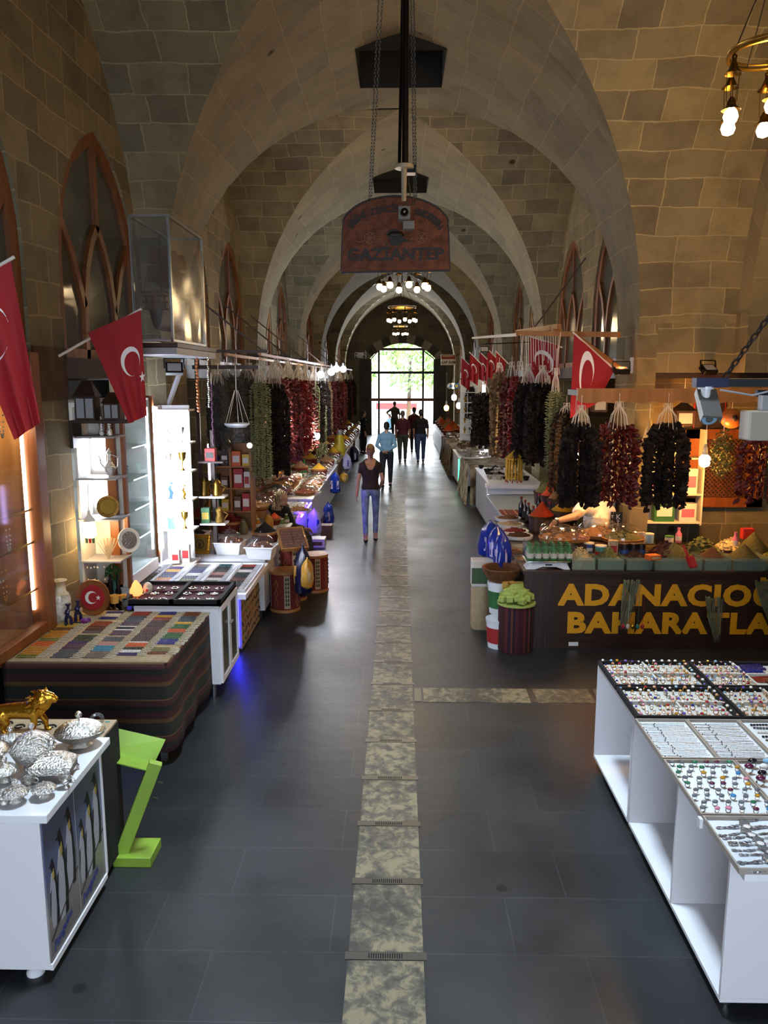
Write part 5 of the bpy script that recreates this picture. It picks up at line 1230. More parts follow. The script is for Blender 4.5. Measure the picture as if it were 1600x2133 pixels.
for i, (u, v) in enumerate(((538, 1100), (588, 1100), (597, 1090))):
    bottle('glass jar with pale lid, %s of three by the black spice cone' % ['left one', 'middle one', 'right one'][i], atz(u, v, SHT), ['honey', 'jar_green', 'jar_green'][i], 'offwhite', .04, .14, 'jars by the black cone', 'pack_white')
def sack(lab, loc, w_, d_, h_, mt, rz=0, group=None, tie=True, tiem='cord'):
    t = thing('packed_bag', lab, 'bag', loc, rz, group); m = MB(mt)
    m.lathe([(.8, 0), (1, .12), (.97, .45), (.72, .75), (.3, .88), (.42, 1.0)] if tie else [(.9, 0), (1, .1), (1, .85), (.8, 1)], n=16, sx=w_ / 2, sy=d_ / 2, wob=lambda a, z: 1 + .06 * sin(a * 5 + z * 6) + .04 * sin(a * 9))
    m.v = [(x, y, z * h_) for x, y, z in m.v]; part(t, 'bag_body', m)
    if tie: m = MB(tiem); m.lathe([(.36 * w_ / 2, h_ * .86), (.38 * w_ / 2, h_ * .9)], n=12, sy=d_ / w_); part(t, 'tie', m)
    return t
mat('bag_gold', 'b88a34', .3); mat('bag_olive', '6a6440', .4); mat('bag_blue', '14309a', .25, coat=.3); mat('bag_lilac', 'b8b4e0', .3); mat('bag_clear', '8a7a70', .25, c2='3a302a', vs=9); mat('bag_navy', '0e1234', .3)
for i, (u, v, mt, lab) in enumerate(((528, 1095, 'bag_gold', 'golden cellophane bag between the jars and the pepper tub'), (560, 1100, 'bag_gold', 'golden cellophane bag behind the black spice cone'), (508, 1112, 'bag_olive', 'clear bag of olive green herbs in front of the red tub'))):
    sack(lab, atz(u, v, SHT), .16, .12, .2, mt, i)
DM = [(500, 1050, .24, 'sp_nuts', 'nut', 'big clear dome over mixed nuts, left of the two behind the bottles'), (563, 1062, .24, 'sp_nuts', 'nut', 'big clear dome over pale nuts behind the black spice cone'), (621, 1068, .2, 'sp_nuts', 'stick', 'clear dome over golden sticks at the counter edge'), (645, 1030, .2, 'sp_pink', 'nut', 'clear dome over pinkish sweets at the counter edge'), (590, 1035, .2, 'sp_darkred', 'flake', 'clear dome over dark barberries beside the big nut domes'), (661, 1005, .19, 'sp_redflake', 'flake', 'clear dome over dark red dried fruit')]
for u, v, r, g, k, lab in DM: dome(lab, atz(u, v, SHT if v > 1020 else .74), r, g, k, h=.62, n=34, sz=.022)
for i in range(6):
    bottle('slim green bottle, %s of a cluster beyond the big okra bundle' % ORD[i], atz(612 + (i % 3) * 11, 988 - (i // 3) * 8, .74), 'glass_green', 'pack_green', .04, .26, 'slim green bottles beyond the okra')
for i, (u, v, c) in enumerate(((575, 1000, 'pack_red'), (585, 996, 'pack_yellow'), (595, 990, 'pack_green'), (620, 1003, 'pack_white'), (632, 996, 'pack_green'), (590, 975, 'pack_white'), (606, 965, 'pack_green'))):
    carton('small %s packet, %s of those stacked beyond the okra bundle' % (c[5:], ORD[i]), atz(u, v, .74), .16, .1, .16, c, 'pack_white', .3 * i, 'packets beyond the okra bundle')
q = atz(707, 948, .76); t = thing('herb_cone', 'tall yellow cone shaped bag with a grey top rising from the left row', 'bag', q); m = MB('bag_yellow') if mat('bag_yellow', 'c9b22c', .45) else None
m.lathe([(.15, 0), (.17, .1), (.12, .45), (.08, .55)], n=16); part(t, 'bag_body', m); m = MB('grey_panel'); m.lathe([(.07, .54), (.085, .6), (.06, .68), (0, .7)], n=14); part(t, 'top', m)
rr = random.Random(5)
FG = ['sp_nuts', 'sp_pale', 'sp_redflake', 'sp_fig', 'sp_green', 'sp_pink', 'sp_orange', 'sp_yellow']
FN = {'sp_nuts': 'nuts', 'sp_pale': 'pale seeds', 'sp_redflake': 'red fruit', 'sp_fig': 'dried figs', 'sp_green': 'green herbs', 'sp_pink': 'pink sweets', 'sp_orange': 'orange spice', 'sp_yellow': 'yellow spice'}
i = 0
for row, X_, dz in (('aisle side', -1.72, 0), ('middle', -2.1, .08), ('wall side', -2.48, .16)):
    y_ = 15.6 if row == 'aisle side' else 16.2
    if row == 'aisle side': y_ = 16.9
    while y_ < 34:
        g = FG[(i * 3 + int(X_ * 10)) % 8]; zz = .74 if y_ < 19.4 else .76 if y_ < 26.1 else .78
        if dz:
            pass
        (dome if (i % 4) else basket)(*(('clear domed tray of %s in the %s row of the left stalls' % (FN[g], row), (X_, y_, zz), .19, g, 'nut') if i % 4 else ('tub of %s in the %s row on the left' % (FN[g], row), (X_, y_, zz), .17, .16 + dz, g, .14)), **({'h': .7, 'n': 16, 'group': 'domed trays of %s, %s row' % (FN[g], row)} if i % 4 else {'group': 'tubs of %s, %s row' % (FN[g], row)}))
        i += 1; y_ += .47 if y_ < 22 else .62
m = MB('wood_pale'); m.box(-2.61, -1.98, 11.6, 15.6, .745, .86); m.box(-2.61, -2.3, 11.6, 15.6, .86, .97); solo('stepped_stand', 'stepped pale wooden stand lifting the back rows of domed trays on the left', 'stand', m, smooth=False)
for ri, (X_, z_, row) in enumerate(((-2.13, .861, 'front step'), (-2.46, .971, 'back step'))):
    for j in range(8):
        g = FG[(j * 3 + ri * 2) % 8]; y_ = 11.85 + j * .49
        dome('clear dome over %s on the %s of the wooden stand' % (FN[g], row), (X_, y_, z_), .225 if ri == 0 else .2, g, ['nut', 'flake', 'stick'][j % 3], 'wood_pale', .62, n=30, sz=.024, group='domes of %s, %s' % (FN[g], row))
for j in range(7):
    g = FG[(j * 5 + 1) % 8]; y_ = 13.75 + j * .42
    if j > 0: dome('clear dome over %s at the aisle edge of the second left counter' % FN[g], (-1.70, y_, .741), .19, g, ['nut', 'stick', 'flake'][j % 3], 'wood_pale', .65, n=26, sz=.022, group='domes of %s at the second counter edge' % FN[g])
# barrels, parcels and bags on the floor at the counter edge
def barrel(lab, loc, r, h):
    t = thing('kilim_barrel', lab, 'barrel', loc, .3); m = MB('kilim_red'); m.lathe([(r, .03), (r * 1.01, h * .5), (r, h - .02)], n=32, cap=False); b_ = part(t, 'barrel_body', m)
    m = MB('wood_pale'); m.lathe([(r * .98, 0), (r * 1.06, 0), (r * 1.06, .035), (r * .98, .035)], n=32); m.lathe([(r * .9, h - .02), (r * 1.06, h - .03), (r * 1.06, h), (r * .9, h)], n=32); m.cyl((0, 0, h - .08), (0, 0, h - .07), r * .98, None, 24); part(t, 'hoops', m)
    for k in range(8):
        a = k * pi / 4; m = MB('cloth_cream'); w_ = .13
        if k % 2 == 0:
            m.grid(lambda u, v: (r * 1.014 * cos(a + (u - .5) * .42), r * 1.014 * sin(a + (u - .5) * .42), .05 + (h - .09) * v), 4, 1)
            m.mat('penguin_black')
            for j in range(7):
                z = .09 + j * (h - .14) / 7
                for s in (-1, 1): m.cyl((r * 1.012 * cos(a + s * .08), r * 1.012 * sin(a + s * .08), z), (r * 1.016 * cos(a + s * .08), r * 1.016 * sin(a + s * .08), z + .035), .013, .007, 5)
        else:
            m.mat('rust_print')
            for j in range(3):
                z = .12 + j * (h - .16) / 3
                pts = [(r * 1.018 * cos(a + .13 * dx), r * 1.018 * sin(a + .13 * dx), z + .06 * dz) for dx, dz in ((0, -1), (1, 0), (0, 1), (-1, 0))]; m.tube(pts, .006, 4, True)
        part(b_, 'woven_band', m)
    return t
BX, BY = -1.36, 9.35
barrel('front kilim patterned barrel with open top on the floor at the left stalls', (-1.40, 9.45, 0), .175, .50)
barrel('kilim patterned barrel standing behind the front one with a parcel on it', (-1.36, 9.93, 0), .165, .74)
barrel('kilim patterned barrel to the right, beside the sandalled foot', (-1.12, 10.35, 0), .165, .50)
t = thing('sweets_parcel', 'cellophane wrapped tray of sweets tilted on the kilim barrel', 'parcel', (-1.35, 9.86, .80), .35)
Mx = Matrix.Rotation(.55, 4, 'X')
m = MB('wood_pale'); m.M = Mx; 
for q in ((-.17, .17, -.2, -.18), (-.17, .17, .18, .2), (-.17, -.15, -.2, .2), (.15, .17, -.2, .2)): m.box(*q, -.03, .02)
m.box(-.16, .16, -.19, .19, -.03, -.02); part(t, 'tray_body', m, smooth=False)
m = MB('sp_cinnamon'); m.M = Mx
for i in range(14): m.box(-.145 + (i % 2) * .15, -.01 + (i % 2) * .15, -.17 + (i // 2) * .048, -.13 + (i // 2) * .048, -.02, .015)
part(t, 'sweets', m)['kind'] = 'stuff'
m = MB('plastic_clear'); m.M = Mx; m.grid(lambda u, v: (-.175 + .35 * u, -.205 + .41 * v, .03 + .018 * sin(u * 17 + v * 5) * sin(v * 23 + u * 4)), 14, 14); part(t, 'cellophane', m)
def hangbag(lab, u, v, X_, w_, h_, mt, group=None, n=3, streak='bag_lilac'):
    q = on_x(u, v, X_); t = thing('packed_bag', lab, 'bag', (X_, q.y, q.z), 0, group)
    rz_ = random.Random(int(u)); ph = rz_.uniform(0, 6)
    def wv(a, z): return 1 + .13 * sin(a * 3 + ph + z * 2) + .07 * sin(a * 7 + z * 9 + ph) + .04 * sin(a * 13 - z * 17)
    m = MB(mt); PR = [(.10, .06), (.16, 0), (.55, -.10), (.88, -.26), (1, -.5), (1.04, -.72), (.92, -.92), (.5, -1)]
    m.lathe(PR, n=28, sx=w_ * .34, sy=w_ * .5, wob=wv); m.v = [(x, y, z * h_) for x, y, z in m.v]; part(t, 'bag_body', m)
    m = MB(streak)
    for k in range(n):
        a0 = -2.4 + k * 1.25 + rz_.uniform(-.2, .2); wd = rz_.uniform(.25, .5)
        m.grid(lambda p, q: (lambda aa, zz, rr2: (w_ * .34 * rr2 * cos(aa), w_ * .5 * rr2 * sin(aa), zz * h_))(a0 + wd * (p - .5), -.35 - .4 * q, (.99 + .05 * q) * 1.012 * wv(a0 + wd * (p - .5), -.35 - .4 * q)), 6, 6)
    part(t, 'printed_stripe', m); return t
hangbag('dark navy printed bag slumped against the kilim barrels', 631, 1140, -1.14, .30, .58, 'bag_navy', streak='bag_gold'); hangbag('clear bag of pasta in front of the navy bag', 640, 1165, -1.06, .2, .34, 'bag_gold', streak='sp_pale')
hangbag('lilac and blue printed bag glowing under the violet light strip', 655, 1062, -1.42, .34, .40, 'bag_lilac', streak='bag_blue'); hangbag('blue printed bag hanging right of the lilac one', 683, 1048, -1.36, .3, .42, 'bag_blue')
hangbag('blue and white printed bag hanging halfway along the left counter edge', 698, 985, -1.42, .34, .45, 'bag_blue'); hangbag('pale grey bag hanging before the blue bags further along', 722, 946, -1.42, .36, .42, 'bag_lilac', streak='bag_blue'); hangbag('dark blue bag hanging beyond the pale grey one', 737, 930, -1.42, .5, .5, 'bag_navy'); hangbag('orange bread coloured bag hanging low at the left counter', 716, 985, -1.38, .3, .22, 'bag_gold', streak='sp_pale')
carton('white carton on the floor under the left counter edge', (-1.42, 13.2, 0), .34, .3, .14, 'pack_white', 'pack_brown'); carton('brown carton on the floor beyond the white one', (-1.3, 14.0, 0), .2, .25, .22, 'pack_brown', 'pack_brown')
# wooden shelves with packets behind the first stall
t = thing('wooden_shelf', 'wooden wall shelves of boxes and tins behind the hanging scale on the left', 'shelf', (-2.33, 10.9, 0))
m = MB('wood_pale')
for x in (-.28, .02, .30): m.box(x - .015, x + .015, -.12, .12, .72, 1.95)
m.box(-.28, .30, .11, .125, .72, 1.95); part(t, 'uprights', m, smooth=False)
for z in (1.0, 1.32, 1.62, 1.93): m = MB('wood_pale'); m.box(-.29, .31, -.14, .12, z - .02, z); part(t, 'board', m, smooth=False)
SHL = [(-.20, 1.0, 'pack_green', .11, .22), (-.07, 1.0, 'pack_yellow', .1, .16), (.10, 1.0, 'pack_brown', .1, .2), (.22, 1.0, 'pack_red', .11, .24), (-.2, 1.32, 'pack_black', .1, .18), (-.07, 1.32, 'pack_brown', .1, .15), (.12, 1.32, 'pack_red', .13, .26), (.24, 1.32, 'pack_white', .08, .22), (-.2, 1.62, 'pack_blue', .1, .13), (-.06, 1.62, 'pack_black', .1, .2), (.1, 1.62, 'pack_orange', .12, .2), (.23, 1.62, 'pack_yellow', .1, .16)]
for x, z, c, w_, h_ in SHL:
    carton('%s box, %s on the %s board of the wooden shelves' % (c[5:], 'left half' if x < 0 else 'right half', {1.0: 'lowest', 1.32: 'middle', 1.62: 'upper'}[z]), (-2.33 + x, 10.85, z), w_, .12, h_, c, 'pack_white' if c != 'pack_white' else 'pack_red')
# small stepped corner shelf with pots
t = thing('corner_shelf', 'stepped corner shelves with coffee pots right of the white lit shelf', 'shelf', (-2.2, 9.25, 0)); m = MB('wood_dark'); m.box(-.02, .02, .05, .12, .72, 2.2); part(t, 'upright', m, smooth=False)
for z in (1.12, 1.44, 1.85): m = MB('cab_white' if z < 1.5 else 'wood_dark'); m.box(-.14, .16, -.11, .11, z - .02, z); part(t, 'board', m, smooth=False)
def pot(lab, loc, mt, s=1):
    t = thing('coffee_pot', lab, 'pot', loc); m = MB(mt); m.lathe([(.05 * s, 0), (.055 * s, .02 * s), (.04 * s, .12 * s), (.05 * s, .15 * s), (.02 * s, .19 * s), (0, .2 * s)], n=18); part(t, 'pot_body', m); m = MB(mt); m.tube([(.045 * s, 0, .13 * s), (.1 * s, 0, .1 * s), (.05 * s, 0, .03 * s)], .008 * s, 6); part(t, 'handle', m)
pot('tall dark copper coffee pot on the middle corner shelf', (-2.28, 9.22, 1.44), 'dark_brass', 1.15); pot('brass coffee pot beside the dark one', (-2.14, 9.22, 1.44), 'brass', 1.0); pot('pale metal coffee pot on the lower corner shelf', (-2.12, 9.22, 1.12), 'brass_pat', 1.0)
carton('red tin on the top corner shelf', (-2.2, 9.22, 1.85), .12, .1, .15, 'pack_red', 'pack_black'); carton('green tea packet on the lower corner shelf', (-2.28, 9.22, 1.12), .1, .08, .18, 'pack_green', 'pack_yellow')
m = MB('led_violet'); mat('led_lilac', 'c8b4ff', .4, emit=18.0); m.mat('led_lilac'); q0 = P(437, 1000, 9.9); q1 = P(437, 925, 9.9); m.box(q0.x - .012, q0.x + .012, 9.89, 9.91, q0.z, q1.z); solo('light_tube', 'short vertical lilac light tube between the corner shelf and the wooden shelves', 'light tube', m, smooth=False)
q = P(520, 928, 10.3); t = thing('desk_bulb', 'bright small lamp left of the big okra bundle', 'lamp', (q.x, 10.3, q.z)); m = MB('bulb_white'); m.sph((0, 0, 0), .035, 12, 8); part(t, 'glowing_bulb', m); m = MB('black_metal'); m.tube([(0, 0, .03), (-.05, 0, .1), (-.25, 0, .14)], .008, 6); part(t, 'arm', m)
q = P(494, 890, 9.8); t = thing('hanging_scale', 'hanging scale with a shallow white pan and clear bowl', 'scale', (q.x, 9.8, q.z)); m = MB('plastic_white'); m.lathe([(.11, 0), (.15, .03), (.155, .05), (.145, .05), (.1, .012), (0, .01)], n=24); part(t, 'pan', m)
m = MB('plastic_clear'); m.lathe([(.16, 0), (.17, -.1), (.1, -.19), (0, -.2)], n=24, cap=False); part(t, 'clear_bowl', m); m = MB('cord')
for k in range(5): a = k * 1.2566; m.tube([(.15 * cos(a), .15 * sin(a), .05), (.02 * cos(a), .02 * sin(a), .45)], .003, 4)
m.tube([(0, 0, .45), (0, 0, .75)], .006, 5); part(t, 'cords', m)

# ---- strings of dried vegetables
BUN = {}
def bunch_mesh(kind, seed, L, rad, ns):
    k = (kind, seed, L, rad)
    if k in BUN: return BUN[k]
    rr = random.Random(seed); mt = {'eggplant': 'eggplant', 'red': 'pepper_red', 'bright': 'pepper_bright', 'okra': 'okra', 'squash': 'squash'}[kind]; m = MB(mt)
    pitch = {'okra': .03}.get(kind, .046)
    for s in range(ns):
        a = 2 * pi * s / ns + rr.uniform(-.2, .2); q = rad * (1.0, .62, .92, .3)[s % 4]; l = L * rr.uniform(.9, 1.0); z = -rr.uniform(0, .04); sway = rr.uniform(-.02, .02)
        while -z < l:
            g = min(1, .55 + 2.2 * (-z) / L) if kind != 'okra' else min(1, .4 + 6 * (-z) / L)
            x, y = q * g * cos(a) + sway * sin(z * 4), q * g * sin(a)
            o = Matrix.Translation((x, y, z)) @ Matrix.Rotation(a + rr.uniform(-.7, .7), 4, 'Z')
            if kind in ('eggplant', 'squash'):
                m.M = o @ Matrix.Rotation(rr.uniform(.3, 2.0), 4, 'Y'); r_ = rr.uniform(.02, .031); h_ = rr.uniform(.045, .07); el = rr.uniform(.45, 1)
                vs = [(r_ * k_ * cos(t), r_ * k_ * el * sin(t), zz) for zz, k_ in ((-h_ / 2, .65), (h_ / 2, 1.1)) for t in [2 * pi * j / 7 for j in range(7)]]; m.add(vs, [(j, (j + 1) % 7, 7 + (j + 1) % 7, 7 + j) for j in range(7)] + [tuple(range(6, -1, -1))])
            elif kind == 'okra':
                m.M = o @ Matrix.Rotation(rr.uniform(1.0, 2.1), 4, 'Y'); m.cyl((0, 0, 0), (0, 0, rr.uniform(.026, .038)), .0115, .003, 5)
            else:
                m.M = o @ Matrix.Rotation(rr.uniform(.9, 2.6), 4, 'Y'); h_ = rr.uniform(.05, .085); r_ = rr.uniform(.016, .026); el = rr.uniform(.3, .8)
                vs = [(r_ * k_ * cos(t), r_ * k_ * el * sin(t), zz) for zz, k_ in ((0, .7), (h_ * .5, 1.1), (h_, .35)) for t in [2 * pi * j / 6 for j in range(6)]]; m.add(vs, [(i_ * 6 + j, i_ * 6 + (j + 1) % 6, i_ * 6 + 6 + (j + 1) % 6, i_ * 6 + 6 + j) for i_ in (0, 1) for j in range(6)])
            z -= pitch * rr.uniform(.8, 1.2)
    m.M = None; BUN[k] = m.mesh('bunch', kind == 'okra', 60); return BUN[k]
def cords_mesh(ns, rad, h, up):
    k = ('cords', ns, rad, h, up)
    if k in BUN: return BUN[k]
    m = MB('cord'); rr = random.Random(ns)
    for s in range(ns):
        a = 2 * pi * s / ns; m.tube([(rad * .55 * cos(a), rad * .55 * sin(a), -.04), (rad * .4 * cos(a), rad * .4 * sin(a), h * .45), (0, 0, h)], .0045, 4)
    for i in range(6): a = i; m.tube([(0, 0, h), (.035 * cos(a), .035 * sin(a), h + .02), (.045 * cos(a), .045 * sin(a), h - .06)], .004, 4)
    m.tube([(0, 0, h), (0, 0, h + up)], .004, 4); BUN[k] = m.mesh('cords', False); return BUN[k]
KNM = {'eggplant': 'dried black eggplant', 'red': 'dried dark red pepper', 'bright': 'dried bright red pepper', 'okra': 'dried green okra', 'squash': 'dried pale squash'}
def bunch(kind, x, y, z, L, rad, lab, ns=16, seed=1, ch=.2, up=.1, rz=0, group=None):
    t = thing('dried_vegetable_string', lab, 'dried vegetables', (x, y, z), rz, group)
    b_ = bpy.data.objects.new('dried_pieces', bunch_mesh(kind, seed, L, rad, ns)); COL.objects.link(b_); b_.parent = t; b_['kind'] = 'stuff'
    c_ = bpy.data.objects.new('cords', cords_mesh(ns // 2, rad, ch, up)); COL.objects.link(c_); c_.parent = t; return t
bunch('okra', -1.87, 10.75, 2.78, 1.42, .125, 'thick long bundle of dried green okra, nearest of the left hanging row', 30, 3, .2, .1)
LH = [('eggplant', 11.45, 2.7, 1.15), ('red', 12.1, 2.8, 1.0), ('red', 12.8, 2.78, 1.1), ('eggplant', 13.4, 2.75, 1.15), ('bright', 14.1, 2.75, 1.1), ('squash', 14.6, 2.7, 1.1), ('red', 15.2, 2.75, 1.15), ('squash', 15.7, 2.65, 1.0), ('okra', 16.5, 2.72, 1.15), ('eggplant', 17.3, 2.72, 1.15), ('okra', 18.0, 2.3, .9), ('eggplant', 18.9, 2.72, 1.2), ('squash', 19.6, 2.72, 1.1), ('red', 20.5, 2.72, 1.1), ('red', 21.4, 2.72, 1.1), ('eggplant', 22.4, 2.72, 1.2), ('red', 23.6, 2.72, 1.2), ('red', 24.8, 2.72, 1.2), ('eggplant', 26.2, 2.75, 1.2), ('red', 27.6, 2.75, 1.2), ('eggplant', 29.2, 2.75, 1.2)]
cnt = {}
for i, (k, y_, z_, L) in enumerate(LH):
    cnt[k] = cnt.get(k, 0) + 1; tot = sum(1 for q in LH if q[0] == k)
    bunch(k, -1.78 - (.05 if i % 2 else 0), y_, z_, 1.32, .185 if k not in ('okra', 'squash') else .12, '%s string, %s of its kind along the left rail' % (KNM[k], ORD[cnt[k] - 1]), 22, 1 + i % 2, .3, .1, i * .7)
for i, (y_, x_) in enumerate(((11.8, -2.2), (12.7, -2.25), (13.7, -2.2), (14.8, -2.25), (16.2, -2.2), (17.8, -2.2))):
    bunch('eggplant', x_, y_, 2.7, 1.32, .185, 'dried black eggplant string, %s of the row behind the left rail' % ORD[i], 22, 1 + i % 2, .3, .1, i)
for i, (u, v, Y) in enumerate(((468, 790, 10.4), (490, 785, 10.6), (512, 790, 10.9), (455, 800, 9.9))):
    q = P(u, v, Y); bunch('eggplant', q.x, Y, q.z, .85, .13, 'dark dried eggplant string in clear wrap, %s from the left above the scale' % ORD[i], 14, 4, .15, .1, i)
    m = MB('wrap'); m.lathe([(.05, .12), (.13, -.05), (.15, -.5), (.13, -.85)], (0, 0, 0), 14, cap=False, wob=lambda a, z: 1 + .1 * sin(a * 5 + z * 9)); solo('plastic_wrap', 'clear plastic sleeve around the %s dark string above the scale' % ORD[i], 'wrap', m, (q.x, Y, q.z))
for x, w_ in ((-2.22, 'wall side'), (-1.78, 'aisle side')): m = MB('wood_pale'); m.bar((x, 10.3, 3.1), (x, 29.9, 3.1), .035); solo('hanging_rail', 'long wooden rail of the left vegetable strings, %s' % w_, 'rail', m, smooth=False)
for i, y_ in enumerate((10.3, 12.5, 14.7, 17.8, 21.3, 25.3, 29.3)): m = MB('wood_dark'); m.bar((-2.65, y_, 3.14), (-1.68, y_, 3.14), .04); m.bar((-1.74, y_, 3.14), (-2.65, y_ - .3, 3.9), .02); solo('cross_beam', 'dark cross beam with a stay over the left rails, %s from the front' % ORD[i], 'beam', m, smooth=False)
m = MB('wood_dark'); m.bar((-2.65, 10.3, 2.94), (-1.8, 10.3, 2.94), .05); m.bar((-2.6, 10.3, 3.12), (-2.6, 10.3, .72), .04); solo('front_beam', 'dark lower beam and post at the front end of the left rails', 'beam', m, smooth=False)
for i, (u, v, Y) in enumerate(((668, 780, 16.6), (690, 775, 17.4), (701, 768, 18.0), (715, 769, 18.6))):
    q = P(u, v, Y); t = thing('hanging_bulb', 'bright white round bulb, %s of four by the left rail' % ['leftmost', 'second from left', 'third from left', 'rightmost'][i], 'bulb', (q.x, Y, q.z), 0, 'white bulbs by the left rail'); m = MB('bulb_white'); m.sph((0, 0, 0), .075, 16, 10); part(t, 'glowing_bulb', m); m = MB('grey_panel'); m.cyl((0, 0, .06), (0, 0, .14), .03, .02, 10); m.cyl((0, 0, .14), (0, 0, 3.1 - q.z), .006, None, 5); part(t, 'holder', m)
q = P(658, 908, 15.2); t = thing('counter_bulb', 'glaring bulb low over the left stall goods', 'bulb', (q.x, 15.2, q.z)); m = MB('bulb_white'); m.sph((0, 0, 0), .08, 14, 10); part(t, 'glowing_bulb', m); m = MB('grey_panel'); m.cyl((0, 0, .06), (0, 0, 3.05 - q.z), .008, None, 6); part(t, 'cable', m)
# ================================================================== RIGHT FOREGROUND: white jewellery stand
TX0, TX1 = 1.37, 2.62
def carcass(lab, y0, y1, divs):
    t = thing('display_shelf', lab, 'display shelf', (1.43, (y0 + y1) / 2, 0)); b = (y1 - y0) / 2; W_ = 1.1
    m = MB('white'); m.box(.0, W_, -b, b, .065, .085); part(t, 'bottom', m, smooth=False)
    for y_ in [-b] + divs + [b - .02]:
        m = MB('white'); m.box(0, W_, y_, y_ + .02, .085, .79); part(t, 'side_panel', m, bevel=.002, smooth=False)
    m = MB('white'); m.box(.40, .42, -b + .02, b - .02, .085, .79); part(t, 'back_panel', m, smooth=False)
    for x in (.06, 1.0):
        for y_ in (-b + .08, b - .1): m = MB('steel'); m.cyl((x, y_, 0), (x, y_, .066), .022, .03, 12); part(t, 'foot', m)
    return t
carcass('open fronted white shelf unit, near half of the jewellery stand on the right', 3.16, 4.6, [-.07]); carcass('open fronted white shelf unit, far half of the jewellery stand on the right', 4.62, 5.5, [])
m = MB('white_gloss'); m.box(TX0 + .03, TX1, 2.96, 5.36, .79, .828); solo('worktop', 'white top board of the jewellery stand on the right', 'worktop', m, bevel=.003, smooth=False)
mat('tray_rim', 'a39a90', .5); mat('tray_pale', 'e4ecf2', .4); mat('tray_grey', 'c9cac4', .6)  # tray beds: even pale base colours
def jtray(lab, x0, x1, y0, y1, rim='tray_rim', bed='tray_pale', z=.829, div=None):
    t = thing('jewellery_tray', lab, 'tray', ((x0 + x1) / 2, (y0 + y1) / 2, z)); a = (x1 - x0) / 2 - .002; b = (y1 - y0) / 2 - .002; m = MB(rim); e = .008 if rim != 'black_felt' else .018; h = .026 if rim != 'black_felt' else .034
    for q in ((-a, a, -b, -b + e), (-a, a, b - e, b), (-a, -a + e, -b + e, b - e), (a - e, a, -b + e, b - e)): m.box(*q, 0, h)
    part(t, 'rim', m, smooth=False); m = MB(bed); m.box(-a + e, a - e, -b + e, b - e, 0, .008); part(t, 'bed', m, smooth=False)
    if div:
        m = MB('tray_grey'); m.box(-.006, .006, -b + e, b - e, .008, h - .002); m.box(-a + e, a - e, -.006, .006, .008, h - .002); part(t, 'divider', m, smooth=False)
    return t
def ring_mesh(stone, band='gold', s=1.0, big=False):
    m = MB(band); m.ring((0, 0, .010 * s), .0095 * s, .0017 * s, 10, 4, 'Y'); m.mat(stone)
    if big: m.sph((0, 0, .021 * s), (.0125 * s, .0085 * s, .0075 * s), 10, 6)
    else: m.sph((0, 0, .0205 * s), (.007 * s, .007 * s, .0055 * s), 7, 5)
    return m.mesh('ring')
for n_, c in (('white', 'f0ece8'), ('pink', 'd98aa0'), ('peach', 'dba282'), ('violet', '6a4ab0'), ('sky', '8ab4d0'), ('navy', '1c2c7c'), ('emerald', '1f6a48'), ('ruby', 'a0202e'), ('topaz', 'c08a2a'), ('grey', '6a6e74'), ('azure', '3a86c0'), ('onyxblack', '1a1420'), ('garnet', '5a1a3a')): mat('gem_' + n_, c, .08, coat=.6)
GM = {}
def ring(stone, x, y, z, lab, grp, band='gold', s=1.0, big=False, rz=0):
    k = (stone, band, s, big)
    if k not in GM: GM[k] = ring_mesh('gem_' + stone, band, s, big)
    return proxy_copy(GM[k], 'ring', (x, y, z), rz, lab, 'ring', grp)
rr = random.Random(21); ci = 0
for cx, (xa, xb) in enumerate(((1.385, 1.99), (2.005, 2.61))):
    for cy, (ya, yb) in enumerate(((4.40, 4.86), (4.875, 5.335))):
        cn = '%s %s case' % (['near', 'far'][cy], ['left', 'right'][cx])
        jtray('black edged case of rings with pale lining, %s of the four' % ['near left', 'far left', 'near right', 'far right'][cx * 2 + cy], xa, xb, ya, yb, 'black_felt', 'tray_grey', div=True)
        for sx in range(2):
            for sy in range(2):
                x0 = xa + .03 + sx * (xb - xa) / 2; y0 = ya + .03 + sy * (yb - ya) / 2; w_ = (xb - xa) / 2 - .05; d_ = (yb - ya) / 2 - .05
                if x0 > 2.33: continue
                for j in range(4):
                    for i in range(6):
                        st = rr.choice(['white', 'white', 'pink', 'peach', 'white', 'violet', 'sky', 'peach', 'white', 'navy', 'ruby', 'topaz'])
                        ring(st, x0 + w_ * i / 5 + rr.uniform(-.008, .008), y0 + d_ * j / 3 + rr.uniform(-.006, .006), .838, 'gold ring with a %s stone in the %s' % (st, cn), 'gold rings with %s stones, %s' % (st, cn), 'gold', rr.choice([1.15, 1.5]), False, rr.uniform(-1, 1))
mat('cloth_navy', '1a1e5a', .5)
for i, (x, y, k) in enumerate(((2.36, 5.2, 'blue'), (2.36, 5.05, 'red'), (2.46, 5.02, 'green'), (2.4, 5.28, 'purple'))):
    for j in range(4): proxy_copy(bead_mesh('big' + k, PAL[k], .008, 13, .16), 'bracelet', (x + .02, y - .05 + j * .022, .84), rr.uniform(-.2, .2), '%s beaded bracelet at the far right of the ring cases' % k, 'bracelet', '%s beaded bracelets by the ring cases' % k)
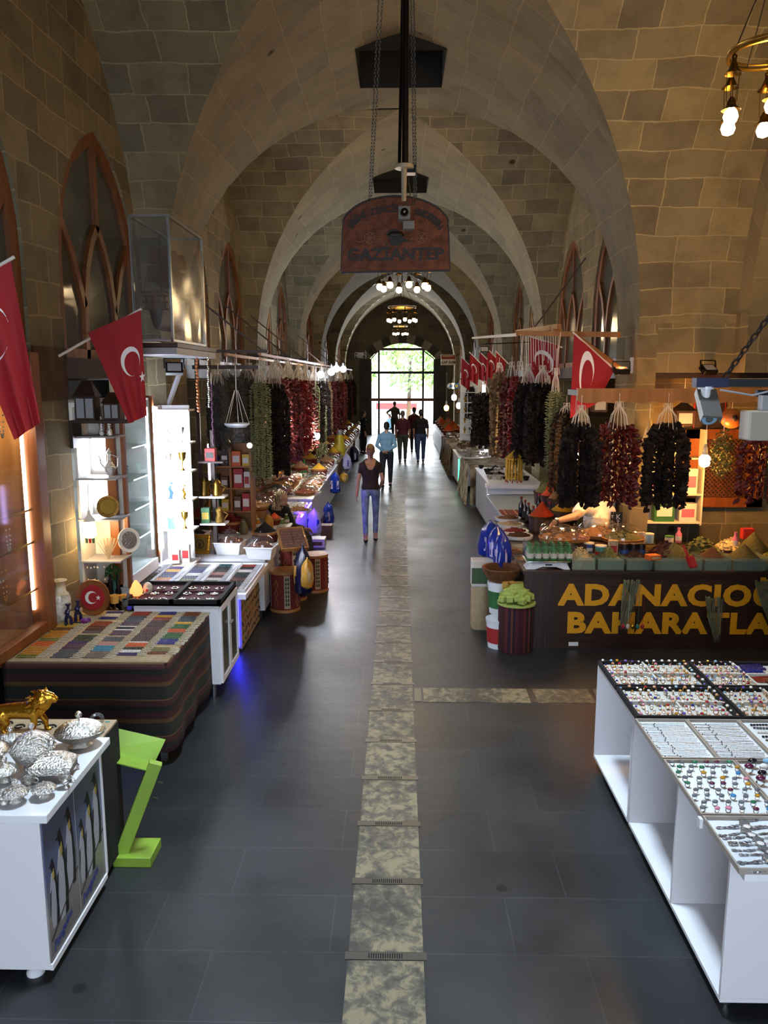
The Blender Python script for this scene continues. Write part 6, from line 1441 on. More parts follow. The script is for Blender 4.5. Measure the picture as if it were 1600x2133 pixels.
# fine chains
def chain_mesh(L, mt, seed):
    r_ = random.Random(seed); m = MB(mt); pts = [(-L / 2 + L * i / 14, r_.uniform(-.0025, .0025), .002) for i in range(15)]; m.tube(pts, .0011, 4)
    for p_ in pts[::2]: m.sph(p_, .0024, 5, 3)
    m.mat('gem_grey'); m.sph((-L * .18, 0, .003), .0042, 6, 4); m.sph((-L * .5, 0, .003), .004, 6, 4); return m.mesh('fine_chain')
CHN = [chain_mesh(.25, 'steel', 1), chain_mesh(.25, 'gold', 2)]
jtray('white tray of fine necklaces, left one behind the stone rings', 1.37, 1.665, 3.90, 4.39); jtray('white tray of fine necklaces, right one behind the stone rings', 1.665, 1.96, 3.90, 4.39); jtray('white tray of dark cord bracelets', 1.96, 2.30, 3.90, 4.39)
for k, x in enumerate((1.515, 1.81)):
    for i in range(24):
        proxy_copy(CHN[i % 5 == 0], 'fine_necklace', (x + rr.uniform(-.012, .012), 3.925 + i * .0185, .838), rr.uniform(-.05, .05), 'fine %s necklace laid in the %s white necklace tray' % (['silver', 'gold'][i % 5 == 0], ['left', 'right'][k]), 'necklace', 'fine %s necklaces, %s tray' % (['silver', 'gold'][i % 5 == 0], ['left', 'right'][k]))
for i in range(9):
    k = ['black', 'grey', 'white', 'black', 'taupe', 'white', 'black', 'black', 'black'][8 - i]
    proxy_copy(bead_mesh('cord' + k, PAL[k], .006, 13, .22), 'bracelet', (2.12, 3.94 + i * .05, .838), rr.uniform(-.08, .08), '%s cord bracelet in the third white tray' % k, 'bracelet', '%s cord bracelets' % k)
# stone rings, near trays
jtray('white tray of small silver rings with grey stones', 1.37, 1.735, 3.36, 3.89); jtray('white tray of big coloured stone rings', 1.735, 2.26, 3.36, 3.89)
for i in range(6):
    for j in range(9):
        st = rr.choice(['grey', 'grey', 'grey', 'garnet', 'grey', 'pink', 'emerald', 'topaz', 'azure', 'grey'])
        ring(st, 1.40 + i * .058 + (j % 2) * .018 + rr.uniform(-.007, .007), 3.40 + j * .056 + rr.uniform(-.006, .006), .838, 'silver ring with a %s stone in the small ring tray' % st, 'silver rings with %s stones' % st, 'steel', 1.15, True, rr.uniform(-.3, .3))
for i in range(7):
    for j in range(8):
        st = rr.choice(['navy', 'emerald', 'ruby', 'azure', 'topaz', 'onyxblack', 'sky', 'garnet', 'white'])
        ring(st, 1.765 + i * .072 + (j % 2) * .03 + rr.uniform(-.01, .01), 3.40 + j * .062 + rr.uniform(-.006, .006), .838, 'large ring with a %s stone in the coloured ring tray' % st.replace('onyxblack', 'black'), 'large rings with %s stones' % st.replace('onyxblack', 'black'), 'silver', 1.9, True, rr.uniform(-.3, .3))
jtray('white tray of silver watch bracelets, nearest on the stand', 1.37, 1.70, 2.95, 3.35); jtray('white tray of silver bracelets at the right picture edge', 1.70, 2.05, 2.95, 3.35)
def watch(seed):
    r_ = random.Random(seed); m = MB('silver_pat'); sw = r_.uniform(.01, .03)
    for i in range(13): x = -.125 + .25 * i / 12; m.sph((x, sw * sin(x * 14), .004), (.010 if i % 3 else .014, .006 if i % 3 else .009, .003), 7, 4)
    m.lathe([(.021, 0), (.022, .007), (.016, .008)], (0, 0, 0), 16); m.mat('gem_white' if seed % 2 else 'gem_grey'); m.lathe([(.015, .0082), (0, .0095)], (0, 0, 0), 14); return m.mesh('watch')
WM = [watch(i) for i in range(4)]
for k, x in enumerate((1.54, 1.88)):
    for i in range(11): proxy_copy(WM[(i + k) % 4], 'bracelet_watch', (x + rr.uniform(-.02, .02), 2.985 + i * .0325, .838), rr.uniform(-.1, .1), 'silver bracelet watch, %s from the front in the %s tray' % (ORD[i], ['left near', 'right near'][k]), 'watch', 'silver bracelet watches')
m = MB('plastic_white'); m.box(1.355, 1.37, 3.33, 3.36, .80, .845); solo('tray_clip', 'small white clip on the left edge of the stand between two trays', 'clip', m, smooth=False)

# ================================================================== RIGHT: dark spice counter with yellow lettering
CYF, CZT = 8.05, .84
t = thing('spice_counter', 'dark wood grain spice counter with big yellow lettering on its front', 'counter', (2.8, 8.4, 0))
m = MB('wood_wenge'); m.box(-1.15, 1.5, -.34, .35, .0, CZT - .03); part(t, 'front', m, smooth=False)
m = MB('wood_wenge_v'); m.box(-1.50, -1.15, -.36, .35, .0, CZT - .02); part(t, 'corner_post', m, smooth=False)
m = MB('wood_wenge'); m.box(-1.52, 1.52, -.37, .4, CZT - .03, CZT); part(t, 'top', m, smooth=False)
mat('letter_yellow', 'e8a61c', .45)
def on_front(x, y, z): return (-1.15 + x, -.342 - z, y)
part(t, 'lettering', text_mb('ADANACIO\u011eLU', .30, 'letter_yellow', .003, .014, 1.16, 'LEFT', lambda x, y, z: on_front(x + .02, y + .48, z), 1.10), smooth=False)
part(t, 'lettering', text_mb('BAHARATLARI', .30, 'letter_yellow', .003, .014, 1.16, 'LEFT', lambda x, y, z: on_front(x + .10, y + .18, z), 1.10), smooth=False)
m = MB('plastic_white'); m.box(-1.02, -.92, -.345, -.34, .03, .07); part(t, 'socket', m, smooth=False)
t = thing('spice_counter', 'dark side counter running back from the lettered counter along the aisle', 'counter', (1.62, 9.75, 0)); m = MB('wood_wenge_v'); m.box(-.30, .38, -.98, 1.3, 0, .80); part(t, 'front', m, smooth=False); m = MB('wood_wenge'); m.box(-.32, .4, -.98, 1.32, .80, .83); part(t, 'top', m, smooth=False)
mat('bin_glass', '90a89a', .1, trans=.0, alpha=.35)
BX_ = [(1190, 1240, 'sp_pale', .10, 'stick', 'yellow olive'), (1244, 1300, 'sp_green', .12, 'flake', 'green leaf'), (1304, 1358, 'sp_brown', .07, 'stick', 'brown bark'), (1362, 1462, 'sp_olive', .17, None, 'sage green powder'), (1466, 1522, 'sp_brown', .13, None, 'dark brown powder'), (1526, 1596, 'sp_olive', .16, None, 'olive green powder'), (1600, 1660, 'sp_green', .14, 'flake', 'bright green herb')]
for u0, u1, g, h_, k, lab in BX_:
    x0 = on_y(u0, 1190, 8.1).x; x1 = on_y(u1, 1190, 8.1).x; t = thing('spice_bin', 'glass fronted bin of %s along the front of the lettered counter' % lab, 'bin', ((x0 + x1) / 2, 8.26, CZT)); a = (x1 - x0) / 2 - .004
    m = MB('bin_glass'); m.box(-a, a, -.17, -.165, 0, .13); m.box(-a, -a + .005, -.165, .16, 0, .13); m.box(a - .005, a, -.165, .16, 0, .13); part(t, 'glass', m, smooth=False)
    m = MB(g); m.box(-a + .006, a - .006, -.163, .16, .001, .10); heap(m, .17, h_, (0, 0, .09), 1.1, 20, a / .17 * .98, .95)
    if k: bits(m, 90, .16, h_ * 1.1, k, .014, int(u0), a / .17 * .95, .9, .095)
    part(t, 'spice_heap', m)['kind'] = 'stuff'
def rheap(lab, u, v, z, r, g, h_, kind=None, sz=.012, n=120, p=1.1, sx=1.0):
    t = thing('spice_heap', lab, 'spices', atz(u, v, z)); m = MB(g); heap(m, r, h_, (0, 0, 0), p, 24, sx)
    if kind: bits(m, n, r, h_, kind, sz, int(u), sx, 1, .004)
    part(t, 'heap', m)['kind'] = 'stuff'; m = MB('wood_wenge'); m.lathe([(r * .98, -.001), (r * 1.03, 0), (r * 1.03, .02), (r * .98, .02)], n=24, sx=sx); part(t, 'tray_rim', m)
rheap('mound of dark red kidney beans behind the front bins', 1388, 1160, .93, .21, 'sp_darkred', .17, 'nut', .014, 260)
rheap('pile of green and brown dried herbs behind the scoop', 1460, 1150, .93, .19, 'sp_green', .16, 'flake', .03, 200)
rheap('pile of pale dried flower heads on the right of the counter', 1520, 1145, .93, .17, 'sp_pale', .13, 'nut', .016, 160)
rheap('tall cone of pale green powder at the right of the counter', 1568, 1150, .93, .18, 'sp_olive', .23, None)
m = MB('sp_brown'); m.box(1.75, 4.2, 8.46, 8.78, CZT, .925); m.mat('wood_wenge'); m.box(1.72, 4.24, 8.44, 8.46, CZT, .93); solo('bin_rack', 'raised dark rack behind the front bins of the lettered counter', 'rack', m, smooth=False)
t = thing('scoop', 'bright red plastic scoop standing in the brown powder', 'scoop', atz(1443, 1175, .99), .3); m = MB('flag_red'); Mx = Matrix.Rotation(-.7, 4, 'X'); m.M = Mx
m.grid(lambda u, v: (-.05 + .1 * u, .03 * (1 - (2 * u - 1) ** 2), -.03 + .13 * v), 8, 6); m.cyl((0, .02, .1), (0, .02, .22), .014, .012, 10); part(t, 'scoop_body', m, solid=.004)
def can(lab, u, v, z, r, h_, c, lid='steel', lbl=None, group=None):
    t = thing('tin_can', lab, 'can', atz(u, v, z), 0, group); m = MB(c); m.cyl((0, 0, 0), (0, 0, h_), r, None, 20); part(t, 'can_body', m); m = MB(lid); m.lathe([(r * 1.03, h_ - .006), (r * 1.03, h_ + .006), (r * .9, h_ + .008), (0, h_ + .004)], n=20); part(t, 'lid', m)
    if lbl: m = MB(lbl); m.lathe([(r * 1.01, h_ * .22), (r * 1.01, h_ * .55)], n=20, cap=False); part(t, 'label', m)
can('white lidded tub half behind the bottle pack', 1226, 1150, .93, .055, .10, 'pack_blue', 'offwhite', 'pack_white'); can('teal tin with a red label on the spice counter', 1251, 1160, .93, .06, .12, 'trinket_teal', 'offwhite', 'pack_red')
carton('cream carton standing beside the teal tin', atz(1276, 1158, .93), .09, .07, .17, 'cloth_cream', 'pack_red')
for i, u in enumerate((1300, 1319, 1335)): can('dark jar with a black lid and blue label, %s of three' % ['left', 'middle', 'right'][i], u, 1158, .93, .045, .13, 'pack_black', 'pack_black', 'pack_blue')
carton('white and navy carton standing behind the dark jars', atz(1335, 1132, .96), .075, .06, .13, 'pack_white', 'pack_blue'); can('round pale blue tub behind the kidney beans', 1352, 1130, .96, .05, .1, 'gem_sky', 'offwhite'); can('small tub with bright green lid behind the kidney beans', 1394, 1130, .96, .05, .07, 'pack_white', 'pack_green')
carton('small orange and cream carton lying on the front bins', atz(1360, 1165, .97), .13, .1, .05, 'pack_orange', 'cloth_cream', .3)
for i, (u, v) in enumerate(((1413, 1130), (1531, 1140))): bottle('pink plastic bottle, %s on the spice counter' % ['left one by the herbs', 'right one by the pale cone'][i], atz(u, v, .97), 'pack_pink', 'pack_pink', .035, .17, None, 'stone_pale')
carton('red carton behind the pale green cone', atz(1556, 1122, 1.0), .13, .09, .12, 'pack_red', 'pack_red'); 
# kitchen scale and pack of green topped bottles
q = atz(1147, 1196, CZT + .003); t = thing('weighing_scale', 'white counter scale at the corner of the lettered counter', 'scale', (q[0], 8.2, q[2])); m = MB('plastic_white'); m.poly([(-.22, 0), (-.15, .07), (.20, .075), (.24, .0), (.17, .0), (.09, .028), (-.05, .028), (-.12, 0)], .2, lambda x, z, h: (x, h - .12, z)); part(t, 'housing', m, bevel=.006); m = MB('steel'); m.box(-.22, .24, -.14, .14, .08, .09); part(t, 'pan', m, bevel=.004); m = MB('black'); m.box(-.02, .05, -.123, -.12, .045, .06); part(t, 'display', m, smooth=False)
PZ = CZT + .095; PXc = q[0] + .03
for i in range(6):
    for j in range(3): bottle('small green bottle with a white label in the shrink wrapped pack', (PXc - .20 + i * .08, 8.12 + j * .075, PZ), 'glass_green', 'pack_green', .034, .17, 'bottles in the green shrink wrapped pack', 'pack_white')
m = MB('plastic_clear'); m.lathe([(.96, 0), (1, .02), (1, .16), (.94, .19)], n=4, cap=False); m.v = [((x * cos(pi / 4) - y * sin(pi / 4)) * .36, (x * sin(pi / 4) + y * cos(pi / 4)) * .19, z) for x, y, z in m.v]; solo('shrink_wrap', 'clear film around the pack of small green bottles', 'wrap', m, (PXc, 8.195, PZ), smooth=False)
# herb bundles hanging in front of the lettering
for i, (u, v, h_, lab) in enumerate(((1318, 1215, .48, 'clear bag of dried herb stalks hanging over the middle of the lettering'), (1487, 1250, .44, 'clear bag of green herb stalks hanging over the right of the lettering'), (1590, 1215, .4, 'clear bag of herb stalks at the right picture edge of the counter'))):
    q = on_y(u, v, 7.96); t = thing('herb_bundle', lab, 'herbs', (q.x, 7.96, q.z), 0); mat('herb_dry', '98a070', .85, c2='787f55', vs=14); m = MB('herb_dry'); r_ = random.Random(i); tl = [-.08, .05, .1][i]
    for k in range(34): a = r_.uniform(-.09, .09); m.tube([(a, r_.uniform(-.015, .015), r_.uniform(0, .04)), (a * .7 + tl * .5, 0, -h_ * .5), (a * .25 + tl, 0, -h_ * r_.uniform(.8, 1))], .004, 4)
    part(t, 'stalks', m)['kind'] = 'stuff'; m = MB('wrap'); m.grid(lambda a, b: ((a - .5) * .2 * (1 - .65 * b) + tl * b, -.025 - .012 * sin(a * 9), .03 - (h_ + .04) * b), 8, 8); part(t, 'clear_bag', m)
    if i == 0:
        for k in range(5): m = MB(['pack_red', 'pack_white', 'gold', 'trinket_teal', 'pack_red'][k]); m.tube([(-.08 + k * .05, -.03, -.1), (-.085 + k * .05, -.03, -.42)], .002, 4); m.sph((-.085 + k * .05, -.03, -.45), (.02, .012, .03), 8, 6); part(t, 'charm', m)
# domes, tubs, cones and bottles on the side counter
RD = [(1172, 1128, .22, 'sp_nuts', 'stick', 'clear dome over sausage shaped sweets nearest the aisle on the right'), (1215, 1140, .17, 'sp_pink', 'nut', 'small clear dome over pale sweets behind the bottle pack'), (1248, 1112, .25, 'sp_nuts', 'nut', 'large clear dome over mixed nuts right of the white shirted arm'), (1305, 1128, .23, 'sp_green', 'flake', 'clear dome over green leaves behind the tins'), (1150, 1105, .14, 'sp_fig', 'nut', 'small dome over brown figs under the hand')]
for u, v, r_, g, k, lab in RD:
    q = atz(u, v + 6, 1.02); dome(lab, (min(q[0], 2.5), max(q[1], 8.70), 1.021), r_, g, k, 'wood_pale', .66, n=46, sz=.026)
m = MB('wood_wenge'); m.box(1.62, 2.62, 8.50, 9.04, .835, 1.02); solo('back_shelf', 'dark shelf block under the domes behind the lettered counter', 'shelf', m, smooth=False)
stripes('wood_tub', [('3a2418', 1), ('4a2e1e', 1), ('2e1c12', .3)], 14, 'X', .5)
def tub(lab, u, v, z, r_, h_, g, hh, wedge=False):
    t = thing('spice_tub', lab, 'tub', atz(u, v, z)); m = MB('wood_tub'); m.lathe([(r_ * .9, 0), (r_, h_)], n=24); part(t, 'tub_body', m); m = MB('dark_brass'); m.lathe([(r_ * 1.0, h_ - .02), (r_ * 1.03, h_ - .02), (r_ * 1.03, h_), (r_, h_)], n=24); part(t, 'hoop', m)
    m = MB(g); heap(m, r_ * .98, hh, (0, 0, h_ - .01), 1.0, rough=.02)
    if wedge:
        m.M = Matrix.Translation((0, 0, h_)); m.add([(-r_ * .6, -r_ * .3, 0), (r_ * .6, -r_ * .3, 0), (r_ * .6, r_ * .3, 0), (-r_ * .6, r_ * .3, 0), (-r_ * .3, r_ * .2, hh * 1.2), (r_ * .75, r_ * .2, hh * 1.25)], [(0, 1, 5, 4), (1, 2, 5), (2, 3, 4, 5), (3, 0, 4)]); m.M = None
    part(t, 'spice_heap', m)['kind'] = 'stuff'
tub('wooden tub with a tall bright orange spice cone nearest on the side counter', 1128, 1108, .83, .17, .22, 'sp_hotorange', .2)
tub('wooden tub with a bright yellow spice cone below the hanging eggplants', 1174, 1092, .83, .19, .2, 'sp_yellow', .15)
tub('wooden tub with a cut wedge of olive green spice, back row left', 1134, 1050, .86, .17, .2, 'sp_green', .16, True); tub('wooden tub with a cut wedge of hot orange spice, back row', 1147, 1058, .86, .16, .2, 'sp_hotorange', .16, True); tub('wooden tub with a cut wedge of pale tan spice, back row', 1162, 1066, .86, .16, .2, 'sp_nuts', .17, True); tub('wooden tub with a dark red spice wedge beside the yellow cone', 1178, 1072, .86, .15, .18, 'sp_darkred', .13, True)
for i, (u, v) in enumerate(((1085, 1075), (1093, 1083), (1100, 1090), (1122, 1068), (1144, 1088), (1110, 1098))): bottle('dark syrup bottle with a red cap, %s on the right side counter' % ORD[i], atz(u, v, .83), 'syrup', 'pack_red', .036, .29, 'red capped syrup bottles on the right', 'pack_black')
RT = [(1058, 1085, 'sp_fig', 'nut', 'white tray of walnuts at the aisle edge, farthest of the four'), (1064, 1098, 'sp_pale', 'flake', 'white tray of dried apple rings at the aisle edge'), (1072, 1112, 'sp_redflake', 'flake', 'white tray of dried red peppers at the aisle edge'), (1080, 1122, 'sp_brown', 'nut', 'white tray of dark dates with glossy wrap at the aisle edge')]
for u, v, g, k, lab in RT: dome(lab, atz(u, v, .83), .17, g, k, 'plastic_white', .5, cover=False, n=60, sz=.02)
for i, (u, v) in enumerate(((1072, 1148), (1088, 1165))):
    q = atz(u, v, .84); t = thing('nut_bag', 'open clear bag of shelled nuts, %s of two at the counter corner' % ['back', 'front'][i], 'bag', (q[0], q[1], .45)); m = MB('wrap'); m.lathe([(.1, 0), (.125, .1), (.13, .38), (.125, .42)], n=18, cap=False); part(t, 'clear_bag', m); m = MB('sp_darkred'); m.lathe([(.09, .0), (.12, .1), (.12, .28)], n=16); m.mat('sp_nuts'); m.lathe([(.12, .28), (.12, .36)], n=16, cap=False); heap(m, .12, .06, (0, 0, .36)); bits(m, 40, .11, .06, 'nut', .014, i, 1, 1, .365); part(t, 'nuts', m)['kind'] = 'stuff'
t = thing('stool', 'small dark crate under the nut bags at the counter corner', 'crate', (1.27, 8.9, 0)); m = MB('wood_dark'); m.box(-.18, .05, -.6, .3, 0, .449); part(t, 'crate_body', m, smooth=False)
for i, (u, v, w_) in enumerate(((1022, 1088, .36), (1036, 1098, .34), (1046, 1112, .3))): hangbag('glossy blue printed bag hanging at the right counter corner, %s of three' % ['left', 'middle', 'right'][i], u, v, 1.08 + i * .03, w_, .42, 'bag_blue', streak='bag_lilac')
# floor items by the corner
stripes('cloth_stripe_red', [('3a1218', 2), ('5a1c20', 1), ('2a1420', 1.2), ('6a3426', .7), ('1c1420', .8), ('4a1828', 1.4)], 5.5, 'X', .9)
mat('soap_green', 'a3b35a', .6); mat('soap_yellow', 'b08a3c', .6)
t = thing('soap_barrel', 'barrel covered in dark red striped cloth heaped with green soap cubes', 'barrel', (1.215, 8.02, 0)); m = MB('cloth_stripe_red'); m.lathe([(.175, 0), (.185, .02), (.185, .50), (.17, .51)], n=28); part(t, 'barrel_body', m); m = MB('soap_green'); m.lathe([(.2, .50), (.2, .52), (0, .53)], n=24); part(t, 'rim', m)
r_ = random.Random(4)
for i in range(34):
    a = i * 2.4; q = .155 * sqrt((i % 26 + .5) / 26); m = MB('soap_green' if i < 26 else 'soap_yellow'); z = .55 + .15 * (1 - q / .17)
    m.cbox((q * cos(a), q * sin(a) - .02, z) if i < 26 else (-.10 + .025 * (i - 26), .13 + .03 * (i % 2), .60 + .03 * (i % 3)), (.08, .065, .06), r_.uniform(0, 3), r_.uniform(-.3, .3))
    o = tag(m.build('soap_cube', None, (1.215, 8.02, 0), bevel=.006, smooth=False), '%s soap cube in the heap on the striped barrel' % ('green' if i < 26 else 'yellow brown'), 'soap', '%s soap cubes on the barrel' % ('green' if i < 26 else 'yellow'))
def bucket(lab, loc, r_, h_, c, lid, lbl):
    t = thing('bucket', lab, 'bucket', loc); m = MB(c); m.lathe([(r_ * .85, 0), (r_, h_ * .9), (r_, h_)], n=24); part(t, 'bucket_body', m); m = MB(lid); m.lathe([(r_ * 1.04, h_ - .02), (r_ * 1.06, h_ + .01), (r_ * .8, h_ + .015), (0, h_ + .015)], n=24); part(t, 'lid', m); m = MB(lbl); m.lathe([(r_ * .90 + .003, h_ * .2), (r_ * .97 + .003, h_ * .75)], n=24, cap=False); part(t, 'label', m)
bucket('white lidded bucket with a green label behind the soap barrel', (1.10, 8.36, .3), .145, .34, 'plastic_white', 'plastic_white', 'pack_green'); bucket('white bucket with a red label on the floor left of the soap barrel', (1.06, 8.12, 0), .14, .3, 'plastic_white', 'plastic_white', 'pack_red')
t = thing('wicker_basket', 'round brown wicker basket on the green labelled bucket', 'basket', (1.10, 8.36, .66)); mat('wicker', '6a4222', .7, var=.3, vs=40); m = MB('wicker')
for j in range(8):
    r0 = .13 + .075 * (j / 7) ** .7; m.ring((0, 0, .01 + j * .018), r0, .011, 24, 5)
m.cyl((0, 0, 0), (0, 0, .01), .13, None, 20)
for k in range(18): a = k * .349; m.tube([(.13 * cos(a), .13 * sin(a), 0), (.18 * cos(a), .18 * sin(a), .07), (.21 * cos(a), .21 * sin(a), .145)], .008, 4)
part(t, 'woven_body', m)
t = thing('grain_sack', 'tall white and green printed sack beside the bucket, at the aisle', 'bag', (.93, 8.75, 0)); m = MB('cloth_cream'); m.lathe([(.9, 0), (1, .04), (1, .5), (.95, .52)], n=18, sx=.12, sy=.1, wob=lambda a, z: ((1 / max(abs(cos(a)), abs(sin(a)))) ** .5)); part(t, 'lower_sack', m); m = MB('pack_white'); m.box(-.12, .12, -.1, .1, .50, .80); o = part(t, 'printed_top', m, bevel=.01); m = MB('print_green'); m.box(-.122, .122, -.102, -.1, .54, .72); part(o, 'print', m, smooth=False)

# ---- back wall of the spice shop
t = thing('lattice_window', 'brown wooden cupboard window with diagonal lattice in the back wall', 'window', (3.85, 9.74, 1.25)); m = MB('wood_orange')
for q in ((-.42, -.2, 0, .95), (.36, .56, 0, .95), (-.42, .56, 0, .12), (-.42, .56, .83, .95)): m.box(q[0], q[1], -.09, 0, q[2], q[3])
part(t, 'frame', m, bevel=.006, smooth=False); m = MB('wood_window'); 
for i in range(-14, 22):
    for s in (-1, 1):
        a = Vector((-.2 + i * .052, -.03, .12)); b = a + Vector((s * .71, 0, .71))
        for _ in (0,):
            pa, pb = a.copy(), b.copy()
            if s > 0: lo = max(0, (-.2 - a.x)); hi = min(.71, .36 - a.x)
            else: lo = max(0, a.x - .36); hi = min(.71, a.x + .2)
            if hi > lo: m.bar(a + Vector((s * lo, .004 * s, lo)), a + Vector((s * hi, .004 * s, hi)), .016, .01)
part(t, 'lattice', m, smooth=False); m = MB('wood_dark'); m.box(-.2, .36, -.012, -.004, .12, .83); part(t, 'backing', m, smooth=False)
t = thing('wall_board', 'pale wooden board with a scalloped lower edge above the hanging peppers', 'board', (0, 8.42, 0)); m = MB('wood_pale'); x0, x1 = on_y(1204, 820, 8.42).x, 4.6; z1 = on_y(1204, 809, 8.42).z
pts = [(x0, z1), (x0, z1 - .13)] + [(x0 + (x1 - x0) * i / 60, z1 - .125 - .028 * abs(sin(i * .55)) ** .6) for i in range(1, 60)] + [(x1, z1 - .13), (x1, z1)]
m.poly(pts, .035, lambda x, z, h: (x, h, z)); part(t, 'board_body', m, smooth=False); m = MB('wood_dark'); m.box(x0 + .05, x0 + .1, .03, .75, z1 - .08, z1 - .02); m.box(4.4, 4.45, .03, .75, z1 - .08, z1 - .02); part(t, 'bracket', m, smooth=False)
m = MB('wood_dark'); m.box(WW, 8.3, 9.12, 9.72, 2.80, 2.855); struct('trim_9', m, smooth=False)
def bulb(lab, q, r_, mt='bulb_warm', up=.3):
    t = thing('hanging_bulb', lab, 'bulb', q); m = MB(mt); m.lathe([(0, -r_ * 1.2), (r_ * .75, -r_ * .9), (r_, -.1 * r_), (r_ * .95, r_ * .6), (r_ * .5, r_ * 1.1)], n=18); part(t, 'glowing_bulb', m); m = MB('grey_panel'); m.lathe([(r_ * .5, r_ * 1.1), (r_ * .4, r_ * 2.4), (r_ * .12, r_ * 3)], n=12); m.cyl((0, 0, r_ * 2.8), (0, 0, up), .005, None, 5); part(t, 'holder', m); return t
q = P(1468, 960, 8.75); bulb('bare warm bulb hanging over the right of the spice counter', (q.x, 8.75, q.z), .062, up=.75); q = P(1320, 958, 9.2); bulb('glowing lamp half hidden behind the red pepper string', (q.x, 9.2, q.z), .06, 'bulb_orange', .7)
t = thing('wall_cabinet', 'pale shelves with packets on the back wall between the pepper strings', 'shelf', (3.08, 9.6, 0)); m = MB('offwhite')
for z in (1.08, 1.42, 1.85): m.box(-.52, .52, -.13, .12, z, z + .02)
m.box(-.54, -.52, -.13, .14, 1.06, 2.2); m.box(.52, .54, -.13, .14, 1.06, 2.2); m.box(-.52, .52, .12, .14, 1.06, 2.2); part(t, 'carcass', m, smooth=False)
for i, (x, z, c, w_, h_) in enumerate(((.1, 1.1, 'pack_green', .24, .26), (-.3, 1.1, 'pack_white', .2, .24), (.38, 1.1, 'pack_white', .2, .22), (-.1, 1.44, 'pack_white', .18, .3), (.2, 1.44, 'pack_yellow', .16, .26), (.4, 1.44, 'pack_white', .14, .3), (-.36, 1.44, 'pack_red', .12, .2))): carton('%s packet, %s on the pale wall shelves' % (c[5:], ORD[i]), (3.08 + x, 9.55, z), w_, .12, h_, c, 'pack_white' if c != 'pack_white' else 'pack_pink')
t = thing('sign_board', 'narrow black upright sign with vertical white letters behind the domes', 'sign', (*atz(1288, 1098, .93)[:2], .926)); t.location.y = 9.2; t.location.x = on_y(1288, 1070, 9.2).x; m = MB('black'); m.box(-.05, .05, -.006, .006, 0, .34); m.box(-.085, -.055, -.006, .006, 0, .34); part(t, 'board', m, smooth=False)
for i, ch in enumerate('K\u0130LE'): part(t, 'lettering', text_mb(ch, .085, 'plastic_white', .001, 0, 1, 'CENTER', lambda x, y, z: (x, -.0075 - z, .255 - i * .078 + y)), smooth=False)
for i, ch in enumerate('TAQLI'): part(t, 'lettering', text_mb(ch, .045, 'plastic_white', .001, 0, 1, 'CENTER', lambda x, y, z: (x - .07, -.0075 - z, .27 - i * .058 + y)), smooth=False)
q = P(1478, 870, 9.7); t = thing('picture', 'dark wall panel in a thin red brown frame behind the camera', 'picture', (q.x, 9.72, q.z)); m = MB('pack_red'); m.box(-.19, .19, -.02, .0, -.26, .26); part(t, 'frame', m, smooth=False); m = MB('wood_dark'); m.box(-.175, .175, -.025, -.02, -.245, .245); part(t, 'panel', m, smooth=False)
q = P(1524, 872, 8.9); t = thing('gourd', 'round brown dried gourd with a dark eye hanging under the board', 'gourd', (q.x, 8.9, q.z)); m = MB('bead_wood'); m.sph((0, 0, 0), (.12, .1, .11), 18, 12); part(t, 'gourd_body', m); m = MB('wood_dark'); m.sph((0, -.09, .01), (.035, .02, .035), 12, 8); part(t, 'eye', m); m = MB('cord'); m.cyl((0, 0, .1), (0, 0, .22), .004, None, 5); part(t, 'cord', m)
q = P(1352, 905, 9.0); t = thing('gourd', 'two pale long gourds hanging behind the peppers', 'gourd', (q.x, 9.0, q.z)); m = MB('sp_pale'); m.lathe([(0, -.2), (.06, -.16), (.075, -.08), (.045, .05), (.02, .14), (0, .2)], n=16); part(t, 'gourd_body', m); m = MB('cord'); m.cyl((0, 0, .18), (0, 0, .34), .004, None, 5); part(t, 'cord', m)
q = P(1505, 945, 8.6); t = thing('dried_bouquet', 'hanging bunch of dried olive green herbs beside the bare bulb', 'herbs', (q.x, 8.6, q.z)); m = MB('sp_green'); foliage(m, 420, .13, .10, .27, (0, 0, 0), .028, random.Random(8)); part(t, 'herb_leaves', m, smooth=False); m = MB('cord'); m.cyl((0, 0, .2), (0, 0, .38), .005, None, 5); part(t, 'cord', m)
for i, (u, v, w_, h_) in enumerate(((1424, 860, .2, .28), (1248, 830, .16, .3))): q = P(u, v, 9.2); t = thing('lantern_box', ['grey house shaped lantern hanging left of the camera', 'dark hanging lantern between the first two pepper strings'][i], 'lantern', (q.x, 9.2, q.z)); m = MB('wood_dark'); m.box(-w_ / 2, w_ / 2, -.08, .08, -h_ / 2, h_ * .1); m.add([(-w_ / 2 - .02, -.1, h_ * .1), (w_ / 2 + .02, -.1, h_ * .1), (w_ / 2 + .02, .1, h_ * .1), (-w_ / 2 - .02, .1, h_ * .1), (0, 0, h_ / 2)], [(0, 1, 4), (1, 2, 4), (2, 3, 4), (3, 0, 4), (3, 2, 1, 0)]); part(t, 'lantern_body', m, smooth=False); m = MB('grey_panel'); m.box(-w_ * .38, w_ * .38, -.083, -.08, -h_ * .42, -.0); part(t, 'pane', m, smooth=False); m = MB('cord'); m.cyl((0, 0, h_ * .45), (0, 0, 2.8 - q.z), .004, None, 5); part(t, 'cord', m)
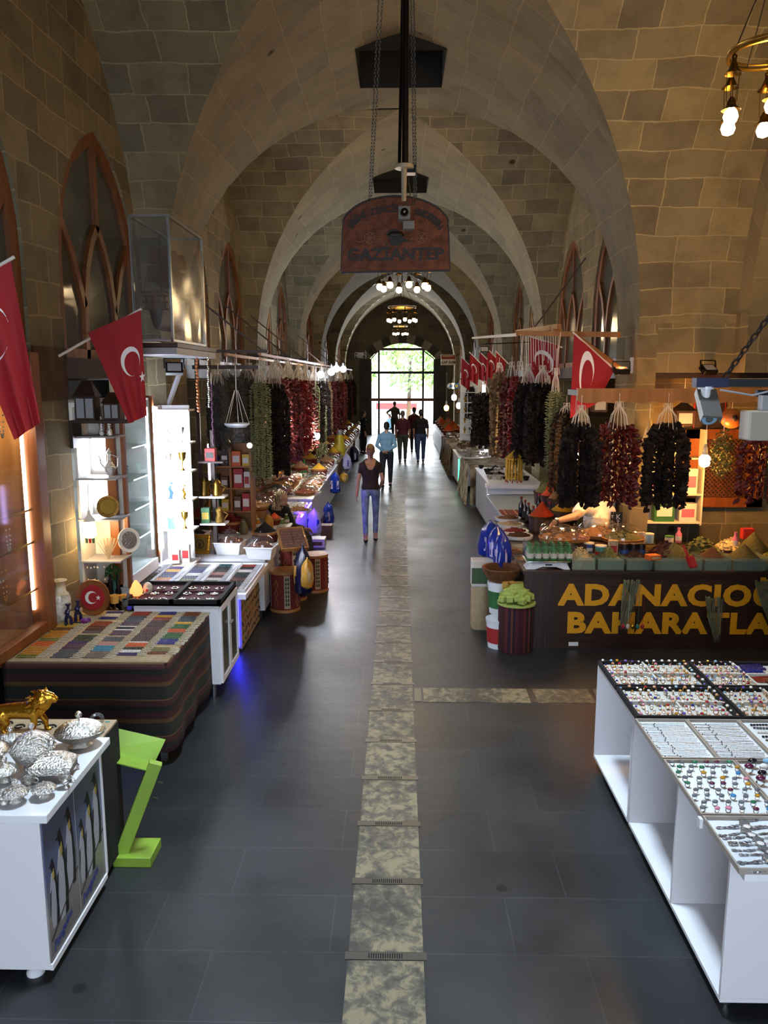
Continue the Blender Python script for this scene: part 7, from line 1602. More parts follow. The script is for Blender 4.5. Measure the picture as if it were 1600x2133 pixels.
# ledge bits
for lab, u, v, Y, c, d in (('grey electrical box on the ledge right of the pier', 1328, 785, 9.3, 'grey_panel', (.16, .12, .18)), ('black loudspeaker box on the ledge', 1430, 782, 9.3, 'black', (.15, .14, .18))):
    q = P(u, v, Y); m = MB(c); m.cbox((0, 0, d[2] / 2), d); solo('ledge_box', lab, 'box', m, (q.x, Y, 2.857), bevel=.004, smooth=False)
q = P(1292, 776, 9.02); flood('black spot lamp throwing orange light up the pier', (q.x, 8.98, q.z + .02), 0, -1.3, False); q = P(1476, 770, 9.0); flood('small flood lamp with a bright strip above the camera arm', (q.x, 9.0, q.z), .3, -.9, False)
# right hanging vegetables
for i, (k, u, v, Y, L, rad, ns, ch, lab) in enumerate((('eggplant', 1210, 885, 8.2, .86, .19, 30, .18, 'dried black eggplant string, left of the three in front of the spice counter'), ('red', 1288, 885, 8.25, .84, .19, 30, .22, 'dark red dried pepper string between the two black ones at the counter'), ('eggplant', 1390, 885, 8.2, .88, .21, 30, .2, 'dried black eggplant string, right of the red peppers at the counter'), ('red', 1590, 905, 7.6, .66, .17, 16, .12, 'dark red pepper string under the white box at the right edge'),
     ('okra', 1157, 812, 9.75, 1.0, .085, 24, .24, 'slim dried green okra bundle hanging right of the aisle'), ('eggplant', 1130, 800, 10.5, 1.05, .20, 26, .22, 'dried black eggplant string just left of the slim okra'), ('eggplant', 1100, 800, 10.9, 1.1, .18, 24, .25, 'dried black eggplant string, second left of the slim okra'), ('bright', 1083, 785, 11.5, 1.1, .13, 14, .2, 'bright red pepper string beside the far black strings on the right'), ('red', 1066, 785, 12.0, 1.2, .14, 14, .2, 'dark red pepper string between the bright red and the pale one'), ('squash', 1040, 778, 12.8, 1.35, .11, 14, .15, 'pale dried squash string on the right side of the aisle'), ('eggplant', 1008, 820, 14.0, .95, .19, 28, .2, 'thick dried black eggplant string hanging over the aisle edge, far right row'), ('eggplant', 1180, 860, 9.6, 1.0, .17, 16, .1, 'dark eggplant string behind the slim okra and the flag'), ('eggplant', 1140, 815, 11.6, 1.1, .18, 16, .2, 'dark eggplant string deep behind the left black strings'), ('bright', 1112, 790, 11.9, 1.0, .12, 14, .2, 'bright red pepper string deep behind the black strings'))):
    q = P(u, v, Y); bunch(k, q.x, Y, q.z, L, rad, lab, ns, 5 + i % 2, ch, {8.2: .12, 9.75: .25}.get(Y, .1), i)
for i, (y_, k) in enumerate(((16, 'squash'), (18, 'eggplant'), (24, 'eggplant'), (28, 'squash'))): bunch(k, 2.1, y_, 2.55, 1.0, .14, '%s string far along the right side, %s from the front' % (KNM[k], ORD[i]), 14, 9, .2, .1)
t = thing('overhead_rack', 'wooden beam frame with strings above the right hanging peppers', 'rail', (0, 0, 0)); m = MB('wood_pale'); a, b = P(1078, 694, 10.4), P(1290, 697, 9.2); m.bar(a, b, .05, .06); m.bar(P(1165, 680, 9.9), P(1078, 692, 11.6), .05, .06); m.bar(P(1195, 695, 9.6), P(1290, 765, 9.15), .04); m.bar(P(1150, 690, 10), P(1170, 690, 10.01), .06); part(t, 'beam', m, smooth=False); m = MB('cord'); r_ = random.Random(2)
for i in range(16): u = 1085 + i * 5.2; m.tube([P(u, 697, 10.3), P(u + r_.uniform(-4, 4), 750 + r_.uniform(0, 20), 10.4)], .004, 4)
m.tube([P(1168, 692, 9.75), P(1163, 735, 9.75), P(1160, 808, 9.75)], .005, 4); part(t, 'strings', m); m = MB('wood_dark'); m.bar(P(1080, 697, 10.5), P(985, 704, 16.5), .04); m.tube([P(1115, 680, 10.4), P(1220, 538, 9.85)], .01, 5); part(t, 'stay', m)
flag('dark red flag with a white crescent on a slanted pole beside the right pier', P(1280, 772, 9.0), P(1196, 694, 9.3), P(1188, 872, 9.3), P(1246, 838, 9.05), (P(1290, 780, 9.0), P(1194, 692, 9.31)), (.60, .40), .13, pi + .9, (.8, .8), .04, .015, 2, 1.0, show_star=False)
flag('red flag with a white crescent behind the white tied strings on the right', P(1165, 720, 11.6), P(1105, 702, 11.9), P(1098, 800, 11.9), P(1165, 830, 11.6), (P(1172, 724, 11.6), P(1103, 700, 11.9)), (.5, .4), .16, -1.2, (.8, .7), .05, .015, 2, 0, show_star=False)
for i, (u, v, Y) in enumerate(((985, 742, 17.5), (1005, 740, 19), (1022, 735, 16.5), (968, 752, 21), (1040, 740, 15.5))): flag('small red crescent flag in the far right cluster, %s from the left' % ORD[[1, 2, 3, 0, 4][i]], P(u + 14, v + 12, Y), P(u - 6, v - 8, Y), P(u - 8, v + 48, Y), P(u + 10, v + 62, Y), (P(u + 20, v + 18, Y), P(u - 7, v - 9, Y)), (.5, .45), .085, -1.2, (.8, .8), .04, .02, 2, i, 8, 8, show_star=False)
# ================================================================== RIGHT ROW beyond the spice corner
def counter(lab, x0, x1, y0, y1, z, front, top): return stall(lab, x0, x1, y0, y1, z, front, top)
mat('counter_grey', '8e9298', .45); mat('top_blue', '9aaab4', .3); mat('wicker_cloth', '8a7450', .9, c2='3c2c1c', vs=5, bump=.4, bs=20); mat('cloth_marble', 'a89c80', .9, c2='4a3826', vs=4, bump=.3, bs=12)
counter('low grey counter with an empty pale top behind the red rug', 1.55, 2.6, 12.0, 14.2, .74, 'counter_grey', 'top_blue')
t = thing('rug', 'small red kilim rug hanging over the end of the grey counter', 'rug', (1.9, 11.97, .74)); stripes('rug_red', [('7a2018', 2), ('a8763a', 1), ('5a1814', 1.5), ('8a4a2a', .8), ('26201c', .6)], 6, 'X', .9); m = MB('rug_red'); m.box(-.33, .33, 0, .015, -.5, .0); part(t, 'hanging_side', m, smooth=False); m = MB('rug_red'); m.box(-.33, .33, 0, .5, .001, .012); part(t, 'flat_side', m, smooth=False)
counter('tall grey white counter with a raised shelf, second of the right row', 1.62, 2.6, 14.4, 17.0, .92, 'counter_grey', 'white')
m = MB('white'); m.box(1.55, 2.6, 14.1, 14.36, .86, .93); m.box(1.58, 2.6, 14.2, 14.36, .745, .86); solo('till_shelf', 'white raised shelf box joining the two grey counters', 'shelf', m, bevel=.004, smooth=False)
m = MB('led_lilac'); m.box(1.612, 1.62, 14.42, 14.5, .12, .85); solo('light_strip', 'lilac light strip down the corner of the tall grey counter', 'light strip', m, smooth=False)
t = thing('straw_lampshade', 'yellow straw lantern shade with a pointed roof hanging above the grey counters', 'lantern', (P(1071, 975, 10.9).x, 10.9, P(1071, 975, 10.9).z)); mat('straw', 'c9a032', .6, var=.2, vs=30)
m = MB('straw'); r_, h_ = .11, .13
for k in range(16): a = k * pi / 8; m.cyl((r_ * cos(a), r_ * sin(a), -h_ - .03), (r_ * cos(a), r_ * sin(a), h_), .011, None, 6)
m.ring((0, 0, h_), r_, .012, 20, 5); m.ring((0, 0, -h_), r_, .008, 20, 5); part(t, 'straw_bars', m)
m = MB('straw'); 
for k in range(20): a = k * pi / 10; m.cyl((r_ * 1.08 * cos(a), r_ * 1.08 * sin(a), h_), (0, 0, h_ + .12), .010, .004, 5)
part(t, 'straw_roof', m); m = MB('pack_red'); 
for k in range(10): a = k * .628; m.sph((r_ * cos(a), r_ * sin(a), -h_ - .05), (.009, .009, .02), 6, 4)
part(t, 'tassels', m); m = MB('cord'); m.cyl((0, 0, h_ + .1), (0, 0, .9), .004, None, 5); part(t, 'cord', m)
def draped(lab, x0, x1, y0, y1, z, mt):
    t = thing('draped_table', lab, 'table', (0, 0, 0)); m = MB(mt); m.grid(lambda a, b: (x0 + (x1 - x0) * a, y0 + (y1 - y0) * b, z + .05 * sin(b * 9) * sin(a * 5 + b * 3) + .04 * a), 16, 20); part(t, 'cloth_top', m)
    m = MB(mt); m.grid(lambda a, b: (x0 - .02 - .05 * sin(a * 33) * b - .06 * b, y0 + (y1 - y0) * a, (z + .05 * sin(a * 9) * sin(a * 3)) * (1 - b) + .03), 40, 8); m.grid(lambda a, b: (x0 + (x1 - x0) * a, y0 - .02 - .04 * sin(a * 29) * b, (z + .04 * a) * (1 - b) + .03), 30, 8); part(t, 'hanging_side', m); return t
draped('table draped with rumpled brown and cream cloth, third of the right row', 1.56, 2.6, 17.5, 19.8, .84, 'cloth_marble')
counter('white jewellery table with a green lit side edge', 1.50, 2.6, 20.1, 22.6, .82, 'counter_white', 'white'); m = MB('led_green'); m.box(1.49, 1.505, 20.12, 20.2, .12, .78); solo('light_strip', 'green light strip down the corner of the white jewellery table', 'light strip', m, smooth=False)
draped('long draped table covered in shining silver goods, fifth of the right row', 1.50, 2.6, 22.8, 27.5, .80, 'wicker_cloth')
counter('far dark counter of the right row near the gate', 1.45, 2.6, 28, 35.5, .8, 'wood_dark', 'table_wood')
def bowlm(k):
    m = MB(['silver', 'steel', 'copper_dark'][k]); m.lathe([(.03, 0), (.035, .01), (.055, .06), (.05, .06), (.03, .015), (0, .01)], n=10); m.sph((.02, 0, .05), .025, 6, 4); return m.mesh('bowl')
BWL = [bowlm(0), bowlm(1), bowlm(2)]; r_ = random.Random(9)
for reg, x0, x1, y0, y1, z, n, kk, lab in (('tall grey counter', 1.70, 2.45, 14.7, 16.8, .92, 34, (2, 1), 'second'), ('green lit table', 1.58, 2.5, 20.2, 22.5, .82, 36, (0, 1), 'fourth'), ('silver goods table', 1.6, 2.5, 22.9, 27.4, .86, 80, (0, 1), 'fifth')):
    for i in range(n):
        k = kk[r_.random() < .3]
        proxy_copy(BWL[k], 'bowl', (r_.uniform(x0, x1), r_.uniform(y0, y1), z + (.03 if 'goods' in reg else 0)), r_.uniform(0, 6), '%s bowl among the wares on the %s' % (['silver', 'steel', 'dark copper'][k], reg), 'bowl', '%s bowls on the %s' % (['silver', 'steel', 'dark copper'][k], reg), r_.uniform(.8, 1.5))
for i in range(9):
    y_ = 28.6 + i * .75; g = ['sp_hotorange', 'sp_orange', 'sp_nuts'][i % 3]
    basket('tub of %s at the far right end, %s from the front' % (['hot orange spice', 'orange spice', 'nuts'][i % 3], ORD[i]), (1.75 + .3 * (i % 2), y_, .8), .2, .18, g, .24)
# lit shelves deep on the right
t = thing('lit_shelf', 'brightly lit white shelves deep on the right side behind the thick black string', 'shelf', (2.35, 23.5, 0)); m = MB('cab_white'); m.box(-.03, .0, -.5, .5, .9, 2.75); m.box(-.55, .2, .5, .53, .9, 2.75); part(t, 'back', m, smooth=False)
for z in (1.2, 1.5, 1.8, 2.1, 2.4): m = MB('cab_white'); m.box(-.5, .1, .2, .5, z - .02, z); part(t, 'shelf', m, smooth=False)
m = MB('led_tube'); m.box(.06, .1, .1, .16, 1.0, 2.6); part(t, 'light_tube', m, smooth=False)
for z in (1.2, 1.5, 1.8, 2.1):
    for i in range(3): put_trinket(i, ['brass', 'trinket_grey', 'gold'][i], (1.93 + i * .15, 23.8, z), '%s %s on the deep lit shelves at the right' % (nm[['brass', 'trinket_grey', 'gold'][i]], KN[i]), 'trinkets on the deep lit shelves', 1.3)
for i, (u, v, Y, mt, lab) in enumerate(((946, 828, 26, 'bulb_white', 'white round bulb, upper one in the far right shop'), (956, 845, 25, 'bulb_white', 'white round bulb, lower right one in the far right shop'), (930, 850, 27, 'bulb_orange', 'orange glowing lamp in the far right shop'), (944, 804, 28, 'bulb_warm', 'small warm lamp high in the far right shop'))):
    q = P(u, v, Y); bulb(lab, (q.x, Y, q.z), .085, mt, 3.0 - q.z)
t = thing('novelty_glasses', 'oversized pair of blue and yellow round eye discs hanging in the far right shop', 'ornament', P(944, 804, 27)); m = MB('offwhite')
for x in (-.11, .11): m.M = Matrix.Translation((x, -.05, 0)) @ Matrix.Rotation(pi / 2, 4, 'X'); m.lathe([(.1, 0), (.09, .02), (0, .02)], n=18); m.mat('pack_yellow' if x > 0 else 'gem_azure'); m.lathe([(.055, .021), (0, .024)], n=14, cap=False)
part(t, 'discs', m); m = MB('cord'); m.cyl((0, -.05, .09), (0, -.05, .7), .006, None, 5); part(t, 'cord', m)
# signs beside the gate
mat('sign_dark', '1d1d1f', .5); mat('sign_red', '8a2a24', .5)
t = thing('gate_sign', 'dark sign with pale white lines left of the far gate', 'sign', P(750, 740, 37)); m = MB('sign_dark'); m.box(-.26, .26, 0, .03, -.17, .17); part(t, 'board', m, smooth=False)
m = MB('plastic_white')
for q in ((-.22, .22, .10, .12), (-.12, .16, .05, .075), (-.22, .22, .0, .02), (-.18, .12, -.05, -.03), (-.12, .16, -.11, -.09), (-.24, -.23, -.12, .13)): m.box(q[0], q[1], -.004, -.001, q[2], q[3])
part(t, 'white_lines', m, smooth=False)
t = thing('gate_sign', 'cream and red sign board right of the far gate', 'sign', P(934, 750, 36)); m = MB('offwhite'); m.box(-.33, .33, 0, .03, -.22, .24); part(t, 'board', m, smooth=False); m = MB('sign_red'); m.box(-.31, .31, -.004, 0, .04, .22); part(t, 'red_field', m, smooth=False)
part(t, 'lettering', text_mb('GAP AVM', .15, 'sign_dark', .001, .004, 1.0, 'CENTER', lambda x, y, z: (x, -.003 - z, -.15 + y)), smooth=False); m = MB('cloth_cream'); m.box(-.26, .2, -.007, -.004, .15, .20); part(t, 'pale_line', m, smooth=False)
for s in (-1, 1):
    q = P(750, 740, 37) if s < 0 else P(934, 750, 36); m = MB('black_metal'); m.bar((q.x, q.y + .05, q.z + .1), (s * 2.64, q.y + .05, q.z + .25), .03); m.bar((q.x, q.y + .05, q.z - .05), (q.x, q.y + .05, q.z + .12), .03); solo('sign_bracket', 'black bracket holding the %s gate sign' % ('left' if s < 0 else 'right'), 'bracket', m, smooth=False)
q = P(1009, 728, 15.5); flood('black flood lamp on the right wall above the small flags', (q.x, 15.5, q.z), 0, -.2); m = MB('black_metal'); m.bar((q.x, 15.52, q.z + .1), (2.70, 15.6, q.z + .15), .02); solo('lamp_bracket', 'thin arm carrying the flood lamp on the right wall', 'bracket', m, smooth=False)

# ================================================================== HANGING FROM THE VAULT
# copper name board on chains
q = P(824, 492, 8.5); SGX, SGZ = q.x, q.z
t = thing('hanging_sign', 'arched copper sign board on chains with raised dark letters', 'sign', (SGX, 8.5, SGZ), radians(1)); m = MB('copper'); W2 = .56; pts = [(-W2, -.35), (W2, -.33), (W2 - .02, .08)] + [(.54 * cos(a), .08 + .30 * sin(a)) for a in [pi * (.06 + .88 * i / 16) for i in range(17)]] + [(-W2 + .02, .08)]
m.poly(pts, .03, lambda x, z, h: (x, h - .015, z)); part(t, 'board', m, bevel=.006, smooth=False)
m = MB('copper_dark'); kk = len(pts)
for i in range(kk): a, b = pts[i], pts[(i + 1) % kk]; m.bar((a[0], 0, a[1]), (b[0], 0, b[1]), .012, .04)
part(t, 'edge', m, smooth=False)
part(t, 'lettering', text_mb('GAZ\u0130ANTEP', .165, 'copper_dark', .006, .004, 1.08, 'CENTER', lambda x, y, z: (x, -.018 - z, y - .235 + x * .012)), smooth=False)
tx = 'TAR\u0130H\u0130 Z\u0130NC\u0130RL\u0130 BEDESTEN'
for i, ch in enumerate(tx):
    if ch == ' ': continue
    a = pi * (.93 - .86 * i / (len(tx) - 1)); cx, cz = .46 * cos(a), .05 + .215 * sin(a); ro = (a - pi / 2) * .55
    part(t, 'lettering', text_mb(ch, .085, 'copper_dark', .006, .003, 1.0, 'CENTER', lambda x, y, z: (cx + x * cos(ro) - (y - .03) * sin(ro), -.018 - z, cz + x * sin(ro) + (y - .03) * cos(ro))), smooth=False)
m = MB('copper_dark'); m.lathe([(0, 0), (.07, .004), (.085, .015), (.06, .05), (.02, .06)], (0, 0, 0), 20, 1.1, .25); m.v = [(x, y - .02, z - .06 + .05) for x, y, z in m.v]; m.poly([(-.10, .02), (-.06, .06), (.02, .07), (.06, .03), (.08, -.03), (.15, -.05), (.08, -.06), (.03, -.10), (-.05, -.09), (-.06, -.03)], -.012, lambda x, z, h: (x, -.016 + h, z)); part(t, 'relief_emblem', m)
for s in (-1, 1):
    m = MB('copper_light') if mat('copper_light', '7a5236', .5, .5) else None; cx = s * .265; m.ring((cx, -.02, -.02), .052, .005, 20, 5, 'Y')
    for k in range(3): a = k * pi / 3; m.bar((cx - .05 * cos(a), -.02, -.02 - .05 * sin(a)), (cx + .05 * cos(a), -.02, -.02 + .05 * sin(a)), .006)
    m.tube([(cx - s * .06, -.02, -.04), (cx - s * .10, -.02, -.03), (cx - s * .12, -.02, -.045)], .006, 5); m.tube([(cx + s * .055, -.02, -.05), (cx + s * .10, -.02, -.06), (cx + s * .14, -.02, -.05)], .006, 5); part(t, 'wheel_relief', m)
def chain(m, p0, p1, link=.045, r=.005, w_=.012):
    p0, p1 = Vector(p0), Vector(p1); d = p1 - p0; n = max(2, int(d.length / (link * .78))); d.normalize(); a = d.orthogonal().normalized(); b = d.cross(a)
    for i in range(n):
        c = p0 + (p1 - p0) * ((i + .5) / n); u_ = a if i % 2 else b
        m.tube([c + d * (link / 2 * cos(t_)) + u_ * (w_ * sin(t_)) for t_ in [2 * pi * k / 8 for k in range(8)]], r, 4, True)
m = MB('steel'); mat('chain_grey', '4a4844', .4, .8); m = MB('chain_grey')
for x, xt in ((-.27, -.16), (-.25, -.12), (.19, .14), (.21, .17)):
    m = MB('chain_grey'); chain(m, (x, 0, .33), (xt, .0, 6.66 - SGZ), .04, .0035, .010); m.tube([(x, 0, .27), (x - .02, -.02, .33), (x, 0, .36)], .008, 6); part(t, 'chain', m)
# pole with the dome-less camera
t = thing('camera_pole', 'black ceiling pole carrying a small box camera in front of the copper sign', 'pole', (P(844, 345, 7.9).x, 7.9, 0)); z0 = P(844, 345, 7.9).z
zt = f_(0) - .02; m = MB('black_metal'); m.cyl((.0, 0, z0), (0, 0, zt), .030, None, 12); m.cyl((-.055, .05, z0 - .02), (-.02, .05, zt), .016, None, 8); m.box(-.03, .10, -.04, .08, z0 - .07, z0); part(t, 'pole_tube', m)
mat('cam_beige', '9a9078', .45); m = MB('cam_beige'); m.lathe([(.085, -.02), (.09, -.01), (.09, .012), (.03, .016)], (-.01, -.05, z0 - .02), 20); m.cyl((-.01, -.05, z0 - .03), (-.01, -.05, z0 - .33), .028, .022, 12); part(t, 'mount', m)
mat('cam_grey', '66625e', .4, .3); mat('lens_black', '08080a', .08, coat=.8); m = MB('cam_grey'); m.box(-.065, .05, -.12, .06, z0 - .50, z0 - .38); m.box(-.02, .09, -.06, .05, z0 - .58, z0 - .50); c_ = part(t, 'camera_body', m, bevel=.006, smooth=False)
m = MB('lens_black'); m.cyl((-.005, -.15, z0 - .44), (-.005, -.115, z0 - .44), .034, .042, 18); o = part(c_, 'lens', m); m = MB('steel'); m.sph((-.005, -.152, z0 - .44), .012, 10, 6); part(c_, 'lens_glass', m); m = MB('black'); m.tube([(.03, .0, z0 - .12), (.05, .02, z0 - .25), (.0, .02, z0 - .36)], .006, 6); part(t, 'cable', m)
# chandeliers
def chandelier(lab, loc, rad, top, drop=.36, n=8, bulbmat='bulb_warm', rs=1.0):
    t = thing('chandelier', lab, 'chandelier', loc, .2); m = MB('brass'); m.ring((0, 0, 0), rad, .016, 40, 8); m.ring((0, 0, .03), rad, .008, 40, 6); part(t, 'ring', m)
    m = MB('chain_grey')
    for k in range(4): a = k * pi / 2; m.tube([(rad * cos(a), rad * sin(a), 0), (0, 0, .75)], .005, 5)
    m.cyl((0, 0, .7), (0, 0, top - loc[2]), .012, None, 8); part(t, 'hanger', m)
    for k in range(n):
        a = 2 * pi * k / n; x, y = rad * cos(a), rad * sin(a); s = .78
        m = MB('dark_brass'); m.lathe([(.012 * s, -.02), (.022 * s, -.05), (.02 * s, -.07), (.05 * s, -.13), (.085 * s, -.155), (.08 * s, -.15)], (x, y, 0), 14, cap=False); m.sph((x, y, -.04), .02, 10, 6)
        for q in range(3): b = q * 2.094; m.tube([(x + .05 * cos(b), y + .05 * sin(b), -.14), (x + .04 * cos(b), y + .04 * sin(b), -drop + .06)], .003, 4)
        m.lathe([(.012, -drop + .09), (.03, -drop + .06), (.035, -drop + .03), (.07, -drop), (.066, -drop + .005)], (x, y, 0), 14, cap=False); d_ = part(t, 'bell', m)
        m = MB(bulbmat); m.lathe([(.02, -drop + .02), (.044 * rs, -drop - .01), (.054 * rs, -drop - .045), (.04 * rs, -drop - .082), (0, -drop - .098)], (x, y, 0), 14); part(d_, 'bulb', m)
    return t
CH = [(.06, 13.4, 4.66), (.06, 23.5, 4.80), (.02, 35.0, 5.0)]
chandelier('brass ring chandelier of eight lit bulbs, nearest on the hall axis below the sign', CH[0], .40, 6.72, .36); chandelier('brass ring chandelier of lit bulbs, second along the hall axis', CH[1], .40, 6.72, .32); chandelier('small far chandelier above the gate', CH[2], .30, 6.6, .28, 6)
CR = P(1592, 112, 6.3); chandelier('brass ring chandelier with fluted bells at the upper right corner', (CR.x + .06, 6.3, CR.z), .30, 6.68, .40, 6, 'bulb_warm', 1.0)
# camera arm and chain on the right
AY = 4.6; a = P(1450, 797, AY); t = thing('surveillance_mast', 'dark metal arm on a post carrying a bullet camera at the right', 'arm', (0, 0, 0)); mat('arm_metal', '22262e', .5, .3)
m = MB('arm_metal'); m.bar((a.x, AY, a.z), (3.3, AY, a.z), .07, .045); m.bar((a.x + .35, AY + .02, a.z - .06), (3.3, AY + .02, a.z - .09), .04); part(t, 'arm_bar', m, bevel=.004, smooth=False); m = MB('arm_metal'); m.bar((3.3, AY, 0), (3.3, AY, a.z + .05), .07); part(t, 'post', m, smooth=False)
mat('tape_blue', '1c2748', .5); m = MB('tape_blue'); m.box(a.x - .01, a.x + .17, AY - .037, AY + .037, a.z - .026, a.z + .026); part(t, 'tape', m, smooth=False); m = MB('grey_panel'); m.tube([(a.x + .12, AY - .05, a.z - .04), (a.x + .3, AY - .05, a.z - .07), (a.x + .5, AY - .05, a.z - .02), (3.2, AY - .04, a.z - .04)], .006, 6); part(t, 'cable', m)
t = thing('bullet_camera', 'grey bullet camera hanging from the metal arm, lens towards the viewer', 'camera', (P(1472, 845, AY).x, AY, P(1472, 845, AY).z)); h0 = a.z - .022 - t.location.z
m = MB('plastic_white'); m.cyl((-.01, 0, h0 - .015), (-.01, 0, h0), .042, None, 18); m.cyl((-.01, 0, h0 - .08), (-.01, 0, h0 - .015), .022, .028, 14); part(t, 'mount', m)
Mx = Matrix.Translation((0, -.0, -.005)) @ Matrix.Rotation(radians(42), 4, 'X') @ Matrix.Rotation(-.08, 4, 'Z'); m = MB('cam_grey'); m.M = Mx; m.cyl((0, .10, 0), (0, -.10, 0), .046, .047, 24); b_ = part(t, 'camera_body', m); m = MB('cam_grey'); m.M = Mx; m.box(-.055, .055, -.13, .10, .036, .052); m.box(-.055, -.05, -.13, .10, -.0, .04); m.box(.05, .055, -.13, .10, .0, .04); part(t, 'sun_hood', m, bevel=.006, smooth=False)
m = MB('gem_sky'); m.M = Mx; m.cyl((0, -.1005, 0), (0, -.103, 0), .04, None, 24); m.mat('lens_black'); m.cyl((0, -.103, 0), (0, -.108, 0), .02, None, 20); part(b_, 'lens', m)
m = MB('chain_grey'); mat('chain_rust', '2a1e16', .6, .5); m = MB('chain_rust'); chain(m, (P(1507, 792, AY).x, AY, a.z + .02), (3.42, AY, 5.2), .055, .0065, .014); solo('chain', 'rusty chain rising from the camera arm to the vault at the right', 'chain', m)
q = P(1580, 885, 4.55); t = thing('siren_box', 'white wall speaker box hanging under the metal arm at the right picture edge', 'box', (q.x + .02, 4.55, q.z)); mat('box_cream', 'aba294', .5); m = MB('box_cream'); m.box(-.10, .16, -.07, .07, -.085, .08); part(t, 'housing', m, bevel=.008, smooth=False); m = MB('grey_panel'); m.box(-.02, .08, -.03, .03, .08, a.z - .1 - q.z + .03); part(t, 'bracket', m, smooth=False); m = MB('pack_pink'); m.box(.035, .10, -.075, -.07, -.24, -.10); part(t, 'tag', m, 'pink tag', smooth=False)
# ================================================================== PEOPLE
def V(*a): return Vector(a)
def hand(m, w, d, side, curl=.5, s=1.0):      # palm, four fingers and a thumb at wrist w, pointing along d
    d = Vector(d).normalized(); out = Vector((side, 0, 0)); out = (out - d * out.dot(d)).normalized(); n = d.cross(out)      # n: back/front of the hand
    c = w + d * .045 * s; m.cap(w, w + d * .03 * s, .026 * s, .03 * s, 10)
    for i in range(4):
        o = n * ((i - 1.5) * .019 * s); m.cap(w + d * .02 * s + o * .7, w + d * .085 * s + o, .013 * s, .0105 * s, 8)
        L = (.062, .074, .07, .055)[i] * s; k = w + d * .085 * s + o; d1 = (d - out * curl * .55).normalized(); d2 = (d - out * curl * 1.6).normalized()
        m.cap(k, k + d1 * L * .5, .0098 * s, .009 * s, 8); m.cap(k + d1 * L * .5, k + d1 * L * .5 + d2 * L * .5, .009 * s, .0075 * s, 8)
    tb = w + d * .03 * s - n * .026 * s; m.cap(tb, tb + (d * .7 - n * .7).normalized() * .035 * s, .012 * s, .0105 * s, 8); t2 = tb + (d * .7 - n * .7).normalized() * .035 * s; m.cap(t2, t2 + (d - n * .25 - out * .3).normalized() * .03 * s, .010 * s, .008 * s, 8)
def head(m, c, f, s=1.0):                     # c centre, f facing
    f = Vector(f).normalized(); r = Vector((f.y, -f.x, 0)); rz = atan2(-f.x, f.y); o = m.M; m.M = Matrix.Translation(c) @ Matrix.Rotation(rz, 4, 'Z')
    m.sph((0, -.01, .025), (.073 * s, .092 * s, .092 * s), 18, 12); m.sph((0, .02, -.045), (.056 * s, .066 * s, .068 * s), 16, 10); m.sph((0, .05, -.098), (.026, .02, .018), 10, 8)
    m.cap((0, .078, .015), (0, .094, -.022), .010, .014, 8); m.cap((-.018, .078, -.058), (.018, .078, -.058), .007, .007, 8); m.cap((-.034, .077, .028), (.034, .077, .028), .011, .011, 8)
    for q in (-1, 1): m.sph((q * .075, -.005, -.012), (.010, .02, .03), 10, 8); m.sph((q * .03, .07, .006), (.012, .01, .008), 8, 6)
    m.M = o
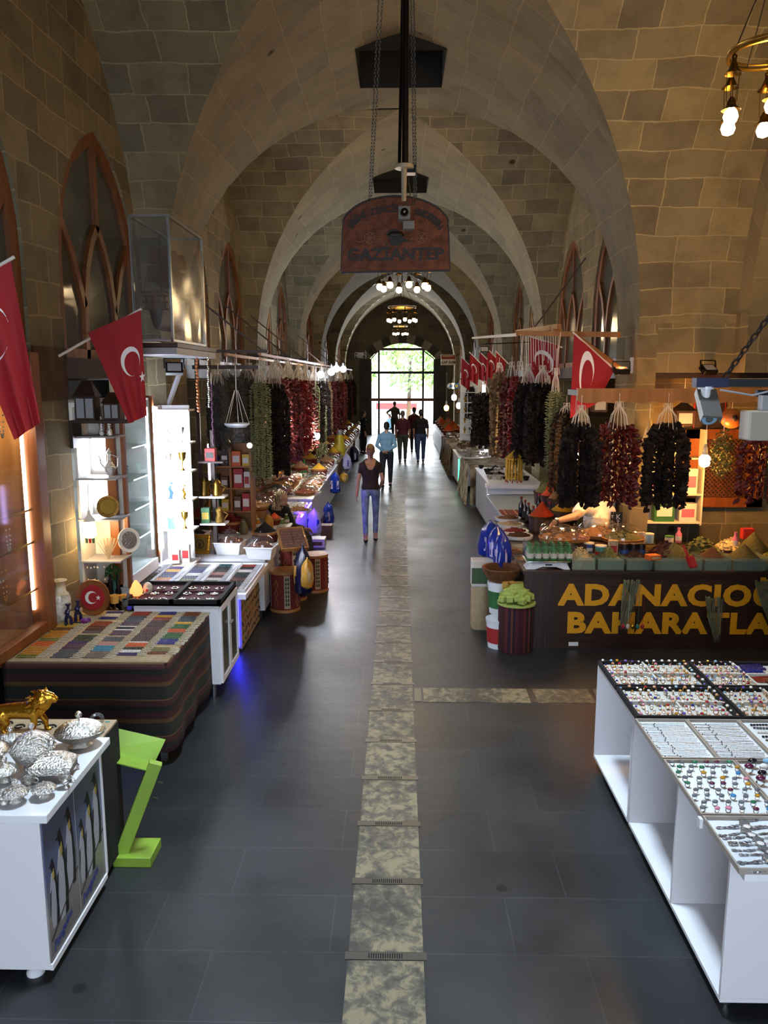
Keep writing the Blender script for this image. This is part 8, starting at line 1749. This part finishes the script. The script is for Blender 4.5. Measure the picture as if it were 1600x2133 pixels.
def person(lab, loc, rz, H, top, legs, hair, sleeve=.45, arms=None, stride=.16, bulk=1.0, build_=1.0, skin='skin', hairfn=None, shoes='black', neck=None, female=False, hairlen=0.0, facing=None, lean=0.0, nolegs=False):
    k = H / 1.75; t = thing('person', lab, 'person', loc, rz); B = bulk
    hip, sh, nk, hd = .94, 1.42, 1.49, 1.625; sw = (.152 if female else .182); hw = .092
    L = {}
    for s in (-1, 1):
        fy = stride * s * .5; L[s] = [V(s * hw, 0, hip - .04), V(s * hw * 1.02, fy * .6 + .03 * (s > 0), .50), V(s * hw * .95, fy - .02, .085)]
    arms = arms or {}
    AR = {}
    for s in (-1, 1):
        AR[s] = [Vector(p) for p in arms.get(s, ((s * sw, 0, sh - .055), (s * (sw + .05), -.02 - .03 * s, sh - .32), (s * (sw + .045), .05 - .05 * s, sh - .56)))]
    def torso(m, g):
        m.cap((-sw * .55, 0, sh - .09), (sw * .55, 0, sh - .09), .105 * B + g, .105 * B + g, 16); m.cap((-sw * .85, 0, sh - .05), (sw * .85, 0, sh - .05), .052 + g, .052 + g, 14); m.cap((-.05, 0, sh + .015), (-sw * .8, 0, sh - .045), .05 + g, .045 + g, 12); m.cap((.05, 0, sh + .015), (sw * .8, 0, sh - .045), .05 + g, .045 + g, 12)
        m.cap((-.06, 0, sh - .24), (.06, 0, sh - .24), .108 * B * (.9 if female else 1) + g, .108 * B * (.9 if female else 1) + g, 16); m.cap((-.055, .0, hip + .04), (.055, 0, hip + .04), .112 * B + g, .112 * B + g, 16); m.cap((-.05, 0, sh - .1), (-.05, 0, hip + .06), .09 * B + g, .1 * B + g, 14); m.cap((.05, 0, sh - .1), (.05, 0, hip + .06), .09 * B + g, .1 * B + g, 14)
    def leg(m, g, s, full=True):
        a, b, c = L[s]; m.cap(a, b, .092 * B + g, .060 * B + g, 14); m.cap(b, c + V(0, 0, .0), .058 * B + g, .040 + g, 14); m.sph(b.lerp(c, .28) + V(0, -.018, 0), (.055 * B + g, .06 * B + g, .1), 12, 8)
    m = MB(skin); torso(m, 0); m.cap((0, -.005, sh - .02), (0, .008, hd - .09), .058, .052, 14); head(m, V(0, .015, hd), facing or (0, 1, 0))
    for s in (-1, 1):
        a, b, c = AR[s]; m.cap(a, b, .047 * B, .038 * B, 12); m.cap(b, c, .038 * B, .026, 12); m.cap(V(s * .05, 0, sh - .07), a, .055, .045, 12); hand(m, c, c - b, s, .5)
        if not nolegs: leg(m, 0, s); f = L[s][2]; m.cap(f + V(0, -.03, -.035), f + V(0, .13, -.055), .036, .028, 10); m.cap(f, f + V(0, -.02, -.04), .038, .036, 10)
    b_ = vox(m, 'body', .009, 4, t)
    m = MB(top); torso(m, .012)
    for s in (-1, 1):
        a, b, c = AR[s]; m.cap(V(s * .05, 0, sh - .07), a, .068, .056, 12); e = a.lerp(b, min(1, sleeve * 2)); m.cap(a, e, .056 * B, .053 * B - .008 * (sleeve > .5), 12)
        if sleeve > .5: m.cap(b, b.lerp(c, (sleeve - .5) * 2), .048 * B, .038, 12)
    m.cap((-.05, 0, hip + .0), (.05, 0, hip + .0), .122 * B, .122 * B, 16)
    vox(m, 'shirt', .011, 3, t, cut=neck)
    if not nolegs:
        m = MB(legs); m.cap((-.05, -.01, hip - .01), (.05, -.01, hip - .01), .114 * B, .114 * B, 16)
        for s in (-1, 1): leg(m, .012 if not female else .005, s); m.sph((s * .06, -.05, hip - .06), (.075 * B, .08 * B, .09), 12, 8)
        vox(m, 'trousers', .011, 3, t, cut=(lambda p: p.z < .10) if not female else (lambda p: p.z < .16))
        for s in (-1, 1):
            f = L[s][2]; m = MB(shoes); m.cap(f + V(0, -.035, -.04), f + V(0, .14, -.05), .043, .035, 12); m.cap(f + V(0, -.03, -.02), f + V(0, -.02, -.03), .045, .045, 10); vox(m, 'shoe', .010, 2, t, cut=(lambda p: p.z > .075) if not female else (lambda p: p.z > .05))
    if hair:
        m = MB(hair); c = V(0, .015, hd); m.sph(c + V(0, -.018, .035), (.080, .094, .092), 18, 12); m.sph(c + V(0, -.05, -.02), (.070, .055, .075), 14, 10)
        if hairlen: m.sph(c + V(0, -.10, .02), (.045, .045, .05), 12, 8); m.cap(c + V(0, -.11, -.0), c + V(0.01, -.10, -.13), .034, .016, 10)
        vox(m, 'hair', .009, 2, t, cut=lambda p: p.y > c.y + .045 and p.z < c.z + .06)
    t.scale = (k, k, k); return t
mat('top_brown', '2a1c16', .85); mat('jeans', '5a6c94', .85, c2='8a9cc0', vs=9); mat('jeans_dark', '2c3c66', .85, c2='3c4e7c', vs=6); mat('hair_blond', '8a6a44', .6, c2='6a4c2e', vs=20); mat('hair_black', '12100f', .5); mat('hair_grey', '5e5a56', .6); mat('shirt_blue', '7aa6c0', .8); mat('trouser_dark', '20242c', .85); mat('polo_maroon', '4a1622', .85); mat('trouser_grey', '40423e', .85); mat('tee_black', '0e0e12', .85); mat('shirt_grey', '3a3634', .85); mat('skin_dark', '8a6048', .55); mat('skin_pale', 'c49a80', .5)
person('woman with tied blond hair in a dark brown top and pale blue jeans, walking away', (-.50, 13.6, 0), .05, 1.70, 'top_brown', 'jeans', 'hair_blond', .22, {-1: ((-.152, 0, 1.37), (-.215, -.03, 1.10), (-.24, .0, .86)), 1: ((.152, 0, 1.37), (.215, -.05, 1.12), (.18, .12, .98))}, .14, .86, 1, 'skin', None, 'black', lambda p: p.y < .0 and p.z > 1.29 + 15 * p.x * p.x, True, 1)
person('man in a light blue shirt and dark trousers with hands clasped behind his back', (-.34, 20.65, 0), -.1, 1.70, 'shirt_blue', 'trouser_dark', 'hair_black', .95, {-1: ((-.182, 0, 1.365), (-.25, -.10, 1.12), (-.07, -.17, .98)), 1: ((.182, 0, 1.365), (.25, -.10, 1.12), (.06, -.17, .99))}, .3, 1.0)
person('grey haired man in a maroon polo and grey trousers walking away', (.10, 26.9, 0), 0, 1.74, 'polo_maroon', 'trouser_grey', 'hair_grey', .4, None, .2, 1.08)
person('man in a black t-shirt and blue jeans walking at the right of the group', (.71, 26.9, 0), 0, 1.78, 'tee_black', 'jeans_dark', 'hair_black', .4, None, .24, 1.04)
person('man in a dark grey shirt, hand on hip, standing at the far gate', (-.24, 37.8, 0), .3, 1.74, 'shirt_grey', 'trouser_dark', 'hair_black', .4, {-1: ((-.182, 0, 1.365), (-.40, -.03, 1.22), (-.20, .07, 1.03))}, .06, 1.0, 1, 'skin_dark')
person('man in a dark maroon top half hidden by the black t-shirt, further towards the gate', (.55, 30.6, 0), .1, 1.72, 'polo_maroon', 'trouser_dark', 'hair_black', .5, None, .1, 1.02, 1, 'skin_dark')
person('person in dark clothes seated low behind the far left stall', (-1.50, 25.6, -.22), -1.2, 1.6, 'tee_black', 'trouser_dark', 'hair_black', .8, None, .05, 1.0, 1, 'skin', facing=(.3, 1, 0)).location = (-1.36, 30.0, -.0)
person('person sitting outside the gate in a grey blue top', (-.55, 44.5, -.75), 2.6, 1.6, 'shirt_blue', 'trouser_dark', 'hair_black', .6)
# vendor reaching over the domes: white t-shirt, forearm along the counter
t = thing('person', 'vendor in a white t-shirt leaning in behind the domes, watch on bare arm', 'person', (0, 0, 0)); SHP = P(1212, 1058, 9.18); EL = P(1196, 1076, 8.92); WR = P(1158, 1086, 8.68); HD = P(1143, 1098, 8.6)
m = MB('skin_pale'); m.cap(SHP, EL + V(.02, 0, 0), .055, .045, 14); m.cap(EL, WR, .046, .03, 14); hand(m, WR, HD - WR, -1, .35, 1.0); tor = SHP + V(.22, .14, -.18); m.cap(tor, tor + V(.05, .15, .20), .15, .14, 16); hdp = SHP + V(.16, .18, .24); m.cap(tor + V(.02, .1, .15), hdp + V(0, 0, -.08), .06, .055, 12); head(m, hdp, (-.9, -.5, 0)); s2 = SHP + V(.36, .12, -.06); e2 = s2 + V(.08, .05, -.28); m.cap(tor + V(.1, .05, .1), s2, .08, .055, 12); m.cap(s2, e2, .05, .042, 12); w2 = e2 + V(-.1, -.18, -.1); m.cap(e2, w2, .042, .028, 12); hand(m, w2, w2 - e2, 1, .4); m.cap(tor + V(-.03, -.0, .12), SHP, .08, .056, 12)
pv = tor + V(.05, .12, -.42); m.cap(tor, pv, .14, .13, 14)
for s in (-1, 1): kn = V(pv.x + s * .1, pv.y + .02, .48); m.cap(pv + V(s * .08, 0, -.03), kn, .08, .055, 12); m.cap(kn, V(kn.x, kn.y, .09), .055, .038, 12); m.cap(V(kn.x, kn.y, .05), V(kn.x, kn.y - .14, .04), .04, .034, 10)
vox(m, 'body', .010, 3, t)
mat('tee_white', 'e4ddd0', .85); m = MB('tee_white'); m.cap(tor, tor + V(.05, .15, .20), .165, .15, 16); m.cap(tor + V(-.03, -.0, .12), SHP, .095, .073, 12); m.cap(SHP, SHP.lerp(EL, .45), .074, .074, 12); m.cap(tor + V(.1, .05, .1), s2, .095, .07, 12); m.cap(s2, s2.lerp(e2, .5), .066, .066, 12); m.cap(tor, pv, .155, .15, 14); vox(m, 'shirt', .012, 3, t)
m = MB('trouser_dark'); m.cap(pv + V(0, 0, -.03), pv + V(0, 0, -.05), .15, .15, 12)
for s in (-1, 1): kn = V(pv.x + s * .1, pv.y + .02, .48); m.cap(pv + V(s * .08, 0, -.03), kn, .094, .07, 12); m.cap(kn, V(kn.x, kn.y, .12), .07, .055, 12)
vox(m, 'trousers', .013, 3, t); m = MB('hair_black'); m.sph(hdp + V(.03, .02, .04), (.085, .085, .085), 16, 10); m.sph(hdp + V(.05, .03, -.02), (.06, .06, .07), 12, 8); part(t, 'hair', m)
m = MB('black'); d = (WR - EL).normalized(); m.cyl(WR - d * .02, WR + d * .012, .034, None, 16); m.mat('steel'); m.cyl(WR - d * .004 + V(0, -.02, .026), WR - d * .004 + V(0, -.024, .036), .018, None, 14); part(t, 'wrist_watch', m)
# woman in a patterned headscarf sitting in the gap between the first two counters, one sandalled foot out in the aisle
t = thing('person', 'woman in a zebra patterned headscarf seated in the left stall, sandalled foot out', 'person', (0, 0, 0)); hc = P(588, 1040, 11.62); pv = V(hc.x - .06, 11.66, .50); ch = V(hc.x - .03, 11.64, .82)
f = on_z(662, 1208, 0); f = V(f.x - .06, f.y + .06, 0); an = f + V(0, 0, .09); kn = V(f.x - .14, f.y + .42, .50); m = MB('skin')
m.cap(pv, ch, .14, .13, 14); m.cap(ch, hc + V(0, 0, -.08), .06, .05, 12); head(m, hc, (.75, -.65, 0))
for s in (-1, 1):
    k2 = kn if s > 0 else V(kn.x - .06, kn.y + .22, .5); a2 = an if s > 0 else V(k2.x + .02, k2.y - .02, .09); sh_ = ch + V(-.02, 0, .06) + V(.12 * s, .1 * -s, 0); el = sh_ + V(.10, -.06 * s, -.22); wr = el + V(.17, -.05, -.03)
    m.cap(pv + V(0, -.08 * s, -.0), k2, .09, .06, 12); m.cap(k2, a2, .058, .04, 12); m.cap(ch + V(0, 0, .05), sh_, .07, .052, 12); m.cap(sh_, el, .048, .04, 12); m.cap(el, wr, .038, .027, 12); hand(m, wr, wr - el, 1, .5)
m.cap(f + V(-.04, 0, .05), f + V(.13, -.03, .035), .036, .028, 12)
for i in range(5): o = (i - 2) * .016; m.cap(f + V(.12, -.03 + o, .032), f + V(.17 - abs(i - 3) * .006, -.035 + o, .026), .012, .010, 8)
vox(m, 'body', .009, 3, t)
m = MB('tee_black'); m.cap(pv + V(0, 0, -.02), ch, .165, .155, 16)
for s in (-1, 1):
    k2 = kn if s > 0 else V(kn.x - .06, kn.y + .22, .5); a2 = an if s > 0 else V(k2.x + .02, k2.y - .02, .09); sh_ = ch + V(-.02, 0, .06) + V(.12 * s, .1 * -s, 0); el = sh_ + V(.10, -.06 * s, -.22); wr = el + V(.17, -.05, -.03)
    m.cap(pv + V(0, -.08 * s, 0), k2, .11, .078, 12); m.cap(k2, a2.lerp(k2, .14), .075, .06, 12); m.cap(ch + V(0, 0, .05), sh_, .085, .068, 12); m.cap(sh_, el, .062, .054, 12); m.cap(el, el.lerp(wr, .85), .052, .042, 12)
vox(m, 'dress', .012, 3, t)
def zebra():
    m, nt, b = _new('scarf_zebra'); b.inputs['Roughness'].default_value = .8; tc = N(nt, 'ShaderNodeTexCoord'); wv_ = N(nt, 'ShaderNodeTexWave'); wv_.inputs['Scale'].default_value = 14; wv_.inputs['Distortion'].default_value = 7; wv_.inputs['Detail'].default_value = 2
    nt.links.new(tc.outputs['Object'], wv_.inputs['Vector']); r = ramp(nt, [(0, '17120f'), (.5, 'c8b488')], wv_.outputs['Fac'], 'CONSTANT'); nt.links.new(r.outputs[0], b.inputs['Base Color'])
zebra(); m = MB('scarf_zebra'); fd = V(.75, -.65, 0).normalized(); m.sph(hc + V(0, 0, .03) - fd * .02, (.098, .098, .105), 18, 12); m.sph(hc - fd * .05 + V(0, 0, -.05), (.085, .085, .09), 14, 10); m.cap(hc + V(0, 0, -.12) - fd * .01, ch + V(0, 0, .06), .085, .14, 14); m.cap(hc + fd * .04 + V(0, 0, -.13), ch + fd * .11 + V(0, 0, -.02), .05, .06, 12)
vox(m, 'headscarf', .009, 3, t, cut=lambda p: (p - hc).dot(fd) > .045 and p.z > hc.z - .095 and p.z < hc.z + .075)
m = MB('plastic_white'); m.poly([(-.09, -.035), (.02, -.045), (.12, -.05), (.18, -.02), (.18, .02), (.11, .04), (.0, .03), (-.09, .03)], .018, lambda x, y, h: (f.x + x, f.y + y - .02, h)); m.tube([f + V(.07, -.06, .015), f + V(.075, -.03, .062), f + V(.08, .02, .015)], [.016, .02, .016], 6); m.tube([f + V(-.01, -.05, .015), f + V(-.01, -.0, .09), f + V(-.01, .04, .015)], [.013, .017, .013], 6); part(t, 'sandal', m)
t = thing('stool', 'low wooden stool under the woman in the headscarf', 'stool', (pv.x - .02, 11.67, 0)); m = MB('wood_dark'); m.box(-.16, .14, -.16, .16, .36, .39); part(t, 'seat', m, smooth=False)
for x in (-.13, .11):
    for y in (-.13, .13): m = MB('wood_dark'); m.box(x - .015, x + .015, y - .015, y + .015, 0, .36); part(t, 'leg', m, smooth=False)
# ================================================================== LIGHT
w = bpy.data.worlds.new('world'); SC.world = w; w.use_nodes = True
bg = w.node_tree.nodes['Background']; bg.inputs[0].default_value = lin('dfe9f6'); bg.inputs[1].default_value = 5.0
def pt(name, loc, e, c, r=.06):
    d = bpy.data.lights.new(name, 'POINT'); d.energy = e; d.color = lin(c)[:3]; d.shadow_soft_size = r
    o = bpy.data.objects.new(name, d); COL.objects.link(o); o.location = loc; return o
def area(name, loc, rot, sx, sy, e, c):
    d = bpy.data.lights.new(name, 'AREA'); d.shape = 'RECTANGLE'; d.size = sx; d.size_y = sy; d.energy = e; d.color = lin(c)[:3]
    o = bpy.data.objects.new(name, d); COL.objects.link(o); o.location = loc; o.rotation_euler = rot; return o
d = bpy.data.lights.new('sun', 'SUN'); d.energy = 26; d.angle = .01; d.color = (1, .95, .86)
o = bpy.data.objects.new('sun', d); COL.objects.link(o); o.rotation_euler = (radians(30), radians(12), 0)
area('entrance_daylight', (0, YBACK + .05, 2.4), (radians(90), 0, 0), 3.6, 4.2, 135, 'd6e6ff')
area('gate_daylight', (GX, YEND - .1, 2.3), (radians(-90), 0, 0), 3.0, 4.0, 600, 'eef4ff')
SC.view_settings.view_transform = 'Standard'; SC.view_settings.look = 'None'; SC.view_settings.gamma = 1.0
SC.view_settings.use_curve_mapping = False; SC.view_settings.exposure = 0.0
SC.cycles.max_bounces = 8; SC.cycles.diffuse_bounces = 3; SC.cycles.glossy_bounces = 3; SC.cycles.transparent_max_bounces = 12; SC.cycles.transmission_bounces = 4
SC.cycles.sample_clamp_indirect = 4.0; SC.cycles.use_denoising = True; SC.cycles.caustics_reflective = False; SC.cycles.caustics_refractive = False
area('roof_daylight', (0, A[0] + 1.45, 8.2), (0, 0, 0), 1.0, 1.1, 1050, 'd6ecff')      # daylight down the roof opening over the jewellery stands
for i, (x, y, z) in enumerate(CH): pt('chandelier_light_%d' % i, (x, y, z - .62), [85, 80, 50][i], 'ffd9a0', .25)
pt('corner_chandelier_light', (CR.x + .06, 6.3, CR.z - .66), 130, 'ffc878', .22)
q = P(1468, 960, 8.75); pt('spice_bulb_light', (q.x, 8.75, q.z), 160, 'ffb050', .1)
q = P(1320, 958, 9.2); pt('spice_lamp_light', (q.x, 9.2, q.z), 90, 'ff9a48', .1)
pt('wall_lamp_light', (-2.74, 6.88, 1.48), 24, 'ffcf90', .1)
def lit(lab, q, e, c, mt='bulb_white', up=.4):  # bulb and point light added out of sight behind strings to brighten the stalls
    bulb(lab, tuple(q), .05, mt, up); pt('added_bulb_light', tuple(q), e, c, .08)
lit('added bulb glowing behind the left black string over the spice counter', P(1196, 950, 8.9), 60, 'ffc888', 'bulb_warm', .75)
lit('added bulb glowing behind the big okra bundle on the left', P(575, 880, 12.0), 270, 'fff0dc', 'bulb_white', .8)
lit('added bulb glowing deep behind the far left red strings', (-2.25, 23.0, 2.2), 60, 'ffe6c0', 'bulb_warm', .85)
lit('added bulb glowing behind the black strings over the grey counters', P(1096, 905, 12.6), 30, 'ffe0b0', 'bulb_warm', 1.0)
pt('left_bulbs_light', (P(700, 772, 17.4).x, 17.4, P(700, 772, 17.4).z), 240, 'e8f0ff', .1)
q = P(658, 908, 15.2); pt('left_counter_bulb_light', (q.x, 15.2, q.z), 330, 'fff0d8', .12)
pt('case_inner_light', (-3.0, 5.9, 2.45), 9, 'ffdcae', .05)
q = P(956, 845, 25); pt('right_shop_light', (q.x, 25, q.z), 50, 'fff0d8', .12); pt('pier_spot_light', (P(1292, 776, 9.02).x, 8.98, P(1292, 776, 9.02).z + .06), 2.5, 'ff9a40', .03)
SC.cycles.caustics_reflective = False
